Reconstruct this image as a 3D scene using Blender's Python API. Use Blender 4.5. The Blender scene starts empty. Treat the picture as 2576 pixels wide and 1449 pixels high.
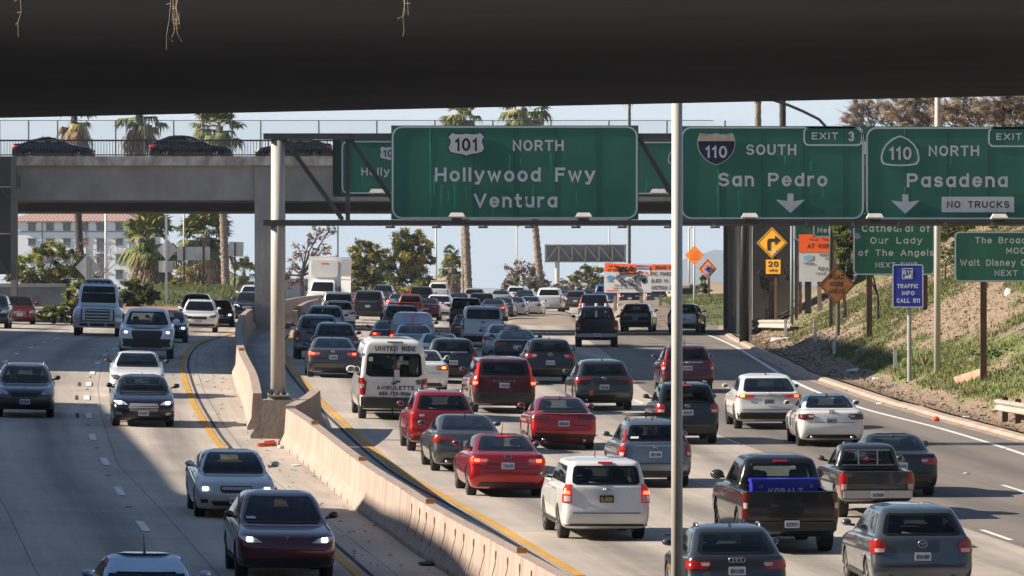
import bpy, bmesh, math, random
import numpy as np
from mathutils import Vector, Matrix, noise
from mathutils.bvhtree import BVHTree

scene = bpy.context.scene
COL = scene.collection
rad = math.radians
random.seed(7)

# ------------------------------------------------------------------ camera
F_PX, CX0, CY0, CAMZ = 16200.0, 1288.0, 724.5, 8.8      # focal length in photo pixels (2576 wide)
cam = bpy.data.cameras.new("camera")
cam.sensor_width = 36.0
cam.lens = 36.0 * F_PX / 2576.0
cam.clip_start, cam.clip_end = 1.0, 40000.0
cam_o = bpy.data.objects.new("camera", cam)
COL.objects.link(cam_o)
cam_o.location = (0, 0, CAMZ)
cam_o.rotation_euler = (rad(90), 0, 0)
scene.camera = cam_o

# ------------------------------------------------------------------ sky, sun, exposure
SUN_EL, SUN_A = 28.0, -1.5          # elevation; degrees the sun stands ahead of due left
world = bpy.data.worlds.new("World")
scene.world = world
world.use_nodes = True
nt = world.node_tree
nt.nodes.clear()
sky = nt.nodes.new("ShaderNodeTexSky")
sky.sky_type = 'NISHITA'
sky.sun_disc = False
sky.sun_elevation = rad(SUN_EL)
sky.sun_rotation = rad(-(90.0 - SUN_A))
sky.altitude = 100.0
sky.air_density = 1.0
sky.dust_density = 0.4
sky.ozone_density = 3.0
bg = nt.nodes.new("ShaderNodeBackground")
bg.inputs["Strength"].default_value = 0.05
wo = nt.nodes.new("ShaderNodeOutputWorld")
# the pale haze of the lower sky
geo = nt.nodes.new("ShaderNodeTexCoord")
sep = nt.nodes.new("ShaderNodeSeparateXYZ")
nt.links.new(geo.outputs["Generated"], sep.inputs[0])
mr = nt.nodes.new("ShaderNodeMapRange")
mr.interpolation_type = 'SMOOTHSTEP'
mr.inputs[1].default_value, mr.inputs[2].default_value = -0.01, 0.16
mr.inputs[3].default_value, mr.inputs[4].default_value = 0.95, 0.0
nt.links.new(sep.outputs[2], mr.inputs[0])
mxs = nt.nodes.new("ShaderNodeMix")
mxs.data_type = 'RGBA'
nt.links.new(mr.outputs[0], mxs.inputs[0])
nt.links.new(sky.outputs[0], mxs.inputs[6])
mxs.inputs[7].default_value = (9.4, 10.1, 10.8, 1)
nt.links.new(mxs.outputs[2], bg.inputs[0])
nt.links.new(bg.outputs[0], wo.inputs[0])

sl = bpy.data.lights.new("sun", 'SUN')
sl.energy = 5.0
sl.angle = rad(0.5)
sl.color = (1.0, 0.87, 0.71)
so = bpy.data.objects.new("sun", sl)
COL.objects.link(so)
to_sun = Vector((-math.cos(rad(SUN_EL)) * math.cos(rad(SUN_A)), math.cos(rad(SUN_EL)) * math.sin(rad(SUN_A)), math.sin(rad(SUN_EL))))
so.rotation_euler = to_sun.to_track_quat('Z', 'Y').to_euler()
so.location = (-60, 100, 60)

scene.view_settings.view_transform = 'Standard'
scene.view_settings.look = 'None'
scene.view_settings.exposure = 1.15
scene.view_settings.gamma = 1.0
scene.cycles.max_bounces = 6
scene.cycles.diffuse_bounces = 3
scene.cycles.glossy_bounces = 3
scene.cycles.transmission_bounces = 4
scene.cycles.volume_bounces = 0
scene.cycles.caustics_reflective = False
scene.cycles.caustics_refractive = False

# ------------------------------------------------------------------ materials
MATS = {}
def mat(name, col, rough=0.6, metal=0.0, coat=0.0, var=0.0, scale=3.0, col2=None, bump=0.0, bscale=20.0, emit=None, estr=0.0, spec=0.5, stretch=None):
    """principled material, its colour varied by object-space noise"""
    if name in MATS:
        return MATS[name]
    m = bpy.data.materials.new(name)
    m.use_nodes = True
    n = m.node_tree
    p = n.nodes["Principled BSDF"]
    p.inputs["Base Color"].default_value = (*col, 1)
    p.inputs["Roughness"].default_value = rough
    p.inputs["Metallic"].default_value = metal
    p.inputs["Coat Weight"].default_value = coat
    p.inputs["Coat Roughness"].default_value = 0.04
    p.inputs["Specular IOR Level"].default_value = spec
    if emit:
        p.inputs["Emission Color"].default_value = (*emit, 1)
        p.inputs["Emission Strength"].default_value = estr
    if var or col2 or bump:
        tc = n.nodes.new("ShaderNodeTexCoord")
        mp = n.nodes.new("ShaderNodeMapping")
        if stretch:
            mp.inputs["Scale"].default_value = stretch
        n.links.new(tc.outputs["Object"], mp.inputs[0])
    if var or col2:
        no = n.nodes.new("ShaderNodeTexNoise")
        no.inputs["Scale"].default_value = scale
        no.inputs["Detail"].default_value = 6
        no.inputs["Roughness"].default_value = 0.62
        n.links.new(mp.outputs[0], no.inputs["Vector"])
        rp = n.nodes.new("ShaderNodeValToRGB")
        rp.color_ramp.elements[0].position = 0.32
        rp.color_ramp.elements[1].position = 0.68
        a = col
        b = col2 if col2 else tuple(min(1, c * (1 + var)) for c in col)
        if not col2:
            a = tuple(c * (1 - var) for c in col)
        rp.color_ramp.elements[0].color = (*a, 1)
        rp.color_ramp.elements[1].color = (*b, 1)
        n.links.new(no.outputs[0], rp.inputs[0])
        n.links.new(rp.outputs[0], p.inputs["Base Color"])
    if bump:
        nb = n.nodes.new("ShaderNodeTexNoise")
        nb.inputs["Scale"].default_value = bscale
        nb.inputs["Detail"].default_value = 5
        n.links.new(mp.outputs[0], nb.inputs["Vector"])
        bp = n.nodes.new("ShaderNodeBump")
        bp.inputs["Strength"].default_value = bump
        bp.inputs["Distance"].default_value = 0.05
        n.links.new(nb.outputs[0], bp.inputs["Height"])
        n.links.new(bp.outputs[0], p.inputs["Normal"])
    MATS[name] = m
    return m

# ------------------------------------------------------------------ building helpers
def tag(o, label=None, cat=None, group=None, kind=None):
    if label: o["label"] = label
    if cat: o["category"] = cat
    if group: o["group"] = group
    if kind: o["kind"] = kind
    return o

def empty(name, loc, label, cat, group=None):
    o = bpy.data.objects.new(name, None)
    COL.objects.link(o)
    o.location = loc
    o.empty_display_size = 0.2
    return tag(o, label, cat, group)

def mesh_obj(name, verts, faces, m, parent=None, smooth=False, uvs=None, base=None):
    """one mesh object; with a parent the world-space verts are taken relative to the thing's base"""
    if base is None and parent is not None:
        b = parent
        while b.parent: b = b.parent
        base = b.location
    if base is not None and (base[0] or base[1] or base[2]):
        bx_, by_, bz_ = base
        verts = [(v[0] - bx_, v[1] - by_, v[2] - bz_) for v in verts]
    me = bpy.data.meshes.new(name)
    me.from_pydata([tuple(v) for v in verts], [], faces)
    if smooth:
        me.polygons.foreach_set("use_smooth", [True] * len(me.polygons))
    if uvs is not None:
        ul = me.uv_layers.new(name="UVMap")
        vi = np.empty(len(me.loops), dtype=np.int32)
        me.loops.foreach_get("vertex_index", vi)
        ul.data.foreach_set("uv", np.asarray(uvs, dtype=np.float32)[vi].ravel())
    me.update()
    if m: me.materials.append(m)
    o = bpy.data.objects.new(name, me)
    COL.objects.link(o)
    if parent is not None: o.parent = parent
    return o

class MB:
    def __init__(s): s.v, s.f = [], []
    def add(s, vs, fs):
        k = len(s.v)
        s.v += [tuple(v) for v in vs]
        s.f += [tuple(i + k for i in f) for f in fs]
        return s
    def box(s, x0, x1, y0, y1, z0, z1):
        return s.add([(x0, y0, z0), (x1, y0, z0), (x1, y1, z0), (x0, y1, z0), (x0, y0, z1), (x1, y0, z1), (x1, y1, z1), (x0, y1, z1)],
                     [(0, 3, 2, 1), (4, 5, 6, 7), (0, 1, 5, 4), (1, 2, 6, 5), (2, 3, 7, 6), (3, 0, 4, 7)])
    def tube(s, pts, rs, n=8, caps=True):
        """tapered tube through the points"""
        pts = [Vector(p) for p in pts]
        if not isinstance(rs, (list, tuple)): rs = [rs] * len(pts)
        vs, fs = [], []
        for i, p in enumerate(pts):
            t = (pts[min(i + 1, len(pts) - 1)] - pts[max(i - 1, 0)])
            t = t.normalized() if t.length > 1e-9 else Vector((0, 0, 1))
            u = t.cross(Vector((0.31, 0.95, 0.02)) if abs(t.y) < 0.9 else Vector((1, 0, 0))).normalized()
            w = t.cross(u)
            for j in range(n):
                a = 2 * math.pi * j / n
                vs.append(p + (u * math.cos(a) + w * math.sin(a)) * rs[i])
        for i in range(len(pts) - 1):
            for j in range(n):
                fs.append((i * n + j, i * n + (j + 1) % n, (i + 1) * n + (j + 1) % n, (i + 1) * n + j))
        if caps:
            fs.append(tuple(range(n - 1, -1, -1)))
            fs.append(tuple((len(pts) - 1) * n + j for j in range(n)))
        return s.add(vs, fs)
    def bar(s, p0, p1, w, h=None):
        """square bar between two points"""
        p0, p1 = Vector(p0), Vector(p1)
        h = h or w
        t = (p1 - p0).normalized()
        u = t.cross(Vector((0, 1, 0)) if abs(t.y) < 0.9 else Vector((1, 0, 0))).normalized()
        q = t.cross(u)
        vs = []
        for p in (p0, p1):
            for a, b in ((-1, -1), (1, -1), (1, 1), (-1, 1)):
                vs.append(p + u * a * w / 2 + q * b * h / 2)
        return s.add(vs, [(0, 1, 2, 3), (7, 6, 5, 4), (0, 4, 5, 1), (1, 5, 6, 2), (2, 6, 7, 3), (3, 7, 4, 0)])
    def prism(s, poly, y0, y1):
        """outline in (x, z) extruded from y0 to y1"""
        n = len(poly)
        return s.add([(x, y0, z) for x, z in poly] + [(x, y1, z) for x, z in poly],
                     [tuple(range(n)), tuple(range(2 * n - 1, n - 1, -1))] + [(i, i + n, (i + 1) % n + n, (i + 1) % n) for i in range(n)])
    def ring(s, outer, inner, y0, y1):
        """frame between two outlines with the same number of points"""
        n = len(outer)
        vs = [(x, y0, z) for x, z in outer] + [(x, y0, z) for x, z in inner] + [(x, y1, z) for x, z in outer] + [(x, y1, z) for x, z in inner]
        fs = []
        for i in range(n):
            j = (i + 1) % n
            fs += [(i, j, n + j, n + i), (2 * n + i, 3 * n + i, 3 * n + j, 2 * n + j), (i, 2 * n + i, 2 * n + j, j), (n + i, n + j, 3 * n + j, 3 * n + i)]
        return s.add(vs, fs)
    def sphere(s, c, rx, ry=None, rz=None, nu=12, nv=8):
        ry = ry or rx; rz = rz or rx
        vs = [(c[0], c[1], c[2] - rz)]
        for i in range(1, nv):
            t = math.pi * i / nv
            for j in range(nu):
                a = 2 * math.pi * j / nu
                vs.append((c[0] + rx * math.sin(t) * math.cos(a), c[1] + ry * math.sin(t) * math.sin(a), c[2] - rz * math.cos(t)))
        vs.append((c[0], c[1], c[2] + rz))
        fs = [(0, 1 + (j + 1) % nu, 1 + j) for j in range(nu)]
        for i in range(nv - 2):
            for j in range(nu):
                a = 1 + i * nu + j; b = 1 + i * nu + (j + 1) % nu
                fs.append((a, b, b + nu, a + nu))
        k = 1 + (nv - 2) * nu
        fs += [(k + j, k + (j + 1) % nu, len(vs) - 1) for j in range(nu)]
        return s.add(vs, fs)
    def build(s, name, m, parent=None, smooth=False, base=None):
        return mesh_obj(name, s.v, s.f, m, parent, smooth, None, base)

def rrect(x0, x1, z0, z1, r, n=5):
    pts = []
    for cx, cz, a0 in ((x1 - r, z0 + r, -90), (x1 - r, z1 - r, 0), (x0 + r, z1 - r, 90), (x0 + r, z0 + r, 180)):
        for i in range(n + 1):
            a = rad(a0 + 90 * i / n)
            pts.append((cx + r * math.cos(a), cz + r * math.sin(a)))
    return pts

# lettering: even-stroke road sign capitals and lower case, drawn as ribbons
def _arc(cx, cy, rx, ry, a0, a1, n=10):
    return [(cx + rx * math.cos(rad(a0 + (a1 - a0) * i / n)), cy + ry * math.sin(rad(a0 + (a1 - a0) * i / n))) for i in range(n + 1)]
def _o(w, h, y=0): return [_arc(w / 2, y + h / 2, w / 2, h / 2, 90, 450, 22)]
_XH = .74
def _glyph_table():
    g = {}
    A = _arc
    g['A'] = (.76, [[(0, 0), (.38, 1), (.76, 0)], [(.14, .30), (.62, .30)]])
    g['B'] = (.62, [[(0, 0), (0, 1), (.34, 1)] + A(.34, .765, .24, .235, 90, -90) + [(0, .53)], [(0, .53), (.36, .53)] + A(.36, .265, .26, .265, 90, -90) + [(0, 0)]])
    g['C'] = (.66, [A(.36, .5, .36, .5, 45, 315, 18)])
    g['D'] = (.66, [[(0, 0), (0, 1), (.28, 1)] + A(.28, .5, .38, .5, 90, -90, 14) + [(0, 0)]])
    g['E'] = (.56, [[(.56, 1), (0, 1), (0, 0), (.56, 0)], [(0, .52), (.46, .52)]])
    g['F'] = (.54, [[(.54, 1), (0, 1), (0, 0)], [(0, .52), (.45, .52)]])
    g['G'] = (.70, [A(.36, .5, .36, .5, 45, 330, 18) + [(.70, .46), (.42, .46)]])
    g['H'] = (.66, [[(0, 0), (0, 1)], [(.66, 0), (.66, 1)], [(0, .51), (.66, .51)]])
    g['I'] = (.0, [[(0, 0), (0, 1)]])
    g['J'] = (.5, [[(.5, 1), (.5, .25)] + A(.25, .25, .25, .25, 0, -180)])
    g['K'] = (.66, [[(0, 0), (0, 1)], [(.62, 1), (0, .36)], [(.24, .60), (.66, 0)]])
    g['L'] = (.54, [[(0, 1), (0, 0), (.54, 0)]])
    g['M'] = (.80, [[(0, 0), (0, 1), (.40, .28), (.80, 1), (.80, 0)]])
    g['N'] = (.66, [[(0, 0), (0, 1), (.66, 0), (.66, 1)]])
    g['O'] = (.74, _o(.74, 1))
    g['P'] = (.62, [[(0, 0), (0, 1), (.36, 1)] + A(.36, .73, .26, .27, 90, -90) + [(0, .46)]])
    g['Q'] = (.74, _o(.74, 1) + [[(.46, .28), (.76, -.06)]])
    g['R'] = (.64, [[(0, 0), (0, 1), (.36, 1)] + A(.36, .73, .26, .27, 90, -90) + [(0, .46)], [(.36, .46), (.64, 0)]])
    g['S'] = (.62, [A(.31, .745, .29, .255, 30, 250, 12) + A(.31, .265, .31, .265, 75, -150, 14)])
    g['T'] = (.64, [[(0, 1), (.64, 1)], [(.32, 1), (.32, 0)]])
    g['U'] = (.66, [[(0, 1), (0, .33)] + A(.33, .33, .33, .33, 180, 360, 12) + [(.66, 1)]])
    g['V'] = (.74, [[(0, 1), (.37, 0), (.74, 1)]])
    g['W'] = (1.0, [[(0, 1), (.25, 0), (.5, .9), (.75, 0), (1.0, 1)]])
    g['X'] = (.70, [[(0, 0), (.70, 1)], [(0, 1), (.70, 0)]])
    g['Y'] = (.72, [[(0, 1), (.36, .45), (.72, 1)], [(.36, .45), (.36, 0)]])
    g['Z'] = (.62, [[(0, 1), (.62, 1), (0, 0), (.62, 0)]])
    g['0'] = (.56, _o(.56, 1))
    g['1'] = (.20, [[(0, .80), (.20, 1), (.20, 0)]])
    g['2'] = (.56, [A(.28, .70, .28, .30, 165, -35, 12) + [(0, 0), (.58, 0)]])
    g['3'] = (.56, [A(.27, .74, .26, .26, 150, -70, 12), A(.27, .27, .29, .27, 80, -150, 12)])
    g['4'] = (.62, [[(.46, 0), (.46, 1), (0, .28), (.62, .28)]])
    g['5'] = (.56, [[(.52, 1), (.06, 1), (.02, .52)] + A(.27, .32, .29, .32, 125, -150, 14)])
    g['6'] = (.58, [_o(.58, .60)[0], A(.58, .30, .57, .70, 180, 108, 8)])
    g['7'] = (.56, [[(0, 1), (.56, 1), (.18, 0)]])
    g['8'] = (.58, [_o(.58, .54)[0], [(x + .04, y + .53) for x, y in _o(.50, .47)[0]]])
    g['9'] = (.58, [[(x, y + .40) for x, y in _o(.58, .60)[0]], A(0, .70, .57, .70, 0, -72, 8)])
    g['-'] = (.34, [[(0, .45), (.34, .45)]])
    g['#'] = (.6, [[(.1, .1), (.5, .9)], [(.1, .9), (.5, .1)], [(.05, .5), (.6, .5)]])
    X = _XH; r = X / 2
    bowl = lambda: _arc(.27, r, .27, r, 90, 450, 18)
    g['a'] = (.54, [bowl(), [(.54, X), (.54, 0)]])
    g['b'] = (.54, [bowl(), [(0, 1), (0, 0)]])
    g['c'] = (.50, [A(.27, r, .27, r, 48, 312, 14)])
    g['d'] = (.54, [bowl(), [(.54, 1), (.54, 0)]])
    g['e'] = (.55, [[(.02, r), (.55, r)] + A(.275, r, .275, r, 0, 315, 16)])
    g['f'] = (.36, [[(.12, 0), (.12, .78)] + A(.32, .78, .20, .20, 180, 80, 6), [(0, .66), (.34, .66)]])
    g['g'] = (.54, [bowl(), [(.54, X), (.54, 0)] + A(.27, 0, .27, .26, 0, -140, 8)])
    g['h'] = (.50, [[(0, 1), (0, 0)], [(0, .40)] + A(.25, .47, .25, .27, 180, 0, 10) + [(.50, 0)]])
    g['i'] = (.0, [[(0, 0), (0, .70)], [(0, .86), (0, 1.0)]])
    g['l'] = (.0, [[(0, 0), (0, 1)]])
    g['m'] = (.84, [[(0, X), (0, 0)], [(0, .40)] + A(.21, .50, .21, .24, 180, 0, 8) + [(.42, 0)], [(.42, .44)] + A(.63, .50, .21, .24, 180, 0, 8) + [(.84, 0)]])
    g['n'] = (.50, [[(0, X), (0, 0)], [(0, .40)] + A(.25, .47, .25, .27, 180, 0, 10) + [(.50, 0)]])
    g['o'] = (.56, _o(.56, X))
    g['p'] = (.54, [bowl(), [(0, X), (0, -.26)]])
    g['r'] = (.34, [[(0, X), (0, 0)], [(0, .36)] + A(.30, .40, .30, .34, 180, 85, 8)])
    g['s'] = (.46, [A(.23, .55, .21, .19, 25, 250, 10) + A(.23, .19, .23, .19, 75, -150, 10)])
    g['t'] = (.36, [[(.13, .98), (.13, .18)] + A(.31, .18, .18, .18, 180, 280, 6), [(0, .70), (.34, .70)]])
    g['u'] = (.50, [[(0, X), (0, .26)] + A(.25, .27, .25, .27, 180, 360, 10), [(.50, X), (.50, 0)]])
    g['v'] = (.54, [[(0, X), (.27, 0), (.54, X)]])
    g['w'] = (.80, [[(0, X), (.20, 0), (.40, .66), (.60, 0), (.80, X)]])
    g['x'] = (.54, [[(0, 0), (.54, X)], [(0, X), (.54, 0)]])
    g['y'] = (.56, [[(0, X), (.28, .03)], [(.56, X), (.20, -.24), (.04, -.24)]])
    return g
_G = _glyph_table()
def text(mb, s, x0, x1, zb, cap, y, bold=0.012, to3=None):
    """lettering from x0 to x1 on the line zb; bold is added to the stroke, as a share of the capital height"""
    sw = .155 + bold * 1.4
    adv = [(.42 if c == ' ' else _G[c][0]) for c in s]
    ink = sum(adv)
    gaps = max(1, len(s) - 1)
    sx = min(1.25, max(.62, (x1 - x0) / cap / (ink + gaps * .42 + sw)))          # letters squeezed or spread first, then the gaps
    gap = ((x1 - x0) / cap - sw - ink * sx) / gaps if len(s) > 1 else 0
    x = x0 + sw * cap / 2 + (0 if len(s) > 1 else max(0, (x1 - x0 - (ink * sx + sw) * cap) / 2))
    hw = sw * cap / 2; kk = 0
    for c, a in zip(s, adv):
        if c != ' ':
            for st in _G[c][1]:
                P_ = []
                for gx, gy in st:
                    q = (x + gx * sx * cap, zb + hw + gy * (cap - 2 * hw))
                    if not P_ or math.hypot(q[0] - P_[-1][0], q[1] - P_[-1][1]) > cap * .004: P_.append(q)
                n = len(P_); closed = n > 3 and math.hypot(P_[0][0] - P_[-1][0], P_[0][1] - P_[-1][1]) < cap * .01
                vs = []
                for i in range(n):
                    pa = P_[i - 1] if i else (P_[n - 2] if closed else None); pb = P_[i + 1] if i < n - 1 else (P_[1] if closed else None)
                    d1 = None if pa is None else (P_[i][0] - pa[0], P_[i][1] - pa[1]); d2 = None if pb is None else (pb[0] - P_[i][0], pb[1] - P_[i][1])
                    def un(d):
                        l = math.hypot(*d) or 1; return d[0] / l, d[1] / l
                    u1 = un(d1) if d1 else un(d2); u2 = un(d2) if d2 else u1
                    nx, ny = -(u1[1] + u2[1]), u1[0] + u2[0]; l = math.hypot(nx, ny) or 1; nx, ny = nx / l, ny / l
                    m_ = min(2.0, 1 / max(.35, nx * -u1[1] + ny * u1[0]))
                    ex = (0, 0)
                    if not closed and i == 0: ex = (-u1[0] * hw, -u1[1] * hw)
                    if not closed and i == n - 1: ex = (u2[0] * hw, u2[1] * hw)
                    yy = y - .0014 * (kk % 3) - .0007 * i * cap
                    vs += [(P_[i][0] + ex[0] + nx * hw * m_, yy, P_[i][1] + ex[1] + ny * hw * m_), (P_[i][0] + ex[0] - nx * hw * m_, yy, P_[i][1] + ex[1] - ny * hw * m_)]
                mb.add(vs, [(2 * i, 2 * i + 1, 2 * i + 3, 2 * i + 2) for i in range(n - 1)])
                kk += 1
        x += (a * sx + gap) * cap

# ------------------------------------------------------------------ the lie of the land
# road height below the lens against distance, read from how wide cars look and where their tyres stand
_S = np.array([140, 128, 116, 103, 87, 78, 70, 62, 54, 50, 45, 37, 33, 25, 20], float)
_Y = np.array([1573, 1467, 1362, 1248, 1108, 1032, 968, 915, 880, 864, 842, 806, 786, 758, 745], float)
_D = np.concatenate(([-200, 0, 60], F_PX / _S, [1100, 1600, 8000]))
_H = np.concatenate(([13.5, 8.79, 7.37], (_Y - CY0) / _S, [0.55, 0.6, 4.0]))
_dd = np.arange(-300, 9000, 4.0)
_hh = np.interp(_dd, _D, _H)
_k = np.ones(9) / 9
_hh = np.convolve(np.pad(_hh, 4, mode='edge'), _k, mode='valid')
def road_z(d): return CAMZ - np.interp(d, _dd, _hh)
def sup(d): return np.interp(d, [120, 160, 260, 330, 480, 560, 700], [0.018, 0.017, 0.020, 0.026, 0.026, 0.02, 0.0])
def land(x, d): return road_z(d) + sup(d) * np.clip(2.0 - np.asarray(x, float), 0, 30)
def smooth01(t):
    t = np.clip(t, 0, 1)
    return t * t * (3 - 2 * t)
KD = np.array([60, 128, 160, 186, 200, 217, 244, 293, 342, 364, 420, 480, 550, 700, 1000], float)
KX = np.array([27, 20.3, 17.0, 14.8, 13.5, 12.2, 11.0, 11.1, 11.6, 11.9, 14.0, 20.0, 30.0, 60, 130], float)
def kerb_x(d): return np.interp(d, KD, KX)
def slope_h(x, d):
    t = np.maximum(0, np.asarray(x, float) - kerb_x(d) - 1.6)
    return (np.minimum(t, 32) * 0.5 + np.maximum(t - 32, 0) * 0.12) * smooth01((440 - np.asarray(d, float)) / 30)
def bank(x, d): return land(x, d) + slope_h(x, d)

def P(px, py, d):
    """world point at distance d behind a photo pixel (2576 x 1449)"""
    return Vector(((px - CX0) / F_PX * d, d, CAMZ - (py - CY0) / F_PX * d))
def G(px, py, fn=land, d0=60.0, d1=1500.0):
    """where the sight line of a photo pixel meets the ground"""
    ds = np.linspace(d0, d1, 3000)
    xs = (px - CX0) / F_PX * ds
    g = CAMZ - (py - CY0) / F_PX * ds - fn(xs, ds)
    i = np.argmax(g <= 0)
    if g[i] > 0: i = len(ds) - 1
    if i == 0: return P(px, py, d0)
    a, b = ds[i - 1], ds[i]
    t = g[i - 1] / (g[i - 1] - g[i])
    d = a + (b - a) * t
    return Vector(((px - CX0) / F_PX * d, d, float(fn(np.array([(px - CX0) / F_PX * d]), np.array([d]))[0])))
def W(px, d): return (px - CX0) / F_PX * d
def Z(py, d): return CAMZ - (py - CY0) / F_PX * d
def dense(pts, step):
    """resample a polyline of (x, d) smoothly"""
    pts = [Vector((p[0], p[1], 0)) for p in pts]
    out = []
    for i in range(len(pts) - 1):
        p0, p1, p2, p3 = pts[max(i - 1, 0)], pts[i], pts[i + 1], pts[min(i + 2, len(pts) - 1)]
        n = max(1, int((p2 - p1).length / step))
        for k in range(n):
            t = k / n
            out.append(0.5 * ((2 * p1) + (p2 - p0) * t + (2 * p0 - 5 * p1 + 4 * p2 - p3) * t * t + (3 * p1 - p0 - 3 * p2 + p3) * t ** 3))
    out.append(pts[-1])
    return out

# ================================================================== SETTING: ground, road, markings
HD_D = np.array([60, 128, 170, 200, 250, 300, 360, 430, 520, 800], float)
HD_V = np.array([-0.12, -0.11, -0.092, -0.072, -0.055, -0.035, -0.02, 0.0, 0.02, 0.06], float)
def heading(d): return float(np.interp(d, HD_D, HD_V))

YR = [(1460, 1449), (1228, 1310), (1000, 1180), (860, 1060), (785, 985), (740, 930), (721, 895), (720, 872), (740, 842)]
_yr = [G(*p) for p in YR]
YX_D = np.array([40] + [p.y for p in _yr] + [480, 600, 900]); YX_X = np.array([11.5] + [p.x for p in _yr] + [-14.5, -13.0, 0.0])
def yellow_x(d): return np.interp(d, YX_D, YX_X)

def road_material(name, base, dark, joint, patch=0.5):
    m = bpy.data.materials.new(name); m.use_nodes = True
    n = m.node_tree; L = n.links.new
    p = n.nodes["Principled BSDF"]; p.inputs["Roughness"].default_value = 0.82; p.inputs["Specular IOR Level"].default_value = 0.35
    uv = n.nodes.new("ShaderNodeUVMap"); uv.uv_map = "UVMap"
    sp = n.nodes.new("ShaderNodeSeparateXYZ"); L(uv.outputs[0], sp.inputs[0])
    def math_(op, a, b=None, c=None):
        q = n.nodes.new("ShaderNodeMath"); q.operation = op
        for i, v in enumerate((a, b, c)):
            if v is None: continue
            if isinstance(v, (int, float)): q.inputs[i].default_value = v
            else: L(v, q.inputs[i])
        return q.outputs[0]
    def noise_(scale, detail, sx=1, sy=1):
        mp = n.nodes.new("ShaderNodeMapping"); mp.inputs["Scale"].default_value = (sx, sy, 1); L(uv.outputs[0], mp.inputs[0])
        q = n.nodes.new("ShaderNodeTexNoise"); q.inputs["Scale"].default_value = scale; q.inputs["Detail"].default_value = detail; q.inputs["Roughness"].default_value = 0.65
        L(mp.outputs[0], q.inputs["Vector"]); return q.outputs[0]
    # slab joints across and along
    jv = math_('LESS_THAN', math_('PINGPONG', sp.outputs[1], 2.3), 0.022)
    ju = math_('LESS_THAN', math_('PINGPONG', math_('ADD', sp.outputs[0], 0.12), 1.8), 0.018)
    jt = math_('MAXIMUM', jv, ju)
    # oil strip and tyre polish down the middle of each lane
    ln = math_('PINGPONG', sp.outputs[0], 1.8)
    oil = math_('SMOOTH_MIN', math_('MULTIPLY', math_('SUBTRACT', ln, 0.9), 1.1), 1.0, 0.3)
    streak = noise_(0.9, 5, 1.6, 0.035)
    blot = noise_(0.35, 6, 1, 0.5)
    fine = noise_(9.0, 4)
    # slabs of slightly different age
    sl_ = n.nodes.new("ShaderNodeTexWhiteNoise"); sl_.noise_dimensions = '2D'
    cb = n.nodes.new("ShaderNodeCombineXYZ")
    L(math_('FLOOR', math_('DIVIDE', math_('ADD', sp.outputs[0], 0.12), 3.6)), cb.inputs[0]); L(math_('FLOOR', math_('DIVIDE', sp.outputs[1], 4.6)), cb.inputs[1])
    L(cb.outputs[0], sl_.inputs["Vector"])
    f = math_('ADD', math_('MULTIPLY', streak, 0.55), math_('MULTIPLY', blot, 0.35))
    f = math_('ADD', f, math_('MULTIPLY', fine, 0.14))
    f = math_('ADD', f, math_('MULTIPLY', math_('SUBTRACT', sl_.outputs[0], 0.5), 0.13 * patch))
    f = math_('ADD', f, math_('MULTIPLY', math_('MAXIMUM', oil, 0.0), 0.26))
    rp = n.nodes.new("ShaderNodeValToRGB")
    rp.color_ramp.elements[0].position = 0.36; rp.color_ramp.elements[0].color = (*base, 1)
    rp.color_ramp.elements[1].position = 0.78; rp.color_ramp.elements[1].color = (*dark, 1)
    L(f, rp.inputs[0])
    mx = n.nodes.new("ShaderNodeMix"); mx.data_type = 'RGBA'
    L(math_('MULTIPLY', jt, 0.55), mx.inputs[0]); L(rp.outputs[0], mx.inputs[6]); mx.inputs[7].default_value = (*joint, 1)
    L(mx.outputs[2], p.inputs["Base Color"])
    bp = n.nodes.new("ShaderNodeBump"); bp.inputs["Strength"].default_value = 0.25; bp.inputs["Distance"].default_value = 0.02
    L(fine, bp.inputs["Height"]); L(bp.outputs[0], p.inputs["Normal"])
    return m
M_ROAD = road_material("concrete_road", (0.52, 0.46, 0.40), (0.22, 0.198, 0.178), (0.07, 0.065, 0.06))
M_ASPH = road_material("asphalt_lane", (0.23, 0.20, 0.178), (0.13, 0.117, 0.108), (0.05, 0.05, 0.05), 0.3)
M_DIRT = mat("bare_dirt", (0.20, 0.15, 0.11), 0.95, col2=(0.34, 0.27, 0.21), scale=0.6, bump=0.4, bscale=6)

rows = np.concatenate((np.arange(-40, 620, 4.0), np.arange(620, 1500, 20.0), np.array([1700, 2200, 3000, 4500, 7000, 12000, 30000.0])))
def sheet(name, rows, xs_of, zoff, m, kind="structure", fn=land, uvfn=None):
    vs, uv, fs = [], [], []
    nc = len(xs_of(rows[0]))
    for d in rows:
        xs = np.asarray(xs_of(d), float)
        zs = fn(xs, np.full(nc, d))
        y0 = float(yellow_x(d))
        for x, z in zip(xs, zs):
            vs.append((x, d, float(z) + zoff)); uv.append((x - y0, d))
    for i in range(len(rows) - 1):
        for j in range(nc - 1):
            a = i * nc + j
            fs.append((a, a + 1, a + nc + 1, a + nc))
    o = mesh_obj(name, vs, fs, m, None, True, uv)
    tag(o, kind=kind)
    return o
sheet("ground", rows, lambda d: [-16000, -2000, -400, -120, -60, -28, -14, 2, max(2.1, float(kerb_x(d))), float(kerb_x(d)) + 3, float(kerb_x(d)) + 60, 500, 2500, 16000], -0.10, M_DIRT)
rr = rows[(rows >= 40) & (rows < 1500)]
sheet("road", rr, lambda d: list(np.linspace(-50, -28, 4)) + list(np.linspace(-24, 2, 14)) + list(np.linspace(2, max(3, float(kerb_x(d)) + 0.1), 6))[1:], 0.0, M_ROAD)
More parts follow.
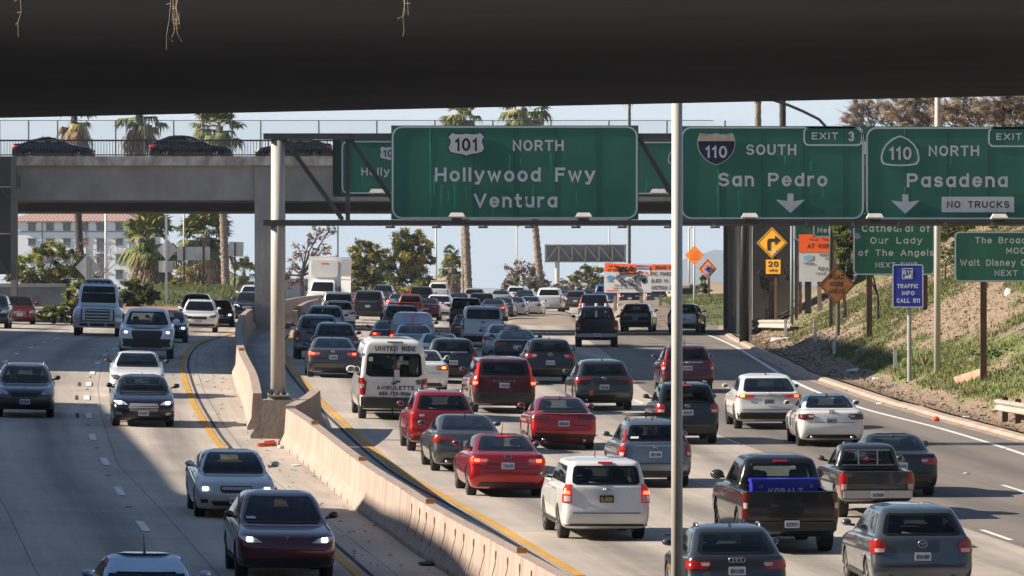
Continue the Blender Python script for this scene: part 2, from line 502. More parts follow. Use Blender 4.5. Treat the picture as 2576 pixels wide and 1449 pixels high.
ab = [G(*p) for p in [(2552, 1370), (2409, 1323), (1953, 1151), (1810, 1096), (1690, 1035), (1610, 975), (1545, 905), (1475, 852)]]
AB_D = np.array([40] + [p.y for p in ab] + [700]); AB_X = np.array([ab[0].x + 9] + [p.x for p in ab] + [ab[-1].x + 30])
ra = np.arange(60, 420, 4.0)
sheet("asphalt_lane", ra, lambda d: list(np.linspace(float(np.interp(d, AB_D, AB_X)), float(kerb_x(d)) + 0.05, 8)), 0.006, M_ASPH)

sheet("unseen_dark_asphalt", np.arange(40, 117, 4.0), lambda d: list(np.linspace(-50, -28, 3)) + list(np.linspace(-20, 2, 5)) + [8, 14, float(kerb_x(d))], 0.012, road_material("bounce_cut_asphalt", (0.10, 0.098, 0.098), (0.06, 0.059, 0.06), (0.03, 0.03, 0.03), 0.3))  # unseen dark sheet added to cut light bounced onto the overpass underside
M_YEL = mat("yellow_paint", (0.60, 0.32, 0.03), 0.8, col2=(0.42, 0.24, 0.05), scale=1.8)
M_WHT = mat("white_road_paint", (0.72, 0.70, 0.66), 0.7, var=0.15, scale=5)
M_SEAL = mat("black_seal", (0.075, 0.072, 0.07), 0.95, spec=0.05)
def strip(name, pts, w, zoff, m, u0=0.0, kind="structure"):
    """painted line: pts are (x, d) centres"""
    ps = dense(pts, 2.0)
    vs, fs = [], []
    for i, p in enumerate(ps):
        t = (ps[min(i + 1, len(ps) - 1)] - ps[max(i - 1, 0)]).normalized()
        nx, ny = t.y, -t.x
        for k in (-0.5, 0.5):
            x, d = p.x + nx * (w * k + u0), p.y + ny * (w * k + u0)
            vs.append((x, d, float(land(x, d)) + zoff))
    for i in range(len(ps) - 1):
        fs.append((2 * i, 2 * i + 1, 2 * i + 3, 2 * i + 2))
    return tag(mesh_obj(name, vs, fs, m), kind=kind)
gr = [(p.x, p.y) for p in _yr]
strip("yellow_edge_line", gr, 0.20, 0.012, M_YEL)
strip("edge_seal", gr, 0.11, 0.010, M_SEAL, -0.26)
YL = [(1010, 1540), (850, 1400), (700, 1265), (562, 1130), (512, 1060), (480, 1000), (462, 945), (458, 915), (470, 885), (505, 860), (590, 838), (640, 829)]
gl = [(g.x, g.y) for g in [G(*p) for p in YL]]
strip("yellow_edge_line", gl, 0.21, 0.012, M_YEL)
strip("edge_seal", gl, 0.09, 0.010, M_SEAL, 0.24)
WR = [(2720, 1200), (2576, 1144), (2370, 1080), (2150, 1022), (2000, 962), (1915, 912), (1850, 873), (1800, 850), (1770, 841)]
strip("white_edge_line", [(g.x, g.y) for g in [G(*p) for p in WR]], 0.17, 0.014, M_WHT)
mb = MB(); ms = MB(); md = MB()
def dash(x, d, ln=3.66, w=0.19):
    h = heading(d)
    vs = []
    for t, k in ((0, -.5), (0, .5), (1, .5), (1, -.5)):
        xx, yy = x + h * ln * (t - .5) + w * k, d + ln * (t - .5)
        vs.append((xx, yy, float(land(xx, yy)) + 0.016))
    mb.add(vs, [(0, 1, 2, 3)])
    ms.sphere((x + h * 7.3, d + 7.3, float(land(x + h * 7.3, d + 7.3)) + 0.02), 0.09, 0.09, 0.03, 8, 4)
for p in [(360, 1325), (301, 1237), (264, 1162), (233, 1100), (223, 1046), (218, 1001), (223, 967), (232, 939), (246, 913.5), (264, 894), (288, 878),
          (144, 852), (111, 862), (77, 875), (42, 891), (12, 910), (462, 1465)]:
    g = G(*p); dash(g.x, g.y)
    if 235 < p[0] < 240 or p[1] in (967, 1001, 1046):
        x, d = g.x, g.y
        for k in (-0.25, 0.15):
            md.add([(x + k, d - 1.9, float(land(x + k, d - 1.9)) + 0.011), (x + k + 0.1, d - 1.9, float(land(x + k + .1, d - 1.9)) + 0.011), (x + k + .1 + heading(d) * 3.8, d + 1.9, float(land(x, d + 1.9)) + 0.011), (x + k + heading(d) * 3.8, d + 1.9, float(land(x, d + 1.9)) + 0.011)], [(0, 1, 2, 3)])
for u, dmax in ((3.5, 330), (7.1, 330), (10.7, 215), (14.6, 230)):
    d = 131 + u
    while d < dmax:
        dash(float(yellow_x(d)) + u, d, w=0.13); d += 14.63
tag(mb.build("lane_dashes", M_WHT), kind="structure")
tag(ms.build("lane_studs", mat("lane_stud", (0.45, 0.42, 0.38), 0.5)), kind="structure")
tag(md.build("dash_borders", M_SEAL), kind="structure")

# small dark specks and tyre crumbs along the shoulders: nobody could count them
mb = MB(); rnd = random.Random(3)
for i in range(700):
    d = rnd.uniform(129, 300)
    base = float(np.interp(d, [g[1] for g in gl], [g[0] for g in gl])) if rnd.random() < 0.5 else float(kerb_x(d)) - 1.0
    x = base + rnd.gauss(0.9, 0.7)
    z = float(land(x, d)) + 0.02; r = rnd.uniform(0.02, 0.09); a = rnd.uniform(0, 3)
    mb.add([(x - r * math.cos(a), d - r, z), (x + r * math.cos(a), d - r * math.sin(a), z), (x, d + r, z + r * 0.5)], [(0, 1, 2)])
tag(mb.build("litter", mat("road_litter", (0.09, 0.075, 0.06), 0.9, col2=(0.3, 0.25, 0.2), scale=2)), kind="stuff")

# kerb of the exit lane: a rolled concrete kerb with a gutter
M_KERB = mat("kerb_concrete", (0.34, 0.255, 0.205), 0.85, var=0.22, scale=1.2, bump=0.3, bscale=8)
vs, fs = [], []
prof = [(-0.40, 0.012), (-0.03, 0.018), (0.04, 0.10), (0.22, 0.13), (0.32, 0.12), (0.34, -0.1)]
rk = np.arange(60, 470, 3.0)
for d in rk:
    kx = float(kerb_x(d)); wob = noise.noise(Vector((d * .2, 0, 0))) * 0.03
    for a, b in prof:
        vs.append((kx + a + wob, d, float(land(kx, d)) + b + (wob if b > .1 else 0)))
n = len(prof)
for i in range(len(rk) - 1):
    for j in range(n - 1):
        fs.append((i * n + j, i * n + j + 1, (i + 1) * n + j + 1, (i + 1) * n + j))
tag(mesh_obj("kerb", vs, fs, M_KERB, None, False), kind="structure")

# the embankment: bark chips, dirt and bands of grass, the grass where the noise field says so
def grass_at(x, d):
    t = x - float(kerb_x(d))
    v = noise.noise(Vector((t * 0.24, d * 0.045 + t * 0.10, 3.1))) + 0.55 * noise.noise(Vector((t * 0.9, d * 0.22, 9.0)))
    v += 0.30 * noise.noise(Vector((t * 2.6, d * 0.8, 1.0)))
    return v + 0.08 - (0.9 if t < 2.2 else 0) - max(0, t - 30) * 0.05
def make_bank():
    dr = np.concatenate((np.arange(100, 300, 1.6), np.arange(300, 441, 2.5)))
    cx = np.concatenate((np.arange(0.40, 14, 0.45), np.arange(14, 34, 1.0), np.arange(34, 90, 6)))
    vs, fs, ga = [], [], []
    nc = len(cx)
    for d in dr:
        kx = float(kerb_x(d))
        for c in cx:
            x = kx + c
            z = float(bank(x, d)) + 0.02
            b = noise.noise(Vector((x * .5, d * .3, 0))) * 0.10 + noise.noise(Vector((x * 1.7, d * 1.1, 5))) * 0.03
            vs.append((x, d, z + b * min(1, max(0, c - 0.6) / 1.5) + (0.12 if c < 0.6 else 0)))
            ga.append(min(1, max(0, (grass_at(x, d) + 0.06) / 0.22)))
    for i in range(len(dr) - 1):
        for j in range(nc - 1):
            a = i * nc + j
            fs.append((a, a + 1, a + nc + 1, a + nc))
    m = bpy.data.materials.new("embankment_soil"); m.use_nodes = True
    n = m.node_tree; L = n.links.new; p = n.nodes["Principled BSDF"]; p.inputs["Roughness"].default_value = 0.95
    at = n.nodes.new("ShaderNodeAttribute"); at.attribute_name = "grass"
    tc = n.nodes.new("ShaderNodeTexCoord")
    def nz(s, dt=5):
        q = n.nodes.new("ShaderNodeTexNoise"); q.inputs["Scale"].default_value = s; q.inputs["Detail"].default_value = dt; q.inputs["Roughness"].default_value = .7
        L(tc.outputs["Object"], q.inputs["Vector"]); return q
    n1, n2, n3 = nz(4.5), nz(0.5), nz(3.0)
    r1 = n.nodes.new("ShaderNodeValToRGB"); L(n1.outputs[0], r1.inputs[0])
    for e, (pos, c) in zip(r1.color_ramp.elements, ((0.36, (0.115, 0.08, 0.056, 1)), (0.66, (0.35, 0.265, 0.19, 1)))): e.position = pos; e.color = c
    e = r1.color_ramp.elements.new(0.5); e.color = (0.22, 0.158, 0.110, 1)
    r2 = n.nodes.new("ShaderNodeValToRGB"); L(n3.outputs[0], r2.inputs[0])
    for e, (pos, c) in zip(r2.color_ramp.elements, ((0.3, (0.06, 0.10, 0.02, 1)), (0.7, (0.20, 0.21, 0.06, 1)))): e.position = pos; e.color = c
    mx = n.nodes.new("ShaderNodeMix"); mx.data_type = 'RGBA'
    L(at.outputs["Fac"], mx.inputs[0]); L(r1.outputs[0], mx.inputs[6]); L(r2.outputs[0], mx.inputs[7]); L(mx.outputs[2], p.inputs["Base Color"])
    bp = n.nodes.new("ShaderNodeBump"); bp.inputs["Strength"].default_value = 0.35; bp.inputs["Distance"].default_value = 0.06
    L(n1.outputs[0], bp.inputs["Height"]); L(bp.outputs[0], p.inputs["Normal"])
    o = mesh_obj("embankment", vs, fs, m, None, True)
    a = o.data.attributes.new("grass", 'FLOAT', 'POINT'); a.data.foreach_set("value", ga)
    tag(o, kind="structure")
make_bank()

def blades(name, spots, mats_, kind="stuff"):
    """tufts of thin blades: spots are (x, d, z, height)"""
    vs = [[] for _ in mats_]; fs = [[] for _ in mats_]
    r = random.Random(11)
    for x, d, z, h in spots:
        i = r.randrange(len(mats_)); v, f = vs[i], fs[i]
        for k in range(3):
            a = r.uniform(-1, 1); l = r.uniform(0.6, 1.25) * h; w = 0.022 + 0.05 * l
            bx = x + r.uniform(-.1, .1); by = d + r.uniform(-.15, .15)
            c = len(v)
            v += [(bx - w * .5, by, z - .03), (bx + w * .5, by + r.uniform(-.03, .03), z - .03), (bx + a * l * .55, by + r.uniform(-.5, .5) * l, z + l)]
            f.append((c, c + 1, c + 2))
    out = []
    for i, m in enumerate(mats_):
        out.append(tag(mesh_obj(name, vs[i], fs[i], m), kind=kind))
    return out
M_G1 = mat("grass_green", (0.07, 0.115, 0.025), 0.8, var=0.3, scale=1.5)
M_G2 = mat("grass_olive", (0.17, 0.155, 0.06), 0.85, var=0.3, scale=1.5)
M_G3 = mat("grass_straw", (0.30, 0.24, 0.13), 0.9, var=0.25, scale=2)
sp = []
rnd = random.Random(5)
while len(sp) < 24000:
    d = rnd.uniform(140, 330); kx = float(kerb_x(d)); c = 0.9 + 22 * rnd.random() ** 1.3; x = kx + c
    if abs(W(2576, d) + 1 - x) > 99 or x > W(2600, d): continue
    g = grass_at(x, d)
    if g < rnd.uniform(-0.10, 0.25): continue
    sp.append((x, d, float(bank(x, d)), rnd.uniform(0.06, 0.17)))
blades("grass", sp, (M_G1, M_G2))
sp = []
while len(sp) < 9000:
    d = rnd.uniform(140, 350); c = 0.7 + 26 * rnd.random(); x = float(kerb_x(d)) + c
    if x > W(2600, d): continue
    sp.append((x, d, float(bank(x, d)), rnd.uniform(0.05, 0.13)))
blades("dry_grass", sp, (M_G3,))
# bark chips
mc = [MB(), MB(), MB()]
for i in range(19000):
    d = rnd.uniform(145, 372); c = 0.6 + 26 * rnd.random() ** 1.15; x = float(kerb_x(d)) + c
    if x > W(2600, d) or grass_at(x, d) > rnd.uniform(0.0, 0.5): continue
    z = float(bank(x, d)) + rnd.uniform(0.04, 0.14); r = rnd.uniform(0.02, 0.065); a = rnd.uniform(0, 3.1)
    q = Vector((math.cos(a) * r, math.sin(a) * r * 1.6, rnd.uniform(-.5, .9) * r)); w = Vector((-math.sin(a) * r * .35, math.cos(a) * r * .35, r * .4))
    p = Vector((x, d, z))
    mc[min(2, int(rnd.random() ** 0.8 * 3))].add([p - q - w, p + q - w, p + q + w, p - q + w], [(0, 1, 2, 3)])
for b, c in zip(mc, ((0.10, 0.07, 0.05), (0.21, 0.155, 0.12), (0.36, 0.29, 0.235))):
    tag(b.build("bark_litter", mat("bark_%d" % int(c[0] * 100), c, 0.9, var=.2, scale=2)), kind="stuff")

# ================================================================== banks, islands, distant hills
def dome(name, x0, x1, d0, d1, h, m, seed=0, nx=26, nd=30, pw=0.5):
    vs, fs = [], []
    for i in range(nd + 1):
        for j in range(nx + 1):
            u, v = j / nx * 2 - 1, i / nd * 2 - 1
            x, d = x0 + (x1 - x0) * j / nx, d0 + (d1 - d0) * i / nd
            k = max(0, (1 - u ** 4)) ** pw * max(0, (1 - v ** 4)) ** pw
            vs.append((x, d, float(land(x, d)) - 0.05 + k * h * (1 + 0.25 * noise.noise(Vector((x * .15, d * .08, seed))))))
    for i in range(nd):
        for j in range(nx):
            a = i * (nx + 1) + j
            fs.append((a, a + 1, a + nx + 2, a + nx + 1))
    return tag(mesh_obj(name, vs, fs, m, None, True), kind="structure"), (lambda x, d: float(land(x, d)) - 0.05 + h * max(0, 1 - (2 * (x - x0) / (x1 - x0) - 1) ** 4) ** pw * max(0, 1 - (2 * (d - d0) / (d1 - d0) - 1) ** 4) ** pw)
M_TURF = mat("turf", (0.07, 0.105, 0.03), 0.95, col2=(0.14, 0.14, 0.06), scale=0.7, bump=0.5, bscale=4)
M_TURFD = mat("dry_turf", (0.20, 0.155, 0.10), 0.95, col2=(0.30, 0.24, 0.16), scale=0.5, bump=0.5, bscale=4)
M_BRICK = mat("red_paving", (0.36, 0.17, 0.12), 0.85, var=0.2, scale=3)
_, bankL = dome("grass_bank", W(325, 520), W(640, 520), 455, 610, 1.15, M_TURF, 1, pw=1.0)
dome("paved_gore", W(300, 470), W(640, 470), 440, 470, 0.12, M_BRICK, 2)
_, bankR = dome("grass_bank", W(1655, 450), W(2100, 450), 405, 560, 1.3, M_TURF, 3, pw=.8)
dome("dirt_bank", W(1690, 600), W(2100, 600), 500, 720, 1.9, M_TURFD, 4)
dome("gore_island", W(1275, 455), W(1450, 445), 405, 500, 0.25, M_DIRT, 5)
dome("gore_island", W(1528, 420), W(1720, 420), 392, 470, 1.3, mat("bark_soil", (0.11, 0.085, 0.065), .95, col2=(0.30, 0.24, 0.19), scale=2.5, bump=.6, bscale=6), 6)
sp = []
for i in range(7000):
    x, d = rnd.uniform(W(330, 520), W(612, 520)), rnd.uniform(457, 560)
    sp.append((x, d, bankL(x, d), rnd.uniform(.12, .4)))
for i in range(5000):
    x, d = rnd.uniform(W(1660, 450), W(1900, 450)), rnd.uniform(406, 500)
    sp.append((x, d, bankR(x, d), rnd.uniform(.08, .22)))
blades("grass", sp, (M_G1, M_G2))

# far ridge
def ridge(name, d, prof, depth, m):
    vs, fs = [], []
    N = 160; x0, x1 = prof[0][0], prof[-1][0]
    for k in range(9):
        t = k / 8
        for i in range(N + 1):
            px = x0 + (x1 - x0) * i / N
            top = Z(float(np.interp(px, [p[0] for p in prof], [p[1] for p in prof])), d)
            top += (noise.noise(Vector((px * .06, 1.0, d))) * 55 + noise.noise(Vector((px * .2, 1.0, d))) * 16) * min(1, top / 200)
            zz = -60 + (top + 60) * (1 - (1 - t) ** 1.6) + noise.noise(Vector((px * .05, t * 4, 2))) * 40 * t * (1 - t)
            vs.append((W(px, d) * (1 + 0.08 * t), d + depth * t, zz))
    for k in range(8):
        for i in range(N):
            a = k * (N + 1) + i
            fs.append((a, a + 1, a + N + 2, a + N + 1))
    return tag(mesh_obj(name, vs, fs, m, None, True), kind="structure")
M_HILL = mat("hill_scrub", (0.04, 0.05, 0.045), 0.95, col2=(0.065, 0.07, 0.055), scale=0.004)
ridge("hills", 13000, [(-800, 726), (200, 722), (900, 724), (1500, 726), (1600, 722), (1660, 716), (1700, 700), (1740, 668), (1770, 645), (1790, 632), (1810, 624), (1830, 618), (1850, 622), (1880, 600), (1960, 610), (2200, 640), (2800, 650), (3600, 690)], 3000, M_HILL)

# ================================================================== near overpass (the camera looks out under it)
M_SOFF = mat("overpass_concrete", (0.42, 0.44, 0.48), 0.9, var=0.1, scale=0.4)
ov = empty("overpass", (0, 70, float(land(0, 70))), "dark concrete overpass spanning overhead, its shaded underside filling the top of the view", "overpass")
def ovp(x, near): return (50 - 0.77 * x) if near else (89.6 - 0.77 * x)
zb = CAMZ + 2.52
b = MB()
XL, XR = -70, 60
vs = []
for x in (XL, XR):
    for near in (1, 0):
        for z in (zb, zb + 1.7):
            vs.append((x, ovp(x, near), z))
b.add(vs, [(0, 1, 3, 2), (4, 6, 7, 5), (0, 2, 6, 4), (1, 5, 7, 3), (0, 4, 5, 1), (2, 3, 7, 6)])
b.build("deck", M_SOFF, ov)
b = MB()
for near, o0, o1 in ((1, 0.0, 0.3), (0, -0.3, 0.0)):
    vs = []
    for x in (XL, XR):
        y = ovp(x, near)
        for q in (o0, o1):
            for z in (zb + 1.71, zb + 2.6): vs.append((x, y + q, z))
    b.add(vs, [(0, 1, 3, 2), (4, 6, 7, 5), (0, 2, 6, 4), (1, 5, 7, 3), (0, 4, 5, 1), (2, 3, 7, 6)])
b.build("parapet", M_SOFF, ov)
b = MB()
for x in (-34, 33):
    y = (ovp(x, 1) + ovp(x, 0)) / 2
    b.box(x - 1.2, x + 1.2, y - 16, y + 16, float(land(x, y)) - 1, zb - 0.01)
b.build("pier", M_SOFF, ov)
# dry creepers hanging from its near edge
M_TWIG = mat("dry_twig", (0.42, 0.33, 0.25), 0.9, var=0.3, scale=30)
def hanging(px, ytip, seed, nstr, spread):
    r = random.Random(seed)
    d = 50 - 0.77 * W(px, 52) - 0.25
    top = Vector((W(px, d), d, zb + 0.4))
    t = MB()
    for i in range(nstr):
        tip_y = ytip if i == 0 else r.uniform(0.35, 0.75) * ytip
        px_t = px + (r.uniform(-1, 1) * spread if i else -spread * 0.9)
        end = P(px_t, tip_y, d + r.uniform(-.05, .05))
        pts = [top + Vector((r.uniform(-.02, .02), 0, 0))]
        for k in range(1, 9):
            q = top.lerp(end, k / 8) + Vector((r.uniform(-.012, .012), r.uniform(-.02, .02), r.uniform(-.01, .01)))
            pts.append(q)
        t.tube(pts, [0.0034 - 0.00024 * k for k in range(9)], 5)
        for k in (3, 4, 5, 6, 7, 8):
            if r.random() < .75:
                e = pts[k] + Vector((r.uniform(-.05, .05), r.uniform(-.03, .03), r.uniform(-.06, .0)))
                t.tube([pts[k], e], [0.0022, 0.0015], 4)
                t.sphere(e, 0.0045, 0.0045, 0.006, 5, 4)
    return tag(t.build("creeper", M_TWIG), None, "creeper", "dry creepers hanging from the overpass")
hanging(58, 92, 1, 1, 12)["label"] = "single thin dry creeper strand hanging at the overpass edge above the bridge sedan"
hanging(440, 128, 2, 9, 22)["label"] = "thickest tangle of dry creeper strands hanging from the dark overpass"
hanging(1022, 76, 4, 4, 9)["label"] = "short forked dry creeper hanging from the overpass above the Hollywood freeway sign"

# ================================================================== median barrier, bridge, walls
M_BARR = mat("barrier_concrete", (0.24, 0.185, 0.155), 0.88, col2=(0.43, 0.345, 0.295), scale=2.1, stretch=(2.4, 2.4, 0.30), bump=0.25, bscale=10)
M_CONC = mat("bridge_concrete", (0.33, 0.335, 0.34), 0.9, col2=(0.21, 0.212, 0.215), scale=0.55, bump=0.2, bscale=5, stretch=(1, 1, 0.6))
M_CONL = mat("pale_concrete", (0.42, 0.39, 0.35), 0.88, var=0.22, scale=0.8, bump=0.2, bscale=6)
M_CONS = mat("stained_kerb_concrete", (0.50, 0.49, 0.48), 0.88, col2=(0.13, 0.105, 0.085), scale=0.9, stretch=(1.3, 1, 0.8))
M_BLK = mat("black_paint", (0.012, 0.012, 0.014), 0.5)
M_STEEL = mat("galvanised_steel", (0.36, 0.36, 0.36), 0.5, metal=0.35, var=0.12, scale=3)
M_STEELP = mat("painted_steel_pole", (0.47, 0.44, 0.40), 0.55, var=0.12, scale=2, stretch=(1, 1, .3))
M_TRUSS = mat("truss_steel", (0.085, 0.085, 0.09), 0.55, metal=0.2, var=0.2, scale=3)
M_RUST = mat("rusty_rail", (0.055, 0.045, 0.042), 0.75, var=0.3, scale=2)

def barrier(name, pts, label, h=1.05, top=0.13, shift=0.0, m=M_BARR, base_half=0.30):
    """jersey barrier along (x, d) base centres"""
    ps = dense(pts, 0.8)
    p0 = ps[len(ps) // 2]
    root = empty(name, (p0.x, p0.y, float(land(p0.x, p0.y))), label, "barrier")
    prof = [(-base_half, -0.05), (-base_half, 0.10), (-base_half * .58, 0.36), (-top, h), (top, h), (base_half * .58, 0.36), (base_half, 0.10), (base_half, -0.05)]
    vs, fs = [], []
    for i, p in enumerate(ps):
        t = (ps[min(i + 1, len(ps) - 1)] - ps[max(i - 1, 0)]).normalized()
        nx, ny = t.y, -t.x
        z = float(land(p.x, p.y))
        for a, b in prof: vs.append((p.x + nx * a, p.y + ny * a, z + b))
    n = len(prof)
    for i in range(len(ps) - 1):
        for j in range(n - 1):
            fs.append((i * n + j, i * n + j + 1, (i + 1) * n + j + 1, (i + 1) * n + j))
    fs.append(tuple(range(n))); fs.append(tuple((len(ps) - 1) * n + j for j in range(n - 1, -1, -1)))
    mesh_obj("wall_body", vs, fs, m, root)
    return root, ps
def g2(l, dx=0.3): return [(G(*p).x + dx, G(*p).y) for p in l]
near_pts = g2([(1560, 1720), (1330, 1570), (1117, 1439), (1030, 1382), (988, 1350)])
mid_pts = [near_pts[-1]] + g2([(880, 1271), (756, 1161), (704, 1122)])
mid_pts[0] = (mid_pts[0][0] - 0.004, mid_pts[0][1] + 0.06)
ba, ps_a = barrier("median_barrier", near_pts, "near concrete median barrier section, half in shadow, with hook marks on its side")
bb, ps_b = barrier("median_barrier", mid_pts, "sunlit streaky concrete median barrier section ending at the gantry pedestal")
far_pts = [(G(619, 1081).x + 0.33, G(619, 1081).y)] + g2([(612, 1024), (587, 958), (581, 908), (586, 872), (602, 838), (640, 812), (700, 797), (745, 786), (800, 778), (900, 768)])
bc, ps_c = barrier("median_barrier", far_pts, "curving far concrete median barrier bending right behind the bridge column", h=1.08)
bd, ps_d = barrier("median_barrier", g2([(728, 830), (742, 812), (775, 795), (840, 783), (900, 778)], 0.3), "short concrete median barrier facing the right carriageway beside the leftmost queue")
# scuppers, reflectors and the hook marks on the near sections
def side_marks(root, ps, hooks):
    i = 3; k = 0
    while i < len(ps) - 2:
        p = ps[i]; t = (ps[i + 1] - p).normalized(); nx, ny = -t.y, t.x
        z = float(land(p.x, p.y))
        s = MB(); q = Vector((p.x + nx * 0.303, p.y + ny * 0.303, z))
        a, c = Vector((t.x, t.y, 0)) * 0.10, Vector((0, 0, 0.12))
        s.add([q - a, q + a, q + a + c, q - a + c * .8], [(0, 1, 2, 3)])
        s.build("drain_slot", M_BLK, root)
        i += 3
    if hooks:
        for i in range(4, len(ps) - 3, 2):
            p = ps[i]; t = (ps[i + 1] - p).normalized(); nx, ny = -t.y, t.x
            z = float(land(p.x, p.y)); s = MB()
            c = Vector((p.x + nx * 0.16, p.y + ny * 0.16, z + 0.80))
            pts = [c + Vector((t.x, t.y, 0)) * (0.055 * math.sin(a)) + Vector((nx * -.01, ny * -.01, 0.09 * math.cos(a) + .02)) for a in np.linspace(-2.6, 2.6, 10)]
            s.tube(pts, 0.011, 5)
            s.tube([pts[0], c + Vector((nx * .10, ny * .10, -0.5))], 0.008, 4)
            s.build("lifting_hook", mat("rust_mark", (0.12, 0.08, 0.055), .9), root)
side_marks(ba, ps_a, True); side_marks(bb, ps_b, False)
for root, ps, idx in ((ba, ps_a, (0.45, 0.85)), (bb, ps_b, (0.3, 0.75)), (bc, ps_c, (0.12,))):
    for f in idx:
        p = ps[int(f * (len(ps) - 1))]; z = float(land(p.x, p.y)) + (1.08 if root is bc else 1.05)
        s = MB(); s.box(p.x - .09, p.x + .09, p.y - .05, p.y + .05, z, z + .10)
        s.build("reflector", mat("amber_reflector", (0.55, 0.22, 0.04), .4), root)
# end plate of the joint and the flared wing on the right of the pedestal
PD = 184.5                                              # distance of the gantry plane
PX = W(697, PD)
gz = float(land(PX, PD))
ped = empty("gantry_pedestal", (PX, PD, gz), "square concrete pedestal under the gantry post, between two barrier ends", "pedestal")
b = MB()
prof = [(-0.72, -0.05), (-0.72, .10), (-0.52, 0.36), (-0.40, 1.10), (0.62, 1.10), (0.62, -0.05)]
b.prism([(PX - 0.02 + a, gz + z) for a, z in prof], PD - 0.55, PD + 1.4)
b.build("plinth", mat("weathered_concrete", (0.30, 0.265, 0.235), .9, col2=(0.17, 0.15, 0.135), scale=1.3, bump=.2, bscale=8), ped)
b = MB()
b.add([(PX - .30, PD - .30, gz + 1.101), (PX + .42, PD - .30, gz + 1.101), (PX + .42, PD + .5, gz + 1.101), (PX - .30, PD + .5, gz + 1.101),
       (PX - .24, PD - .24, gz + 1.20), (PX + .36, PD - .24, gz + 1.20), (PX + .36, PD + .44, gz + 1.20), (PX - .24, PD + .44, gz + 1.20)], [(0, 1, 5, 4), (1, 2, 6, 5), (2, 3, 7, 6), (3, 0, 4, 7), (4, 5, 6, 7)])
b.build("grout_pad", M_CONL, ped)
wing, _ = barrier("median_barrier", [(G(704, 1122).x + 0.28, G(704, 1122).y + 0.3), (G(704, 1122).x + 0.42, G(704, 1122).y + 3.2), (W(768, PD), PD + 2.6), (W(774, PD), PD + 7.0)], "flared concrete barrier wing curling round the right of the gantry pedestal", h=1.12, top=0.15, base_half=0.34)

# ------------------------------------------------------------------ far road bridge
BD = 355.0
bz = Z(393, BD)                                         # top of its kerb
br = empty("road_bridge", (W(660, BD), BD, float(land(W(660, BD), BD))), "grey concrete road bridge with iron railing and cars crossing above the freeway", "bridge")
bx0, bx1 = -75.0, 55.0
b = MB(); b.box(bx0, bx1, BD + 0.25, BD + 13.5, Z(418, BD), bz - 0.25); b.build("deck", M_CONC, br)
b = MB(); b.box(bx0, bx1, BD, BD + 0.6, Z(416, BD), bz); b.box(bx0, bx1, BD + 13.1, BD + 13.6, Z(416, BD), bz); b.build("kerb_band", M_CONS, br)
b = MB()
b.box(W(41, BD), W(664, BD), BD + 0.35, BD + 0.95, Z(503, BD), Z(418.2, BD))
b.box(W(680, BD), bx1, BD + 0.35, BD + 0.95, Z(505, BD), Z(418.2, BD))
b.box(bx0, W(27, BD), BD + 0.35, BD + 0.95, Z(505, BD), Z(418.2, BD))
for k in range(1, 5):
    b.box(bx0, bx1, BD + 0.35 + k * 2.9, BD + 0.8 + k * 2.9, Z(503, BD), Z(418.2, BD))
b.build("girder", M_CONC, br)
b = MB()
for x0, x1 in ((640, 680), (1855, 1892), (27, 41)):
    top = Z(418.1, BD)
    b.box(W(x0, BD), W(x1, BD), BD + 0.2, BD + 1.2, float(land(W(x0, BD), BD)) - 2, top)
    if x0 != 27:
        for k in range(1, 4): b.box(W(x0, BD), W(x1, BD), BD + 0.2 + k * 3.9, BD + 1.2 + k * 3.9, float(land(W(x0, BD), BD)) - 2, Z(505, BD))
b.build("column", M_CONC, br)
b = MB()
zt = Z(351, BD); zl = Z(388, BD)
b.box(bx0, bx1, BD + 0.18, BD + 0.30, zt - 0.09, zt); b.box(bx0, bx1, BD + 0.20, BD + 0.28, zl - .06, zl)
x = bx0
i = 0
while x < bx1:
    w = 0.028 if i % 20 else 0.07
    b.box(x - w / 2, x + w / 2, BD + 0.22, BD + 0.26, bz, zt - 0.09 if i % 20 else zt + .04)
    x += 0.162; i += 1
b.build("railing", M_RUST, br)
# the second span close behind it, deeper, with the chain link fence on its far side
b2 = empty("road_bridge", (W(660, BD), BD + 18, float(land(W(660, BD), BD + 18))), "dark second bridge span behind the railed bridge, carrying the tall mesh fence", "bridge")
b = MB(); b.box(bx0, bx1, BD + 14.5, BD + 27.0, Z(538, BD + 27), Z(400, BD + 14.5)); b.build("box_girder", mat("shade_dark_concrete", (.055, .055, .058), .9, var=.15, scale=.5), b2)  # the underside's shade is put into this even dark colour
b = MB()
for x0, x1 in ((642, 678), (1857, 1890)):
    for k in (0, 1): b.box(W(x0, BD), W(x1, BD), BD + 16 + 8 * k, BD + 17 + 8 * k, float(land(W(x0, BD), BD)) - 2, Z(538, BD + 27) - 0.01)
b.build("column", M_CONC, b2)
FD = BD + 26.8
b = MB(); ft = Z(303, FD); fb = Z(396, FD)
px = 72.0 - 146 * 3
while px < 1900:
    b.tube([(W(px, FD), FD, fb - .3), (W(px, FD), FD, ft)], 0.045, 6); px += 73 if px < 650 else 73 * 2 if px < 800 else 146
b.tube([(W(-250, FD), FD, ft), (W(1795, FD), FD, ft)], 0.022, 5)
b.build("fence_post", M_TRUSS, b2)
b = MB()
x0, x1 = W(-250, FD), W(1795, FD); hgt = ft - fb; s_ = 0.14
x = x0 - hgt
w_ = 0.0042
while x < x1:
    for sg in (1, -1):
        xa, xb = (x, x + hgt) if sg == 1 else (x + hgt, x)
        b.add([(xa - w_, FD, fb), (xa + w_, FD, fb), (xb + w_, FD, ft), (xb - w_, FD, ft)], [(0, 1, 2, 3)])
    x += s_
b.build("chain_link", mat("wire_mesh", (0.30, 0.30, 0.30), .6), b2)
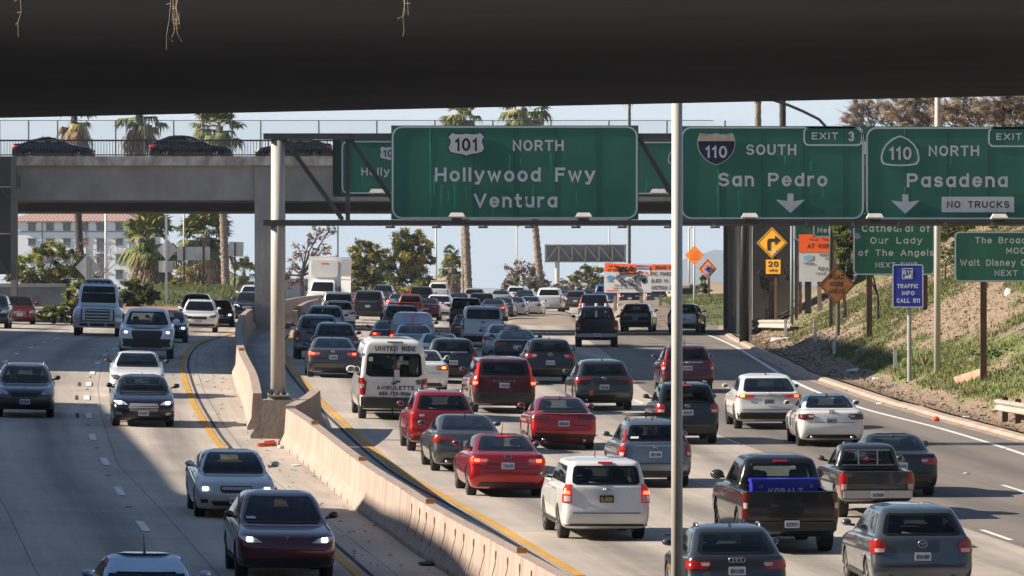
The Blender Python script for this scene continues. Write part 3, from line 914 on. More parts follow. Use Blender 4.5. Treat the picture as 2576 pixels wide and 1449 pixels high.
# abutment behind the right column
ab_ = empty("abutment", (W(1940, 385), 386, float(land(W(1940, 385), 386))), "dark concrete abutment wall with scrawled graffiti beside the right bridge column", "abutment")
b = MB(); b.box(W(1893, 386), W(1990, 386), 386, 388, float(land(W(1900, 386), 386)) - 1, Z(538, 384) - 0.02); b.build("wall", mat("abutment_concrete", (0.16, 0.16, 0.165), .9, var=.2, scale=.7), ab_)
b = MB(); r = random.Random(8)
for k in range(7):
    cx, cy = r.uniform(1912, 1985), r.uniform(640, 735)
    pts = [P(cx + 9 * math.sin(t * r.uniform(1, 2) + k), cy + 18 * math.cos(t * 1.3 + k), 385.9) for t in np.linspace(0, 3.5, 10)]
    b.tube(pts, 0.04, 4)
b.build("graffiti", M_BLK, ab_)
# retaining wall at the left
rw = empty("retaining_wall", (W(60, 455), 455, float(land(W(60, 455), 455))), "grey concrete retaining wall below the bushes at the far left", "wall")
b = MB(); b.box(W(-260, 455), W(164, 455), 455, 455.6, float(land(W(60, 455), 455)) - 1, Z(722, 455)); b.build("wall_face", mat("shade_toned_concrete", (.15, .16, .17), .9, var=.25, scale=.6), rw)  # tree shade on the wall face is put into its dark grey
b = MB(); b.box(W(-260, 455), W(166, 455), 454.85, 455.7, Z(721.9, 455), Z(713, 455)); b.build("coping", M_CONC, rw)
b = MB(); b.box(W(-200, 428), W(185, 428), 426, 430, float(land(W(60, 428), 428)) - 1, float(land(W(60, 428), 428)) + 0.16); tag(b.build("pavement", M_CONL), kind="structure")

# ================================================================== gantries and freeway signs
M_GREEN = mat("sign_green", (0.026, 0.145, 0.100), 0.55, col2=(0.036, 0.185, 0.128), scale=0.5, stretch=(2.2, 1, 0.5))
M_GRN2 = mat("sign_green_bright", (0.012, 0.15, 0.085), 0.5, var=0.12, scale=0.6)
M_SWHT = mat("sign_white", (0.62, 0.64, 0.68), 0.5, var=0.08, scale=4)
M_SBLK = mat("sign_black", (0.015, 0.015, 0.017), 0.5)
M_SBLU = mat("sign_blue", (0.018, 0.035, 0.34), 0.45, var=0.08, scale=2)
M_SORG = mat("sign_orange", (0.90, 0.25, 0.02), 0.5, var=0.06, scale=2)
M_SORD = mat("sign_faded_orange", (0.55, 0.20, 0.06), 0.6, var=0.1, scale=2)
M_SYEL = mat("sign_amber", (0.90, 0.44, 0.02), 0.5, var=0.06, scale=2)
M_SRED = mat("sign_vermilion", (0.90, 0.12, 0.015), 0.5, var=0.05, scale=2)
M_SGRY = mat("sign_grey_white", (0.55, 0.56, 0.60), 0.55, var=0.08, scale=2)
M_WOOD = mat("sign_post_wood", (0.105, 0.055, 0.035), 0.85, var=0.3, scale=3, stretch=(3, 3, .3))
M_WOODG = mat("grey_post_wood", (0.19, 0.145, 0.115), 0.85, var=0.3, scale=3, stretch=(3, 3, .3))
M_LAMP = mat("lamp_housing", (0.58, 0.56, 0.53), 0.5, var=0.1, scale=5)
M_ALU = mat("sign_back_metal", (0.52, 0.52, 0.52), 0.5, metal=0.3, var=0.1, scale=2)

def US(cx, cz, w, h):
    half = [(0, .95), (.18, .9), (.4, .86), (.62, .9), (.80, 1), (1, .66), (.90, .42), (.87, .2), (.95, -.1), (1, -.36), (.9, -.64), (.62, -.78), (.25, -.86), (0, -1)]
    pts = half + [(-x, z) for x, z in reversed(half[1:-1])]
    return [(cx + x * w / 2, cz + z * h / 2) for x, z in pts]
def IS(cx, cz, w, h):
    half = [(0, 1.0), (.25, .92), (.5, .93), (.85, 1.0), (.95, .75), (1, .4), (.96, .05), (.84, -.28), (.6, -.62), (.3, -.86), (0, -1)]
    pts = half + [(-x, z) for x, z in reversed(half[1:-1])]
    return [(cx + x * w / 2, cz + z * h / 2) for x, z in pts]
def CA(cx, cz, w, h):
    half = [(0, 1), (.12, .97), (.42, .78), (.72, .45), (.92, .05), (1, -.45), (.97, -.72), (.85, -.9), (.5, -.97), (0, -1)]
    pts = half + [(-x, z) for x, z in reversed(half[1:-1])]
    return [(cx + x * w / 2, cz + z * h / 2) for x, z in pts]
def shrink(poly, k):
    cx = sum(p[0] for p in poly) / len(poly); cz = (min(p[1] for p in poly) + max(p[1] for p in poly)) / 2
    w = max(p[0] for p in poly) - min(p[0] for p in poly); h = max(p[1] for p in poly) - min(p[1] for p in poly)
    return [(cx + (x - cx) * (1 - 2 * k / w), cz + (z - cz) * (1 - 2 * k / h)) for x, z in poly]

class Sign:
    """a flat sign read off the photo at distance d; parts hang under one Empty"""
    def __init__(s, name, label, d, x0, x1, y0, y1, m, cat="sign", group=None, r=0.0, th=0.05, base=None):
        s.d = d
        bx = W((x0 + x1) / 2, d); bzz = Z(y1, d) if base is None else base
        s.root = empty(name, (bx, d, bzz), label, cat, group)
        b = MB(); X0, X1, Z0, Z1 = W(x0, d), W(x1, d), Z(y1, d), Z(y0, d)
        b.prism(rrect(X0, X1, Z0, Z1, max(r, 0.01)), d, d + th)
        b.build("panel", m, s.root)
        s.x0, s.x1, s.y0, s.y1 = x0, x1, y0, y1
    def frame(s, m=None, x0=None, x1=None, y0=None, y1=None, w=4, r=26, name="border", inset=2):
        d = s.d; k = d / F_PX
        x0 = s.x0 + inset if x0 is None else x0; x1 = s.x1 - inset if x1 is None else x1
        y0 = s.y0 + inset if y0 is None else y0; y1 = s.y1 - inset if y1 is None else y1
        o = rrect(W(x0, d), W(x1, d), Z(y1, d), Z(y0, d), r * k); i = rrect(W(x0 + w, d), W(x1 - w, d), Z(y1 - w, d), Z(y0 + w, d), max(1, r - w) * k)
        b = MB(); b.ring(o, i, d - 0.012, d - 0.001); b.build(name, m or M_SWHT, s.root)
    def text(s, lines, m=None, name="lettering", y=-0.022, bold=0.012):
        bold = bold * 1.2
        for t, x0, x1, yt, yb in lines:                      # each line of lettering is a part
            b = MB(); text(b, t, W(x0, s.d), W(x1, s.d), Z(yb, s.d), Z(yt, s.d) - Z(yb, s.d), s.d + y, bold)
            b.build(name, m or M_SWHT, s.root)
    def poly(s, name, pts, m, y=-0.010, th=0.008, px=True):
        if px: pts = [(W(x, s.d), Z(yy, s.d)) for x, yy in pts]
        b = MB(); b.prism(pts, s.d + y - th, s.d + y); return b.build(name, m, s.root)
    def seams(s, xs):
        b = MB()
        for x in xs: b.box(W(x, s.d) - .006, W(x, s.d) + .006, s.d - .004, s.d - .001, Z(s.y1 - 1, s.d), Z(s.y0 + 1, s.d))
        b.build("seam", M_SBLK, s.root)
    def streaks(s, lst):
        b = MB(); r = random.Random(int(s.x0))
        for x, y0, y1, w in lst:
            n = 7; vs = []
            for i in range(n):
                t = i / (n - 1); c = x + 3 * noise.noise(Vector((x, t * 3, 0))); ww = w * (0.5 + 0.9 * abs(noise.noise(Vector((x * 2, t * 5, 1))))) * (1 - 0.6 * t)
                yy = y0 + (y1 - y0) * t
                vs += [(W(c - ww / 2, s.d), s.d - .003, Z(yy, s.d)), (W(c + ww / 2, s.d), s.d - .003, Z(yy, s.d))]
            b.add(vs, [(2 * i, 2 * i + 1, 2 * i + 3, 2 * i + 2) for i in range(n - 1)])
        b.build("stain", mat("sign_streak", (0.05, 0.36, 0.24), .6, var=.25, scale=3), s.root)
    def post(s, px, y0, y1, w, m, fn=None, sq=True, name="post", dz=0.10):
        """post behind the panel, from photo row y0 down to y1"""
        b = MB(); d = s.d + dz; x = W(px, d); hw = w * s.d / F_PX / 2
        if sq: b.box(x - hw, x + hw, d, d + 2 * hw, Z(y1, d) - 0.3, Z(y0, d))
        else: b.tube([(x, d + hw, Z(y1, d) - 0.3), (x, d + hw, Z(y0, d))], hw, 10)
        b.build(name, m, s.root)

SD = 184.0
S1 = Sign("freeway_sign", "wide green freeway sign reading NORTH Hollywood Fwy Ventura with white 101 shield", SD, 984, 1606, 315.5, 552.5, M_GREEN, group="green signs on the near gantry")
S1.frame()
S1.text([("NORTH", 1290, 1418, 352, 379.5), ("Hollywood Fwy", 1094, 1497, 421.5, 457), ("Ventura", 1192, 1402, 487, 522)], bold=0.02)
sh = US(W(1173, SD), Z(363, SD), W(1220, SD) - W(1126, SD), 62 * SD / F_PX)
S1.poly("shield_outline", sh, M_SBLK, px=False); S1.poly("shield", shrink(sh, 0.028), M_SWHT, y=-.019, px=False)
S1.text([("101", 1145, 1200, 347.5, 380)], M_SBLK, "shield_number", y=-.036)
S1.seams([1086, 1191, 1295, 1398, 1502])
S1.streaks([(1083, 320, 530, 8), (1092, 440, 500, 7), (1128, 480, 510, 4), (1143, 460, 545, 5), (1110, 465, 520, 5), (1172, 470, 510, 4), (1282, 390, 460, 6), (1310, 398, 415, 5), (1386, 385, 430, 6), (1340, 470, 500, 5), (1240, 500, 545, 4), (1450, 480, 520, 4)])
S2 = Sign("freeway_sign", "green freeway sign reading EXIT 3 SOUTH San Pedro with a blue and tan 110 shield", SD, 1709, 2175, 317, 553, M_GREEN, group="green signs on the near gantry")
S2.frame(x0=1714)
S2.frame(x0=2021, x1=2171, y0=319, y1=367, w=4, r=14, name="exit_tab")
S2.text([("EXIT", 2042, 2108, 333, 351), ("3", 2131, 2152, 330.5, 355.5), ("SOUTH", 1877, 2003, 363, 390), ("San Pedro", 1807, 2081, 434.5, 469)], bold=0.02)
sh = IS(W(1802, SD), Z(375.5, SD), W(1850, SD) - W(1754, SD), 81 * SD / F_PX)
S2.poly("shield_outline", sh, M_SWHT, px=False); sh2 = shrink(sh, 0.022)
S2.poly("shield", sh2, mat("shield_faded_black", (0.012, 0.012, 0.03), .5, col2=(0.016, 0.024, 0.09), scale=1.2), y=-.019, px=False)
tp = [p for p in IS(W(1802, SD), Z(375.5, SD), W(1850, SD) - W(1754, SD), 81 * SD / F_PX)]
S2.poly("shield_crown", [(W(1758, SD), Z(355, SD)), (W(1846.5, SD), Z(355, SD)), (W(1847, SD), Z(345, SD)), (W(1842, SD), Z(337.5, SD)), (W(1826, SD), Z(340.5, SD)), (W(1802, SD), Z(337.5, SD)), (W(1778, SD), Z(340.5, SD)), (W(1762, SD), Z(337.5, SD)), (W(1757, SD), Z(345, SD))], mat("shield_tan", (0.55, 0.45, 0.33), .6, var=.15, scale=6), y=-.029, px=False)
S2.text([("110", 1774.5, 1829, 367, 397)], None, "shield_number", y=-.045)
arr = lambda cx, t, hy, tip, hw, sw: [(cx - sw, t), (cx + sw, t), (cx + sw, hy + 4), (cx + hw, hy), (cx + hw, hy + 2), (cx, tip), (cx - hw, hy + 2), (cx - hw, hy), (cx - sw, hy + 4)]
S2.poly("arrow", arr(1988.5, 487, 502, 536, 34.5, 7.5), M_SWHT)
S2.seams([1813, 1917, 2021, 2123])
S2.streaks([(1806, 425, 540, 7), (1858, 480, 530, 5), (1866, 450, 500, 5), (2040, 405, 430, 9), (1975, 392, 415, 5), (2070, 470, 500, 4)])
S3 = Sign("freeway_sign", "green freeway sign reading NORTH Pasadena with NO TRUCKS panel and spade 110 shield", SD, 2177, 2720, 318, 553.5, M_GREEN, group="green signs on the near gantry")
S3.frame()
S3.frame(x0=2486, x1=2640, y0=320, y1=370, w=4, r=14, name="exit_tab")
S3.text([("EXIT", 2506, 2570, 335, 352), ("NORTH", 2336, 2463, 366, 392.5), ("Pasadena", 2281, 2535, 436, 471)], bold=0.02)
sh = CA(W(2264.5, SD), Z(379.5, SD), W(2313.5, SD) - W(2216, SD), 77 * SD / F_PX); i2 = shrink(sh, 0.045)
b = MB(); b.ring(sh, i2, SD - .014, SD - .002); b.build("shield", M_SWHT, S3.root)
S3.text([("110", 2237, 2293, 369, 402)], None, "shield_number")
S3.poly("arrow", arr(2277.5, 489, 504, 538, 34.5, 7.5), M_SWHT)
S3.poly("truck_panel", [(2369, 495), (2551, 495), (2551, 534), (2369, 534)], M_SWHT)
S3.text([("NO TRUCKS", 2382, 2539, 506, 523)], M_SBLK, "truck_notice", y=-.028, bold=0.015)
S3.seams([2281, 2384, 2487])
S3.streaks([(2276, 320, 340, 5), (2277, 470, 490, 6), (2392, 395, 415, 5), (2390, 470, 500, 4)])

def gantry(d, label, post_px, post_w, x_l, x_r, y_top, y_bot, ch, braces, lamps, base_y, walkway=True, hooks=None, pm=None):
    g_ = empty("sign_gantry", (W(post_px, d), d, base_y), label, "gantry", "steel sign gantries over the right carriageway")
    b = MB(); hw = post_w / 2 * d / F_PX
    b.tube([(W(post_px, d), d + 0.35, base_y), (W(post_px, d), d + 0.35, Z(y_top + 12, d))], [hw * 1.03, hw * .96], 24)
    b.build("post", pm or M_STEELP, g_, True)
    b = MB(); b.box(W(x_l, d), W(x_r, d), d + .12, d + .34, Z(y_top + ch, d), Z(y_top, d)); b.box(W(x_l, d), W(x_r, d), d + 0.1, d + 0.34, Z(y_bot + ch, d), Z(y_bot, d))
    b.build("chord", M_TRUSS, g_)
    b = MB()
    for (xa, ya, xb, yb_) in braces: b.bar(P(xa, ya, d + 0.24), P(xb, yb_, d + 0.24), 0.13, 0.10)
    b.build("brace", M_TRUSS, g_)
    for lx, ly in lamps:
        b = MB(); x, z = W(lx, d), Z(ly, d); y = d - 1.0; k = d / F_PX
        w0, w1, h = 21 * k, 15 * k, 13 * k
        b.add([(x - w0, y - .2, z), (x + w0, y - .2, z), (x + w0, y + .25, z), (x - w0, y + .25, z), (x - w0, y - .22, z + h * .25), (x + w0, y - .22, z + h * .25), (x + w0, y + .25, z + h * .25), (x - w0, y + .25, z + h * .25),
               (x - w1, y - .14, z + h), (x + w1, y - .14, z + h), (x + w1, y + .2, z + h), (x - w1, y + .2, z + h)],
              [(0, 3, 2, 1), (0, 1, 5, 4), (1, 2, 6, 5), (2, 3, 7, 6), (3, 0, 4, 7), (4, 5, 9, 8), (5, 6, 10, 9), (6, 7, 11, 10), (7, 4, 8, 11), (8, 9, 10, 11)])
        l = b.build("sign_light", M_LAMP, g_)
        b = MB(); b.box(x - w1 * .9, x + w1 * .9, y - .15, y + .2, z - 0.10, z - .001); b.build("lamp_bracket", M_TRUSS, l, base=g_.location)
    if walkway:
        b = MB()
        b.box(W(985, d), W(x_r, d), d - 1.15, d - .85, Z(y_bot + 6, d), Z(y_bot + 3, d))
        b.box(W(985, d), W(x_r, d), d - .75, d - .2, Z(y_bot + 12, d), Z(y_bot + 9, d))
        px = 984
        while px < x_r:
            b.box(W(px, d) - .03, W(px, d) + .03, d - 1.2, d + .1, Z(y_bot + 14, d), Z(y_bot + 8, d))
            b.box(W(px - 12, d), W(px + 12, d), d - 1.2, d - 1.1, Z(y_bot + 22, d), Z(y_bot + 17, d))
            b.bar((W(px, d), d - 1.15, Z(y_bot + 12, d)), (W(px + 10, d), d - 1.15, Z(y_bot + 20, d)), .03)
            px += 116
        b.build("walkway", M_TRUSS, g_)
    return g_
ga = gantry(SD + 0.15, "steel truss sign gantry carried by the thick round post in the median", 698, 36, 662, 2900, 335, 553, 15,
            [(715, 350, 862, 553), (875, 350, 875, 553), (882, 352, 1010, 535), (1606, 345, 1720, 540), (1730, 350, 1730, 553)],
            [(1150, 549), (1467, 549), (1883, 550), (2196, 551), (2507, 552)], gz + 1.20)
b = MB(); b.box(PX - .27, PX + .36, SD - .02, SD + 1.0, gz + 1.201, gz + 1.24); b.build("base_plate", M_STEEL, ga)
b = MB()
for dx in (-.26, -.09, .10, .30):
    b.tube([(PX + dx + .03, SD - .0 + .04, gz + 1.24), (PX + dx + .03, SD + .04, gz + 1.30)], .03, 6)
b.build("bolt", M_STEEL, ga)
b = MB()
for x, q in ((-.17, -1), (.02, 0), (.2, 1)):
    b.add([(PX + x + q * .05, SD + .12, gz + 1.24), (PX + x + q * .05 + .01, SD + .45, gz + 1.24), (PX + x * .8, SD + .45, gz + 1.48), (PX + x + q * .05 + .02, SD + .12, gz + 1.24)], [(0, 1, 2), (3, 2, 1)])
b.build("gusset", M_STEELP, ga)
xr = W(2850, SD)
b = MB(); b.tube([(xr, SD + .5, float(bank(xr, SD)) - .5), (xr, SD + .5, Z(347, SD))], .2, 20); b.build("post", M_STEELP, ga, True)

GD = 322.0
T1 = Sign("freeway_sign", "smaller green freeway sign half hidden behind the wide Hollywood sign, left of it", GD, 858, 1209, 353, 489, M_GREEN, group="green signs on the far gantry")
T1.frame(w=3, r=15)
T1.text([("Hollywood Fwy", 909, 1138, 421.5, 441.5), ("NORTH", 1030, 1102, 376, 392)], bold=.02)
sh = US(W(981, GD), Z(386, GD), 54 * GD / F_PX, 38 * GD / F_PX)
T1.poly("shield_outline", sh, M_SBLK, px=False); T1.poly("shield", shrink(sh, 0.03), M_SWHT, y=-.019, px=False)
T1.text([("101", 965, 997, 377, 395)], M_SBLK, "shield_number", y=-.036)
T1.streaks([(912, 430, 470, 3)])
T2 = Sign("freeway_sign", "green sign sliver between the Hollywood sign and the near light pole", GD, 1560, 1790, 355, 490, M_GREEN, group="green signs on the far gantry")
T2.frame(w=3, r=15)
sh = CA(W(1708, GD), Z(392, GD), 56 * GD / F_PX, 44 * GD / F_PX); b = MB(); b.ring(sh, shrink(sh, .05), GD - .014, GD - .002); b.build("shield", M_SWHT, T2.root)
T2.text([("110", 1692, 1724, 385, 403)], None, "shield_number")
T2.streaks([(1626, 445, 485, 3)])
gb = gantry(GD + .15, "more distant sign gantry mostly hidden behind the near green signs", 1873, 24, 838, 1840, 347, 489, 6,
            [(860, 353, 858, 489)], [(950, 489), (1655, 489)], float(bank(W(1873, GD), GD)) - .3, False, None, M_BLK)
b = MB(); b.prism([(W(837, GD), Z(490, GD)), (W(858, GD), Z(490, GD)), (W(858, GD), Z(349, GD)), (W(837, GD), Z(349, GD))], GD + .02, GD + .1); b.build("side_plate", mat("dark_green_plate", (0.012, 0.035, 0.026), .6), gb)

# sign seen from behind on the far left, in front of the bridge
LB = 352.0
lb = empty("bridge_sign", (W(20, LB), LB, Z(704, LB)), "dark back of a large sign hung on the bridge at the left picture edge", "sign", None)
b = MB(); b.box(W(-230, LB), W(27, LB), LB, LB + .12, Z(690, LB), Z(394, LB)); b.build("panel", mat("sign_back_dark", (0.035, 0.037, 0.045), .7, var=.15, scale=1), lb)
b = MB(); b.box(W(27.2, LB), W(40, LB), LB - .1, LB + .4, Z(704, LB), Z(394, LB)); b.box(W(27.2, LB), W(40, LB), LB + .4, BD + .34, Z(470, LB), Z(440, LB)); b.build("post", mat("dark_post", (0.10, 0.10, 0.105), .7), lb)
b = MB()
for y in (470, 588): b.box(W(-230, LB), W(26, LB), LB - .08, LB - .01, Z(y + 1.3, LB), Z(y - 1.3, LB))
b.build("stiffener", M_STEEL, lb)
b = MB(); b.bar(P(-40, 430, LB - .1), P(26, 500, LB - .1), .05); b.bar(P(-10, 640, LB - .1), P(26, 700, LB - .1), .05); b.build("brace", M_TRUSS, lb)

# ------------------------------------------------------------------ roadside signs on the embankment
gp = G(2475, 957, bank); D = gp.y
print("broad sign d", D)
B1 = Sign("guide_sign", "green guide sign reading The Broad, MOCA and Walt Disney on one dark brown post", D, 2401, 2735, 582, 709.5, M_GREEN, r=12 * D / F_PX)
B1.frame(w=3, r=12, inset=1)
B1.text([("The Broad", 2453, 2581, 596, 612.5), ("MOCA", 2531, 2597, 622.5, 638.5), ("Walt Disney", 2415, 2555, 652.5, 669), ("Concert Hall", 2568, 2712, 652.5, 669), ("NEXT EXIT", 2502, 2624, 679.5, 694)], bold=.012)
B1.post(2474.5, 600, 957, 16, M_WOOD); B1.post(2660, 600, 960, 16, M_WOOD)
gp = G(2287, 963, bank); D = gp.y; print("511 d", D)
B2 = Sign("info_sign", "blue TRAFFIC INFO CALL 511 sign on a slim pale post", D, 2245, 2323, 665, 774, M_SBLU, r=5 * D / F_PX)
B2.frame(w=2, r=5, inset=.5)
B2.text([("TRAFFIC", 2257, 2310, 714.5, 725), ("INFO", 2269.5, 2300.5, 732.3, 742.6), ("CALL 511", 2256, 2314, 750.5, 761.7), ("511", 2272, 2293, 680, 691)], bold=.02)
B2.frame(x0=2269.5, x1=2296, y0=675, y1=702, w=1.6, r=2, name="emblem_frame")
B2.poly("emblem_hill", [(2272, 699), (2280, 692), (2284, 695), (2293, 687), (2293, 699)], M_SWHT)
B2.post(2287, 672, 963.5, 11, M_STEEL, sq=False, dz=.06)
gp = G(2187, 853, bank); D = gp.y; print("cathedral d", D)
B3 = Sign("guide_sign", "green guide sign reading Cathedral of Our Lady of The Angels on two brown posts", D, 2146, 2352, 535, 692.5, M_GRN2, r=12 * D / F_PX)
B3.frame(w=3, r=12, inset=1)
B3.text([("Cathedral of", 2168, 2340, 565, 583.5), ("Our Lady", 2189, 2320, 596.5, 613), ("of The Angels", 2159, 2349.5, 627.5, 644), ("NEXT EXIT", 2202, 2308, 660, 673)], bold=.014)
B3.post(2187, 560, 853, 14, M_WOOD); B3.post(2328, 560, 763, 11, M_WOOD)
B3.poly("graffiti_tag", [(2156 + 9 * math.cos(a) * (1 + .25 * math.sin(5 * a)), 594 + 8 * math.sin(a)) for a in np.linspace(0, 6.1, 16)], mat("tag_grey", (.30, .34, .42), .6), th=.003, y=-.002)
def diamond(label, name, d, cx, cy, hw, hh, m, edge=M_SBLK, cat="sign", back=False):
    s = Sign.__new__(Sign); s.d = d
    s.root = empty(name, (W(cx, d), d, Z(cy + hh, d)), label, cat)
    pts = [(W(cx, d), Z(cy + hh, d)), (W(cx + hw, d), Z(cy, d)), (W(cx, d), Z(cy - hh, d)), (W(cx - hw, d), Z(cy, d))]
    b = MB(); b.prism(pts, d, d + .03); b.build("panel", m, s.root)
    if edge is not None:
        b = MB(); k = 2.2 * d / F_PX; o = shrink(pts, k * 1.3); b.ring(o, shrink(o, k), d - .008, d - .001); b.build("border", edge, s.root)
    s.x0, s.x1, s.y0, s.y1 = cx - hw, cx + hw, cy - hh, cy + hh
    return s
gp = G(2107, 849, bank); D = gp.y; print("rwa d", D)
B4 = diamond("faded orange ROAD WORK AHEAD diamond partly covered by ivy", "warning_sign", D, 2105, 717, 47, 48.5, M_SORD)
B4.text([("ROAD", 2087, 2124, 690, 703), ("WORK", 2086.5, 2123.5, 708.5, 721.5), ("AHEAD", 2085, 2126, 726.5, 738.5)], M_SBLK, bold=.02)
B4.post(2107.5, 690, 849, 11, M_TRUSS, sq=False)
gp = G(1950, 803, bank, 200, 384); D = min(gp.y, 352); print("turn d", D)
B5 = diamond("amber right-turn arrow diamond with 20 MPH plate below", "warning_sign", D, 1942, 611, 39.5, 39.5, M_SYEL)
B5.poly("arrow", [(1930, 630), (1930, 607), (1932, 602), (1937, 600), (1950, 600), (1950, 592), (1964, 604), (1950, 616), (1950, 608), (1940, 608), (1938, 610), (1938, 630)], M_SBLK)
B5.poly("speed_plate", [(1926.5, 653), (1964, 653), (1964, 689), (1926.5, 689)], M_SYEL)
B5.frame(M_SBLK, 1927.5, 1963, 654, 688, w=1.2, r=3, name="plate_border", inset=0)
B5.text([("20", 1932, 1958, 657, 671.5), ("MPH", 1935, 1955.5, 677, 684.5)], M_SBLK, bold=.02, y=-.03)
B5.text([("##", 1943, 1954, 626, 637)], M_SWHT, "sticker", y=-.02)
B5.post(1950, 620, 803, 7, M_WOOD)
D = 338.0
B6 = Sign("project_sign", "tall red and grey AT WORK road project board behind the ivy on two posts", D, 2009.5, 2150, 589.6, 708.5, M_SGRY)
B6.poly("header", [(2009.5, 589.6), (2150, 589.6), (2150, 634.6), (2009.5, 634.6)], M_SRED)
B6.text([("Your Tax Dollars", 2035, 2128, 599, 606), ("AT WORK", 2031, 2097, 613, 624.5), ("FEDERAL HIGHWAY", 2062, 2140, 638.5, 645), ("STATE", 2077, 2104, 649, 655), ("ROADSIDE", 2059, 2122, 671.5, 680.8), ("YEAR OF", 2052, 2098, 685.5, 691.5), ("Caltrans", 2022, 2049, 659.5, 665.5)], M_SBLK, bold=.02, y=-.028)
B6.poly("emblem", [(2021, 645), (2035, 641), (2046, 643), (2046, 653), (2034, 657), (2022, 653)], mat("emblem_pale_blue", (.22, .42, .58), .6))
B6.post(2031, 640, 775, 15, M_SBLK); B6.post(2060, 660, 792, 10, M_WOODG); B6.post(2104, 600, 815, 8, M_WOODG, dz=-.3)
D = 345.0
B7 = Sign("guide_sign", "green sign corner behind the red project board, mostly hidden", D, 1998, 2060, 540, 606, M_GREEN); B7.frame(w=2.5, r=10, inset=1)
B7.text([("A", 2034, 2044, 589, 602)]); B7.post(2003, 560, 800, 8, M_TRUSS)
D = 332.0
B8 = Sign("guide_sign", "small green sign showing Memo below the gantry walkway", D, 2045, 2150, 530, 597, M_GRN2); B8.frame(w=2.5, r=9, inset=1)
B8.text([("Memorial", 2056, 2140, 572, 585.5)], bold=.02); B8.post(2098, 560, 812, 8, M_WOODG)
# left of the light pole
gp = G(1600, 800); D = 412.0
C1 = Sign("project_sign", "white and red road project board covered in black graffiti on two posts", D, 1518, 1640, 663, 736, M_SGRY)
C1.poly("header", [(1521, 661), (1641, 668), (1641, 690), (1519, 682)], M_SRED, y=-.004)
C1.poly("corner_panel", [(1601, 670), (1637, 671), (1637, 692), (1601, 690)], M_SWHT, y=-.018)
C1.poly("corner_title", [(1601, 668), (1637, 670), (1637, 678.5), (1601, 677)], mat("title_navy", (.05, .06, .22), .5), y=-.03)
C1.text([("SLOW FOR THE", 1603, 1624, 671.5, 675), ("CONE", 1624, 1636, 671, 676)], M_SWHT, "corner_words", y=-.045)
C1.poly("cone_row", [(1612, 681), (1614, 686), (1619, 682), (1622, 688), (1628, 683), (1633, 690), (1608, 685)], M_SRED, y=-.03)
C1.text([("Your Tax", 1530, 1553, 667, 672), ("AT WORK", 1527, 1560, 676, 682.5), ("ROADSIDE", 1546, 1590, 715.5, 720.5), ("YEAR OF COMPLETION", 1540, 1605, 723, 727), ("Caltrans", 1527, 1543, 706, 709.5)], M_SBLK, bold=.02, y=-.02)
C1.poly("emblem", [(1525, 697), (1533, 692), (1540, 694), (1544, 701), (1535, 706), (1527, 703)], mat("emblem_blue", (.06, .30, .55), .5), y=-.014)
C1.poly("round_emblem", [(1622 + 6.5 * math.cos(a), 706 + 6.5 * math.sin(a)) for a in np.linspace(0, 6.0, 14)], M_SBLK, y=-.014)
C1.poly("foot_line", [(1524, 730), (1552, 728.5), (1552, 731), (1524, 732)], M_SRED, y=-.014)
b = MB()
for st in ([(1552, 690), (1546, 700), (1560, 694), (1556, 676), (1570, 672), (1572, 684), (1562, 680)], [(1556, 705), (1566, 718), (1563, 700), (1574, 710)], [(1588, 702), (1578, 706), (1584, 716), (1592, 712)], [(1590, 700), (1606, 696)], [(1598, 695), (1602, 716)], [(1606, 688), (1612, 708), (1618, 690)], [(1560, 690), (1600, 688), (1612, 682)], [(1590, 716), (1606, 722), (1604, 733), (1598, 724)], [(1580, 676), (1590, 682), (1596, 674), (1586, 670), (1578, 678)]):
    b.tube([P(x, y, D - .05) for x, y in st], 0.038, 5)
r = random.Random(2)
for k in range(26):
    x, y = r.uniform(1548, 1578), r.uniform(671, 682); q = P(x, y, D - .045); b.sphere(q, .09, .012, .06, 7, 4)
b.build("graffiti", M_BLK, C1.root)
C1.post(1546, 700, 775, 7, M_WOODG); C1.post(1612, 700, 775, 7, M_WOODG)
C2 = Sign("warning_sign", "white traffic fines board with red ROAD WORK strip, half behind the light pole", D + 2, 1606, 1716, 665, 733, M_SGRY)
C2.poly("header", [(1606, 665), (1716, 665), (1716, 679), (1606, 679)], M_SRED, y=-.004)
C2.text([("ROAD WORK", 1649, 1712, 669, 677), ("TRAFFIC FINES", 1609, 1690.5, 684.5, 693.5), ("DOUBLED IN", 1612, 1680, 702, 710.5), ("CONSTRUCTION ZONE", 1598, 1712, 719, 728)], M_SBLK, bold=.02, y=-.02)
C2.post(1660, 700, 800, 6, M_WOODG); C2.post(1706, 700, 800, 6, M_WOODG)
D = 455.0
C3 = diamond("bright orange ROAD WORK AHEAD diamond on a tall pole in front of the blue hill", "warning_sign", D, 1747, 642, 25, 25, M_SORG, edge=None)
C3.text([("ROAD", 1737, 1757, 631, 636), ("WORK", 1736, 1758, 640, 645), ("AHEAD", 1735, 1759, 648, 653)], M_SRED, bold=.02)
C4 = diamond("orange diamond sign sprayed with violet graffiti", "warning_sign", D + 15, 1780.5, 676, 24, 26, M_SORG)
C4.poly("spray_patch", [(1781 + 12 * math.cos(a) * (1 + .2 * math.sin(3 * a)), 678 + 14 * math.sin(a)) for a in np.linspace(0, 6.1, 18)], mat("spray_violet", (.42, .30, .55), .6, var=.2, scale=3), y=-.012)
b = MB(); b.tube([P(1781, 668, D + 14.9), P(1779, 678, D + 14.9), P(1784, 684, D + 14.9), P(1778, 690, D + 14.9)], .06, 5); b.tube([P(1774, 678, D + 14.9), P(1787, 674, D + 14.9)], .06, 5); b.build("graffiti", M_SBLK, C4.root)
C4.post(1782, 680, 748, 5, M_WOOD)
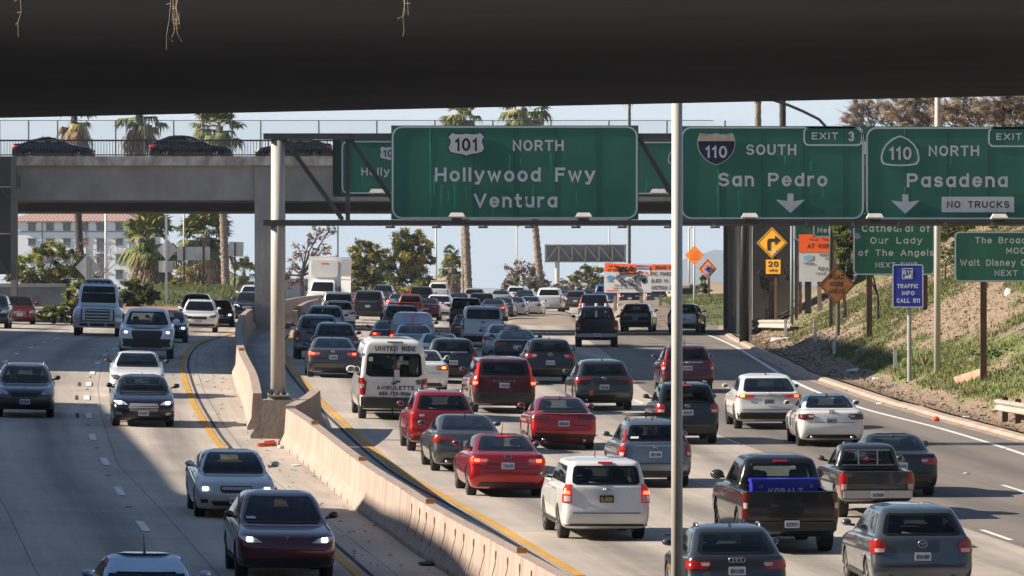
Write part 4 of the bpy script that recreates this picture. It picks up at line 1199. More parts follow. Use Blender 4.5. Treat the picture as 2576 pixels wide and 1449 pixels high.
C5 = Sign("warning_sign", "narrow yellow sign with letter R peeking out beside the dark bridge column", 362, 1842, 1872, 745, 797, M_SYEL)
C5.frame(M_SBLK, w=1.2, r=2, inset=1); C5.text([("R", 1852, 1859, 751, 759)], M_SBLK); C5.poly("arrow", [(1850, 779), (1857, 775), (1857, 783)], M_SBLK); C5.post(1857, 760, 838, 5, M_WOOD)
C5.poly("divider", [(1844, 763), (1870, 763), (1870, 764.2), (1844, 764.2)], M_SBLK)

for s_, a_ in ((C1, 13), (C2, 12), (C3, 15), (C4, 14), (B5, 15), (B6, 9), (C5, 8), (B2, 5), (B4, 3)):
    s_.root.rotation_euler.z = rad(-a_)          # these boards are turned a little towards the oncoming lanes

# ------------------------------------------------------------------ signs seen from the back, left side
def back_sign(label, name, d, shapes, posts, base_py):
    root = empty(name, (W(posts[0][0], d), d, Z(base_py, d)), label, "sign")
    for sh in shapes:
        b = MB(); b.prism([(W(x, d), Z(y, d)) for x, y in sh], d, d + .03); b.build("panel", M_ALU, root)
    for px, y0, y1, w, m in posts:
        b = MB(); x = W(px, d - .08); hw = w / 2 * d / F_PX; b.box(x - hw, x + hw, d - .1 - hw, d - .02, Z(y1, d) - .5, Z(y0, d)); b.build("post", m, root)
    return root
dm = lambda cx, cy, w, h: [(cx, cy + h), (cx + w, cy), (cx, cy - h), (cx - w, cy)]
back_sign("plain metal back of a diamond sign in front of the white apartment block", "road_sign", 470, [dm(220.5, 672, 31, 33)], [(222, 645, 716, 10, M_STEEL)], 716)
back_sign("metal back of a diamond sign above a square plate on a tall white pole", "road_sign", 462, [dm(421, 628, 26, 27), [(399, 685), (436, 685), (436, 656), (399, 656)]], [(418, 540, 750, 6, M_SWHT)], 750)
back_sign("back of a wide rectangular sign on two dark posts", "road_sign", 520, [[(446, 654.5), (528, 654.5), (528, 621), (446, 621)]], [(463, 620, 737, 5, M_WOOD), (512, 620, 740, 5, M_WOOD)], 737)
back_sign("grey back of a small board on one thin post next to the speckled palm trunk", "road_sign", 560, [[(574, 644), (612, 646), (613, 609), (576, 608)]], [(591, 610, 728, 4, M_WOOD)], 728)
# freeway message board seen from behind
def frame_back(label, d, x0, x1, y0, y1, pole, n):
    root = empty("message_board", (W(pole, d), d, float(land(W(pole, d), d))), label, "sign")
    b = MB(); b.box(W(x0 + 2, d), W(x1 - 2, d), d + .5, d + .6, Z(y1 - 2, d), Z(y0 + 2, d)); b.build("panel", mat("frame_grey", (.16, .165, .18), .7, var=.15, scale=.4), root)
    b = MB(); t = .16
    b.box(W(x0, d), W(x1, d), d, d + .45, Z(y0 + 3, d), Z(y0, d)); b.box(W(x0, d), W(x1, d), d, d + .45, Z(y1, d), Z(y1 - 3, d))
    for i in range(n + 1):
        px = x0 + (x1 - x0) * i / n; b.box(W(px, d) - t / 2, W(px, d) + t / 2, d, d + .4, Z(y1, d), Z(y0, d))
        if i < n: b.bar(P(px, y0 + 2 if i else y1, d + .2), P(px + (x1 - x0) / n, y1 - 2 if i else y0, d + .2), t * .9)
    b.build("truss", mat("frame_tan", (.33, .29, .25), .8, var=.2, scale=1), root)
    b = MB(); b.tube([(W(pole, d), d + .3, float(land(W(pole, d), d)) - 1), (W(pole, d), d + .3, Z(y1, d))], 6 * d / F_PX, 12); b.build("pole", M_STEELP, root)
frame_back("long trussed back of an overhead message board on one pole beyond the traffic", 760, 1372, 1574, 615, 660, 1402, 6)
frame_back("cut-off trussed back of a sign beside the dark right bridge column", 640, 1822, 1900, 602, 655, 1880, 2)

# ------------------------------------------------------------------ poles, delineators, guardrails
def pole(name, label, px, y0, d, base_z, w0, w1, m=M_STEELP, arm=None, cat="street lamp", group=None, head=False):
    root = empty(name, (W(px, d), d, base_z), label, cat, group)
    b = MB(); b.tube([(W(px, d), d, base_z - .3), (W(px, d), d, Z(y0, d))], [w0 / 2 * d / F_PX, w1 / 2 * d / F_PX], 16); b.build("shaft", m, root, True)
    if arm:
        b = MB(); b.tube([P(x, y, d) for x, y in arm], [w1 * .45 * d / F_PX] * len(arm), 8); b.build("arm", m, root, True)
        if head:
            x, y = arm[-1]; b = MB(); c = P(x, y, d); b.sphere(c, .35, .15, .1); b.build("lamp_head", M_LAMP, root, True)
    return root
dn = 112.0
pole("light_pole", "tall pale light pole in front of the right carriageway, cut by the bottom picture edge", 1703, 150, dn, float(land(W(1703, dn), dn)), 29.5, 27)
gp = G(2358.5, 940, bank)
pole("light_pole", "pale slanting light pole on the grass slope behind the blue 511 sign", 2358, 150, gp.y, gp.z, 17.5, 12, M_STEELP, [(2357, 152), (2200, 60)])
pole("light_pole", "grey leaning-arm light pole behind the gantry signs", 2090, 330, 300, float(bank(W(2090, 300), 300)), 10, 8, M_TRUSS, [(2090, 332), (2060, 300), (2020, 280), (1985, 265), (1940, 250)], head=True)
pole("utility_pole", "grey-blue steel pole beside the amber turn sign", 1992, 560, 340, float(bank(W(1992, 340), 340)), 9, 8, mat("blue_grey_steel", (.17, .20, .23), .6, var=.15), cat="pole")
pole("light_pole", "thin white pole against the apartment block", 266, 470, 560, float(land(W(266, 560), 560)), 6.5, 5, M_SWHT)
pole("light_pole", "thin pale pole above the wide sign back", 462.5, 470, 525, float(land(W(463, 525), 525)), 5, 4, M_STEELP)
for px, y0, d, hb, lab in ((850, 520, 640, None, "thin light pole behind the white box truck"), (1097, 520, 700, None, "thin light pole left of the tall palm trunk pair"), (1300, 555, 900, [(1300, 572), (1306, 568)], "thin light pole above the bare shrubs"), (1533, 520, 900, None, "faint light pole above the message board back"), (1733, 572, 700, [(1733, 574), (1748, 568)], "light pole with short arm left of the orange diamond"), (1746.5, 520, 456, None, "pale pole carrying the orange road work diamond")):
    pole("light_pole", lab, px, y0, d, float(land(W(px, d), d)), 5 if d < 800 else 4, 4.2 if d < 800 else 3.4, M_STEELP if px != 1746.5 else M_SWHT, hb)
M_DEL = mat("delineator_white", (0.66, 0.65, 0.62), .6, var=.1, scale=4)
for px, y0, y1, w, lab in ((1976.5, 803, 848, 8, "white marker post by the white trash heap"), (2050.5, 805, 864, 8, "white marker post left of the ROAD WORK AHEAD post"), (2098.5, 851, 897, 8, "white marker post at the foot of the ROAD WORK AHEAD post"), (2252, 871, 931, 9, "white marker post left of the blue 511 sign post"), (1915, 785, 812, 6, "short white marker post beside the abutment guardrail"), (1928, 776, 814, 5, "thin taller marker post beside the abutment guardrail")):
    gp = G(px, y1, bank); d = gp.y; hw = w / 2 * d / F_PX
    root = empty("marker_post", (gp.x, d, gp.z), lab, "marker post", "white marker posts on the slope")
    b = MB(); b.box(gp.x - hw, gp.x + hw, d - .03, d + .03, gp.z - .2, Z(y0, d)); b.build("post", M_DEL, root)
    b = MB(); b.box(gp.x - hw * .8, gp.x + hw * .8, d - .036, d - .031, Z(y0 + 8, d), Z(y0 + 3, d)); b.build("reflector", mat("grey_reflector", (.4, .4, .4), .4), root)
for i, px in enumerate((1467, 1500, 1524, 1555, 1559)):
    d = 420; x = W(px, d); z = float(land(x, d)) + (.9 if px > 1540 else .2)
    b = MB(); b.tube([(x, d, z - .3), (x, d, Z(763, d))], .09, 8)
    o = b.build("marker_post", M_DEL); tag(o, "white marker post under the graffiti-covered project board", "marker post", "white marker posts below the project board")
def guardrail(label, pts, posts, d_of, h0, h1):
    root = empty("guardrail", tuple(pts[0]), label, "guardrail")
    prof = [(0, h1), (-.08, h1 - .04), (-.08, h1 - .10), (0, (h0 + h1) / 2), (-.08, h0 + .10), (-.08, h0 + .04), (0, h0)]
    vs, fs = [], []
    for p in pts:
        for a, h in prof: vs.append((p[0] + a, p[1] + a, p[2] + h))
    n = len(prof)
    for i in range(len(pts) - 1):
        for j in range(n - 1): fs.append((i * n + j, i * n + j + 1, (i + 1) * n + j + 1, (i + 1) * n + j))
    mesh_obj("rail", vs, fs, mat("weathered_rail", (.40, .37, .33), .6, metal=.2, var=.25, scale=3), root)
    for p in posts:
        b = MB(); b.box(p[0] + .02, p[0] + .2, p[1] + .02, p[1] + .2, p[2] - .5, p[2] + h1 + .08); b.build("post", M_WOOD, root)
g1, g2_ = G(2507, 1062, bank), G(2640, 1085, bank)
pts = [tuple(g1.lerp(g2_, t)) for t in np.linspace(0, 1, 6)]
guardrail("w-beam guardrail end with dark wooden posts at the lower right slope", pts, [tuple(g1.lerp(g2_, t)) for t in (.1, .35, .6, .9)], None, .35, .72)
g1, g2_ = G(1893, 838, bank), G(1990, 842, bank)
pts = [tuple(g1.lerp(g2_, t)) for t in np.linspace(0, 1, 6)]
guardrail("short grey guardrail at the foot of the right bridge column", pts, [tuple(g1.lerp(g2_, t)) for t in (.15, .5, .85)], None, .3, .75)

# ------------------------------------------------------------------ buildings
AD = 1000.0
M_STUC = mat("white_stucco", (0.74, 0.83, 0.88), .9, var=.05, scale=.1)
ap = empty("apartment_building", (W(190, AD), AD, 3.0), "white apartment block with red tile roof behind the palms at left", "building")
b = MB(); b.box(W(10, AD), W(355, AD), AD, AD + 18, -5, Z(557, AD)); b.build("wall", M_STUC, ap)
b = MB(); y0, y1 = AD - .8, AD + 18.8; xe0, xe1, ze, zr = W(4, AD), W(360, AD), Z(556.5, AD), Z(520, AD)
b.add([(xe0, y0, ze), (xe1, y0, ze), (xe1, y1, ze), (xe0, y1, ze), (xe0 + 6, AD + 9, zr), (xe1 - 6, AD + 9, zr)], [(0, 1, 5, 4), (1, 2, 5), (2, 3, 4, 5), (3, 0, 4), (0, 3, 2, 1)])
def tile_mat():
    m = bpy.data.materials.new("roof_tiles"); m.use_nodes = True; n = m.node_tree; p = n.nodes["Principled BSDF"]; p.inputs["Roughness"].default_value = .85
    tc = n.nodes.new("ShaderNodeTexCoord"); w = n.nodes.new("ShaderNodeTexWave"); w.bands_direction = 'X'; w.inputs["Scale"].default_value = .55; w.inputs["Distortion"].default_value = 1.5; w.inputs["Detail"].default_value = 3
    r_ = n.nodes.new("ShaderNodeValToRGB"); r_.color_ramp.elements[0].color = (.20, .115, .095, 1); r_.color_ramp.elements[1].color = (.46, .31, .27, 1)
    n.links.new(tc.outputs["Object"], w.inputs["Vector"]); n.links.new(w.outputs[0], r_.inputs[0]); n.links.new(r_.outputs[0], p.inputs["Base Color"]); return m
M_TILE = tile_mat()
b.build("roof", M_TILE, ap)
b = MB(); b.box(W(10, AD), W(355, AD), AD - .12, AD - .001, Z(584, AD), Z(581.5, AD)); b.build("string_course", mat("moulding", (.22, .24, .25), .9), ap)
b = MB()
for px in (105, 218, 328): b.box(W(px, AD) - .07, W(px, AD) + .07, AD - .15, AD - .001, 0, Z(558, AD))
b.build("downpipe", mat("moulding", (.22, .24, .25), .9), ap)
M_WFR = mat("window_frame", (.16, .17, .17), .7); M_PANE = mat("window_pane", (.12, .14, .15), .12)
for (y0, y1) in ((562, 580), (601, 618), (640, 663), (680, 702)):
    for px in (78.5, 125, 168, 213, 254, 302):
        ww = 9.5 if px != 254 else 10
        yy1 = y1 + (15 if px == 254 and y0 > 590 else 0)
        x0, x1 = W(px - ww, AD), W(px + ww, AD)
        b = MB(); o = [(x0, Z(yy1, AD)), (x1, Z(yy1, AD)), (x1, Z(y0, AD)), (x0, Z(y0, AD))]; b.ring(o, shrink(o, .14), AD - .1, AD - .002); b.box((x0 + x1) / 2 - .05, (x0 + x1) / 2 + .05, AD - .09, AD - .004, Z(yy1, AD) + .14, Z(y0, AD) - .14); b.box(x0 - .2, x1 + .2, AD - .25, AD - .105, Z(y0, AD), Z(y0, AD) + .12)
        f = b.build("window", M_WFR, ap)
        b = MB(); b.box(x0 + .14, x1 - .14, AD - .05, AD - .02, Z(yy1, AD) + .14, Z(y0, AD) - .14); b.build("pane", M_PANE, f, base=ap.location)
ap.rotation_euler.z = rad(-7)          # the block stands a little askew to the road
bw = empty("low_building", (W(1735, 560), 560, float(land(W(1735, 560), 560))), "low white flat-roofed shed tagged BRADR beside the orange diamonds", "building")
b = MB(); b.box(W(1700, 560), W(1760, 560), 560, 568, 4, Z(724, 560)); b.build("wall", mat("white_wall", (.62, .61, .59), .8, var=.1), bw)
b = MB(); b.box(W(1694, 560), W(1764, 560), 559.2, 569, Z(724, 560) + .002, Z(718, 560)); b.build("roof", mat("white_wall", (.62, .61, .59), .8, var=.1), bw)
b = MB(); b.box(W(1703, 560), W(1742, 560), 559.9, 559.99, Z(758, 560), Z(726, 560)); b.build("opening", M_BLK, bw)
b = MB(); text(b, "BRADR", W(1735, 559), W(1772, 559), Z(727, 559), .42, 559.1, .02); b.build("graffiti", M_BLK, bw)
cv = empty("camper", (W(1850, 610), 610, float(land(W(1850, 610), 610))), "white camper box parked on the rise left of the dark bridge column", "camper")
b = MB(); b.box(W(1832, 610), W(1880, 610), 610, 616, Z(748, 610), Z(708, 610)); b.build("body", mat("white_wall", (.62, .61, .59), .8), cv)
b = MB(); b.box(W(1842, 610), W(1850, 610), 609.9, 609.99, Z(733, 610), Z(722, 610)); b.build("window", M_PANE, cv)
fw = empty("low_building", (W(742, 700), 700, 8), "plain grey building side behind the bare red-leaved tree", "building")
b = MB(); b.box(W(690, 700), W(790, 700), 700, 712, 3, Z(703, 700)); b.build("wall", mat("grey_wall", (.30, .32, .35), .9, var=.08), fw)
b = MB(); b.box(W(688, 700), W(792, 700), 699.7, 712.3, Z(703, 700) + .002, Z(701, 700)); b.build("roof_edge", M_CONL, fw)
fw = empty("low_building", (W(545, 820), 820, 8), "pale house between the left palm trunks", "building")
b = MB(); b.box(W(520, 820), W(580, 820), 820, 832, 3, Z(690, 820)); b.build("wall", M_STUC, fw)
b = MB(); b.add([(W(517, 820), 819.5, Z(690, 820)), (W(583, 820), 819.5, Z(690, 820)), (W(583, 820), 832.5, Z(690, 820)), (W(517, 820), 832.5, Z(690, 820)), (W(550, 820), 819.5, Z(672, 820)), (W(550, 820), 832.5, Z(672, 820))], [(0, 1, 4), (1, 2, 5, 4), (2, 3, 5), (3, 0, 4, 5)]); b.build("roof", mat("grey_roof", (.25, .27, .30), .9), fw)
b = MB(); b.box(W(537, 820), W(556, 820), 819.9, 819.99, Z(715, 820), Z(700, 820)); b.build("window", M_PANE, fw)

# buildings and a rise off to the left whose long shadows cross the carriageways
def block(x0, x1, d0, d1, top, label):
    z0 = float(land(x1, (d0 + d1) / 2)) - 1
    root = empty("unseen_building", ((x0 + x1) / 2, (d0 + d1) / 2, z0), label, "building")
    b = MB(); b.box(x0, x1, d0, d1, z0, z0 + top); b.build("wall", M_CONL, root)
    b = MB(); b.box(x0 - .4, x1 + .4, d0 - .4, d1 + .4, z0 + top + .002, z0 + top + .8); b.build("roof", M_CONC, root)
    b = MB()
    for k in range(int(top / 3.6)):
        b.box(x1 + .001, x1 + .05, d0 + 1, d1 - 1, z0 + 1.2 + k * 3.6, z0 + 2.8 + k * 3.6)
    b.build("window", M_PANE, root)
block(-70, -46, 236, 300, 32.2, "tall office block beyond the left edge throwing the wide shadow band")
block(-74, -46, 300.5, 318, 27, "lower office block beyond the left edge shading the far left lanes")
def hill_left():
    vs, fs = [], []
    ds = np.arange(60, 212, 1.6); tops = np.interp(ds, [60, 128, 138, 143, 148.5, 150.5, 155, 167, 184, 206, 209], [20.9, 20.4, 19.85, 19.35, 19.0, 16.6, 15.8, 15.1, 14.0, 12.6, 0])
    N = 12
    for d, t in zip(ds, tops):
        for j in range(N + 1):
            u = j / N; x = -90 + 68 * u
            k = math.sin(min(1, u * 1.35) * math.pi / 2) if u < .74 else math.cos((u - .74) / .26 * math.pi / 2)
            vs.append((x, d, float(land(x, d)) - .2 + t * max(0, k) ))
    for i in range(len(ds) - 1):
        for j in range(N):
            a = i * (N + 1) + j; fs.append((a, a + 1, a + N + 2, a + N + 1))
    tag(mesh_obj("hillside", vs, fs, M_TURFD, None, True), kind="structure")
hill_left()
# unseen blocks added behind the lens: they darken car reflections and cut sky fill
for x0, x1, d0, d1, t_, l_ in ((-120, -44, -60, 46, 58, "broad downtown block behind the viewpoint, left"), (-55, 10, -150, -100, 80, "tallest downtown block behind the viewpoint"), (16, 70, -130, -85, 62, "downtown block behind the viewpoint, right of the tallest"), (76, 150, -110, -60, 48, "low downtown block behind the viewpoint, far right")):
    z0 = float(land(x0, d1)) - 2
    root = empty("unseen_building", ((x0 + x1) / 2, (d0 + d1) / 2, z0), l_, "building")
    b = MB(); b.box(x0, x1, d0, d1, z0, z0 + t_); b.build("wall", mat("dark_facade", (.10, .10, .105), .6, var=.2, scale=.1), root)
    b = MB()
    for k in range(int(t_ / 3.6)): b.box(x0 + 1, x1 - 1, d1 + .001, d1 + .06, z0 + 1.2 + k * 3.6, z0 + 2.9 + k * 3.6)
    b.build("window", M_PANE, root)

# ================================================================== VEHICLES
M_TYRE = mat("tyre_rubber", (0.018, 0.018, 0.019), 0.85)
M_RIM = mat("alloy_rim", (0.42, 0.42, 0.44), 0.35, metal=0.8)
M_RIMD = mat("dark_rim", (0.05, 0.05, 0.055), 0.4, metal=0.5)
M_GLASS = mat("dark_tinted_glass", (0.008, 0.009, 0.010), 0.07, spec=0.22)
M_GLASSB = mat("windscreen_glass", (0.008, 0.010, 0.011), 0.06, spec=0.25)
M_TRIM = mat("black_plastic", (0.022, 0.022, 0.024), 0.6)
M_CHR = mat("chrome_trim", (0.46, 0.46, 0.48), 0.25, metal=0.9)
M_CHRL = mat("bright_trim", (0.66, 0.66, 0.68), 0.3, metal=0.25)
M_TAIL = mat("red_lens", (0.32, 0.012, 0.012), 0.15, coat=0.6)
M_TAILD = mat("smoked_red_lens", (0.10, 0.008, 0.008), 0.15, coat=0.6)
M_TAILL = mat("lit_red_lens", (0.34, 0.012, 0.01), 0.2, emit=(1, 0.045, 0.02), estr=0.10)
M_TAILW = mat("clear_lens", (0.5, 0.45, 0.44), 0.15, coat=0.6)
M_AMB = mat("lit_amber_lens", (0.7, 0.3, 0.05), 0.2, emit=(1, 0.42, 0.06), estr=1.6)
M_HEAD = mat("headlamp_glass", (0.55, 0.56, 0.58), 0.12, coat=0.8)
M_HEADL = mat("lit_headlamp", (0.9, 0.9, 0.88), 0.15, emit=(1, 0.97, 0.9), estr=1.3)
M_PLATE = mat("licence_plate", (0.58, 0.60, 0.63), 0.5)
M_PLATED = mat("black_plate", (0.02, 0.02, 0.02), 0.5)
M_PTXT = mat("plate_characters", (0.03, 0.05, 0.22), 0.5)
M_PTXY = mat("plate_characters_yellow", (0.6, 0.42, 0.08), 0.5)
M_MIRR = mat("mirror_face", (0.10, 0.11, 0.12), 0.15, metal=0.3)
M_UNDER = mat("underbody", (0.012, 0.012, 0.013), 0.9)

PAINTS = {}
def paint(name, col, rough=0.32, metal=0.35, coat=1.0):
    if name in ("black", "midnight"): coat = .5; rough = .22
    if name not in PAINTS:
        m = mat("paint_" + name, col, rough, metal=metal, coat=coat, var=0.07, scale=1.2)
        PAINTS[name] = m
    return PAINTS[name]
for k, c, mt in (("white", (0.72, 0.72, 0.70), 0.0), ("pearl", (0.66, 0.66, 0.64), 0.0), ("silver", (0.42, 0.43, 0.44), .7), ("grey", (0.11, 0.11, 0.115), .6), ("dark_grey", (0.05, 0.051, 0.055), .6),
               ("charcoal", (0.035, 0.035, 0.038), .35), ("black", (0.011, 0.011, 0.013), .1), ("midnight", (0.009, 0.013, 0.026), .2), ("red", (0.42, 0.010, 0.014), .55), ("cherry", (0.20, 0.008, 0.013), .5),
               ("maroon", (0.085, 0.008, 0.014), .4), ("ice_blue", (0.40, 0.46, 0.55), .3), ("sky_silver", (0.28, 0.33, 0.39), .6), ("blue_grey", (0.16, 0.19, 0.23), .6), ("gunmetal", (0.085, 0.10, 0.115), .6),
               ("pale_silver", (0.54, 0.52, 0.48), .5), ("teal_grey", (0.19, 0.23, 0.23), .3), ("rust_red", (0.20, 0.035, 0.02), .0), ("bronze_grey", (0.085, 0.074, 0.077), .6), ("royal_blue", (0.02, 0.09, 0.30), .1), ("sky_roof", (0.50, 0.64, 0.80), .3), ("raptor_white", (0.80, 0.84, 0.90), 0.0)):
    paint(k, c, metal=mt)

def cr(a, b, c, d, t):
    return 0.5 * (2 * b + (c - a) * t + (2 * a - 5 * b + 4 * c - d) * t * t + (3 * b - a - 3 * c + d) * t ** 3)
def loft(rings, sub=4, nside=38):
    """rings from sill to roof: zr yr zf yf w  + corner (ca, cbr, cbf) + bow (br, bf)"""
    R = np.array(rings, float)
    dense_ = []
    for i in range(len(R) - 1):
        a, b, c, d = R[max(i - 1, 0)], R[i], R[i + 1], R[min(i + 2, len(R) - 1)]
        for k in range(sub):
            t = k / sub
            v = cr(a, b, c, d, t)
            v = np.minimum(np.maximum(v, np.minimum(b, c)), np.maximum(b, c))     # no overshoot
            dense_.append(v)
    dense_.append(R[-1])
    vs, fs = [], []
    half_n = None
    for (zr, yr, zf, yf, w, ca, cbr, cbf, br, bf) in dense_:
        ca = min(ca, w * .9); L = yf - yr
        cbr, cbf = min(cbr, L * .4), min(cbf, L * .4)
        pts = []
        for i in range(8):
            x = (w - ca) * i / 8; pts.append((x, yr + br * (x / w) ** 2))
        for i in range(7):
            t = math.pi / 2 * i / 6
            y0 = yr + br * ((w - ca) / w) ** 2
            pts.append((w - ca + ca * math.sin(t) ** .8, y0 + cbr * (1 - math.cos(t) ** .8)))
        ya, yb = pts[-1][1], yf - bf * ((w - ca) / w) ** 2 - cbf
        for i in range(1, nside):
            u = i / nside; pts.append((w * (1 + 0.012 * math.sin(math.pi * u)), ya + (yb - ya) * u))
        for i in range(7):
            t = math.pi / 2 * (1 - i / 6)
            y0 = yf - bf * ((w - ca) / w) ** 2
            pts.append((w - ca + ca * math.sin(t) ** .8, y0 - cbf * (1 - math.cos(t) ** .8)))
        for i in range(8):
            x = (w - ca) * (7 - i) / 8; pts.append((x, yf - bf * (x / w) ** 2))
        half_n = len(pts)
        full = pts + [(-x, y) for x, y in reversed(pts[1:-1])]
        for x, y in full:
            u = min(1, max(0, (y - yr) / max(1e-6, L)))
            vs.append((x, y, zr + (zf - zr) * u))
    n = 2 * half_n - 2
    for i in range(len(dense_) - 1):
        for j in range(n):
            fs.append((i * n + j, i * n + (j + 1) % n, (i + 1) * n + (j + 1) % n, (i + 1) * n + j))
    for ring, flip in ((0, True), (len(dense_) - 1, False)):
        o = ring * n
        c = [0, 0, 0]
        # caps bridged left to right
        for j in range(half_n - 1):
            a, b = o + j, o + j + 1
            a2, b2 = o + (n - j) % n, o + (n - j - 1) % n
            q = [a, b, b2, a2]
            q2 = []
            for x in q:
                if x not in q2: q2.append(x)
            if len(q2) >= 3: fs.append(tuple(q2) if flip else tuple(reversed(q2)))
    return vs, fs

_tmp = []
def cut(vs, fs, cutters):
    """take the wheel wells (and a pickup bed) out of the closed body"""
    me = bpy.data.meshes.new("body"); me.from_pydata(vs, [], fs); me.update()
    bm = bmesh.new(); bm.from_mesh(me); bmesh.ops.recalc_face_normals(bm, faces=bm.faces); bm.to_mesh(me); bm.free()
    ob = bpy.data.objects.new("body", me); COL.objects.link(ob)
    cb = MB()
    for c in cutters: cb.add(*c)
    cm = bpy.data.meshes.new("c"); cm.from_pydata(cb.v, [], cb.f); cm.update()
    bm = bmesh.new(); bm.from_mesh(cm); bmesh.ops.recalc_face_normals(bm, faces=bm.faces); bm.to_mesh(cm); bm.free()
    co = bpy.data.objects.new("c", cm); COL.objects.link(co)
    md = ob.modifiers.new("b", 'BOOLEAN'); md.operation = 'DIFFERENCE'; md.object = co; md.solver = 'EXACT'
    dg = bpy.context.evaluated_depsgraph_get()
    res = bpy.data.meshes.new_from_object(ob.evaluated_get(dg))
    bpy.data.objects.remove(ob); bpy.data.objects.remove(co); bpy.data.meshes.remove(me); bpy.data.meshes.remove(cm)
    res.polygons.foreach_set("use_smooth", [True] * len(res.polygons))
    bm = bmesh.new(); bm.from_mesh(res)
    for e in bm.edges:
        if len(e.link_faces) == 2 and e.calc_face_angle(0) > rad(48): e.smooth = False
    bm.to_mesh(res); bm.free()
    return res
def cyl_x(x0, x1, y, z, r, n=28):
    vs = [(x0, y + r * math.cos(2 * math.pi * i / n), z + r * math.sin(2 * math.pi * i / n)) for i in range(n)] + [(x1, y + r * math.cos(2 * math.pi * i / n), z + r * math.sin(2 * math.pi * i / n)) for i in range(n)]
    return vs, [tuple(range(n)), tuple(range(2 * n - 1, n - 1, -1))] + [(i, i + n, (i + 1) % n + n, (i + 1) % n) for i in range(n)]
def box_vf(x0, x1, y0, y1, z0, z1):
    b = MB().box(x0, x1, y0, y1, z0, z1); return b.v, b.f

def mk(vs, fs, m, smooth=True):
    me = bpy.data.meshes.new("part"); me.from_pydata([tuple(v) for v in vs], [], fs); me.update()
    if smooth: me.polygons.foreach_set("use_smooth", [True] * len(me.polygons))
    if m: me.materials.append(m)
    return me
DIRS = {'rear': Vector((0, 1, 0)), 'front': Vector((0, -1, 0)), 'left': Vector((1, 0, 0)), 'right': Vector((-1, 0, 0)), 'top': Vector((0, 0, -1))}
def patch(bvh, rows_, view, nx=10, ny=6, off=0.006, thick=0.0):
    """a skin on the body: rows of (v, u0, u1) seen from one side, laid on whatever surface is there"""
    rows_ = sorted(rows_)
    vv = [r[0] for r in rows_]
    D_ = DIRS[view]; vs, fs = [], []
    levels = sorted(set(list(np.linspace(vv[0], vv[-1], ny + 1)) + vv))
    last = None
    for v in levels:
        u0 = float(np.interp(v, vv, [r[1] for r in rows_])); u1 = float(np.interp(v, vv, [r[2] for r in rows_]))
        for i in range(nx + 1):
            u = u0 + (u1 - u0) * i / nx
            if view in ('rear', 'front'): o = Vector((u, -12 if view == 'rear' else 14, v))
            elif view == 'top': o = Vector((u, v, 8))
            else: o = Vector((-6 if view == 'left' else 6, u, v))
            h, nrm, _, _ = bvh.ray_cast(o, D_)
            if h is None:
                h, nrm, _, _ = bvh.find_nearest(o + D_ * (12.2 if view == 'rear' else 9.3 if view == 'front' else 5.2))
            if nrm.dot(D_) > 0: nrm = -nrm
            vs.append(h + nrm * off - D_ * (off * .5 + thick))
    k = nx + 1
    for j in range(len(levels) - 1):
        for i in range(nx): fs.append((j * k + i, j * k + i + 1, (j + 1) * k + i + 1, (j + 1) * k + i))
    return vs, fs

def tinted(name, tint, refl):
    m = bpy.data.materials.new(name); m.use_nodes = True; n = m.node_tree; n.nodes.clear(); L = n.links.new
    o = n.nodes.new("ShaderNodeOutputMaterial"); x = n.nodes.new("ShaderNodeMixShader"); t = n.nodes.new("ShaderNodeBsdfTransparent"); g = n.nodes.new("ShaderNodeBsdfGlossy"); f = n.nodes.new("ShaderNodeLayerWeight"); pw = n.nodes.new("ShaderNodeMath"); pw.operation = 'POWER'; pw.inputs[1].default_value = 4.0; ad = n.nodes.new("ShaderNodeMath"); ad.operation = 'MULTIPLY_ADD'; ad.inputs[1].default_value = .75; ad.inputs[2].default_value = .045
    t.inputs[0].default_value = (*tint, 1); g.inputs["Roughness"].default_value = 0.03; g.inputs[0].default_value = (refl, refl, refl, 1); L(f.outputs["Facing"], pw.inputs[0]); L(pw.outputs[0], ad.inputs[0])
    L(ad.outputs[0], x.inputs[0]); L(t.outputs[0], x.inputs[1]); L(g.outputs[0], x.inputs[2]); L(x.outputs[0], o.inputs[0])
    return m
M_CLR = tinted("clear_car_glass", (.42, .47, .46), .8)
M_PRIV = tinted("privacy_glass", (.16, .175, .18), .8)
M_SEAT = mat("seat_fabric", (0.030, 0.029, 0.028), .9)
M_SEATL = mat("light_seat_fabric", (0.14, 0.125, 0.11), .9)
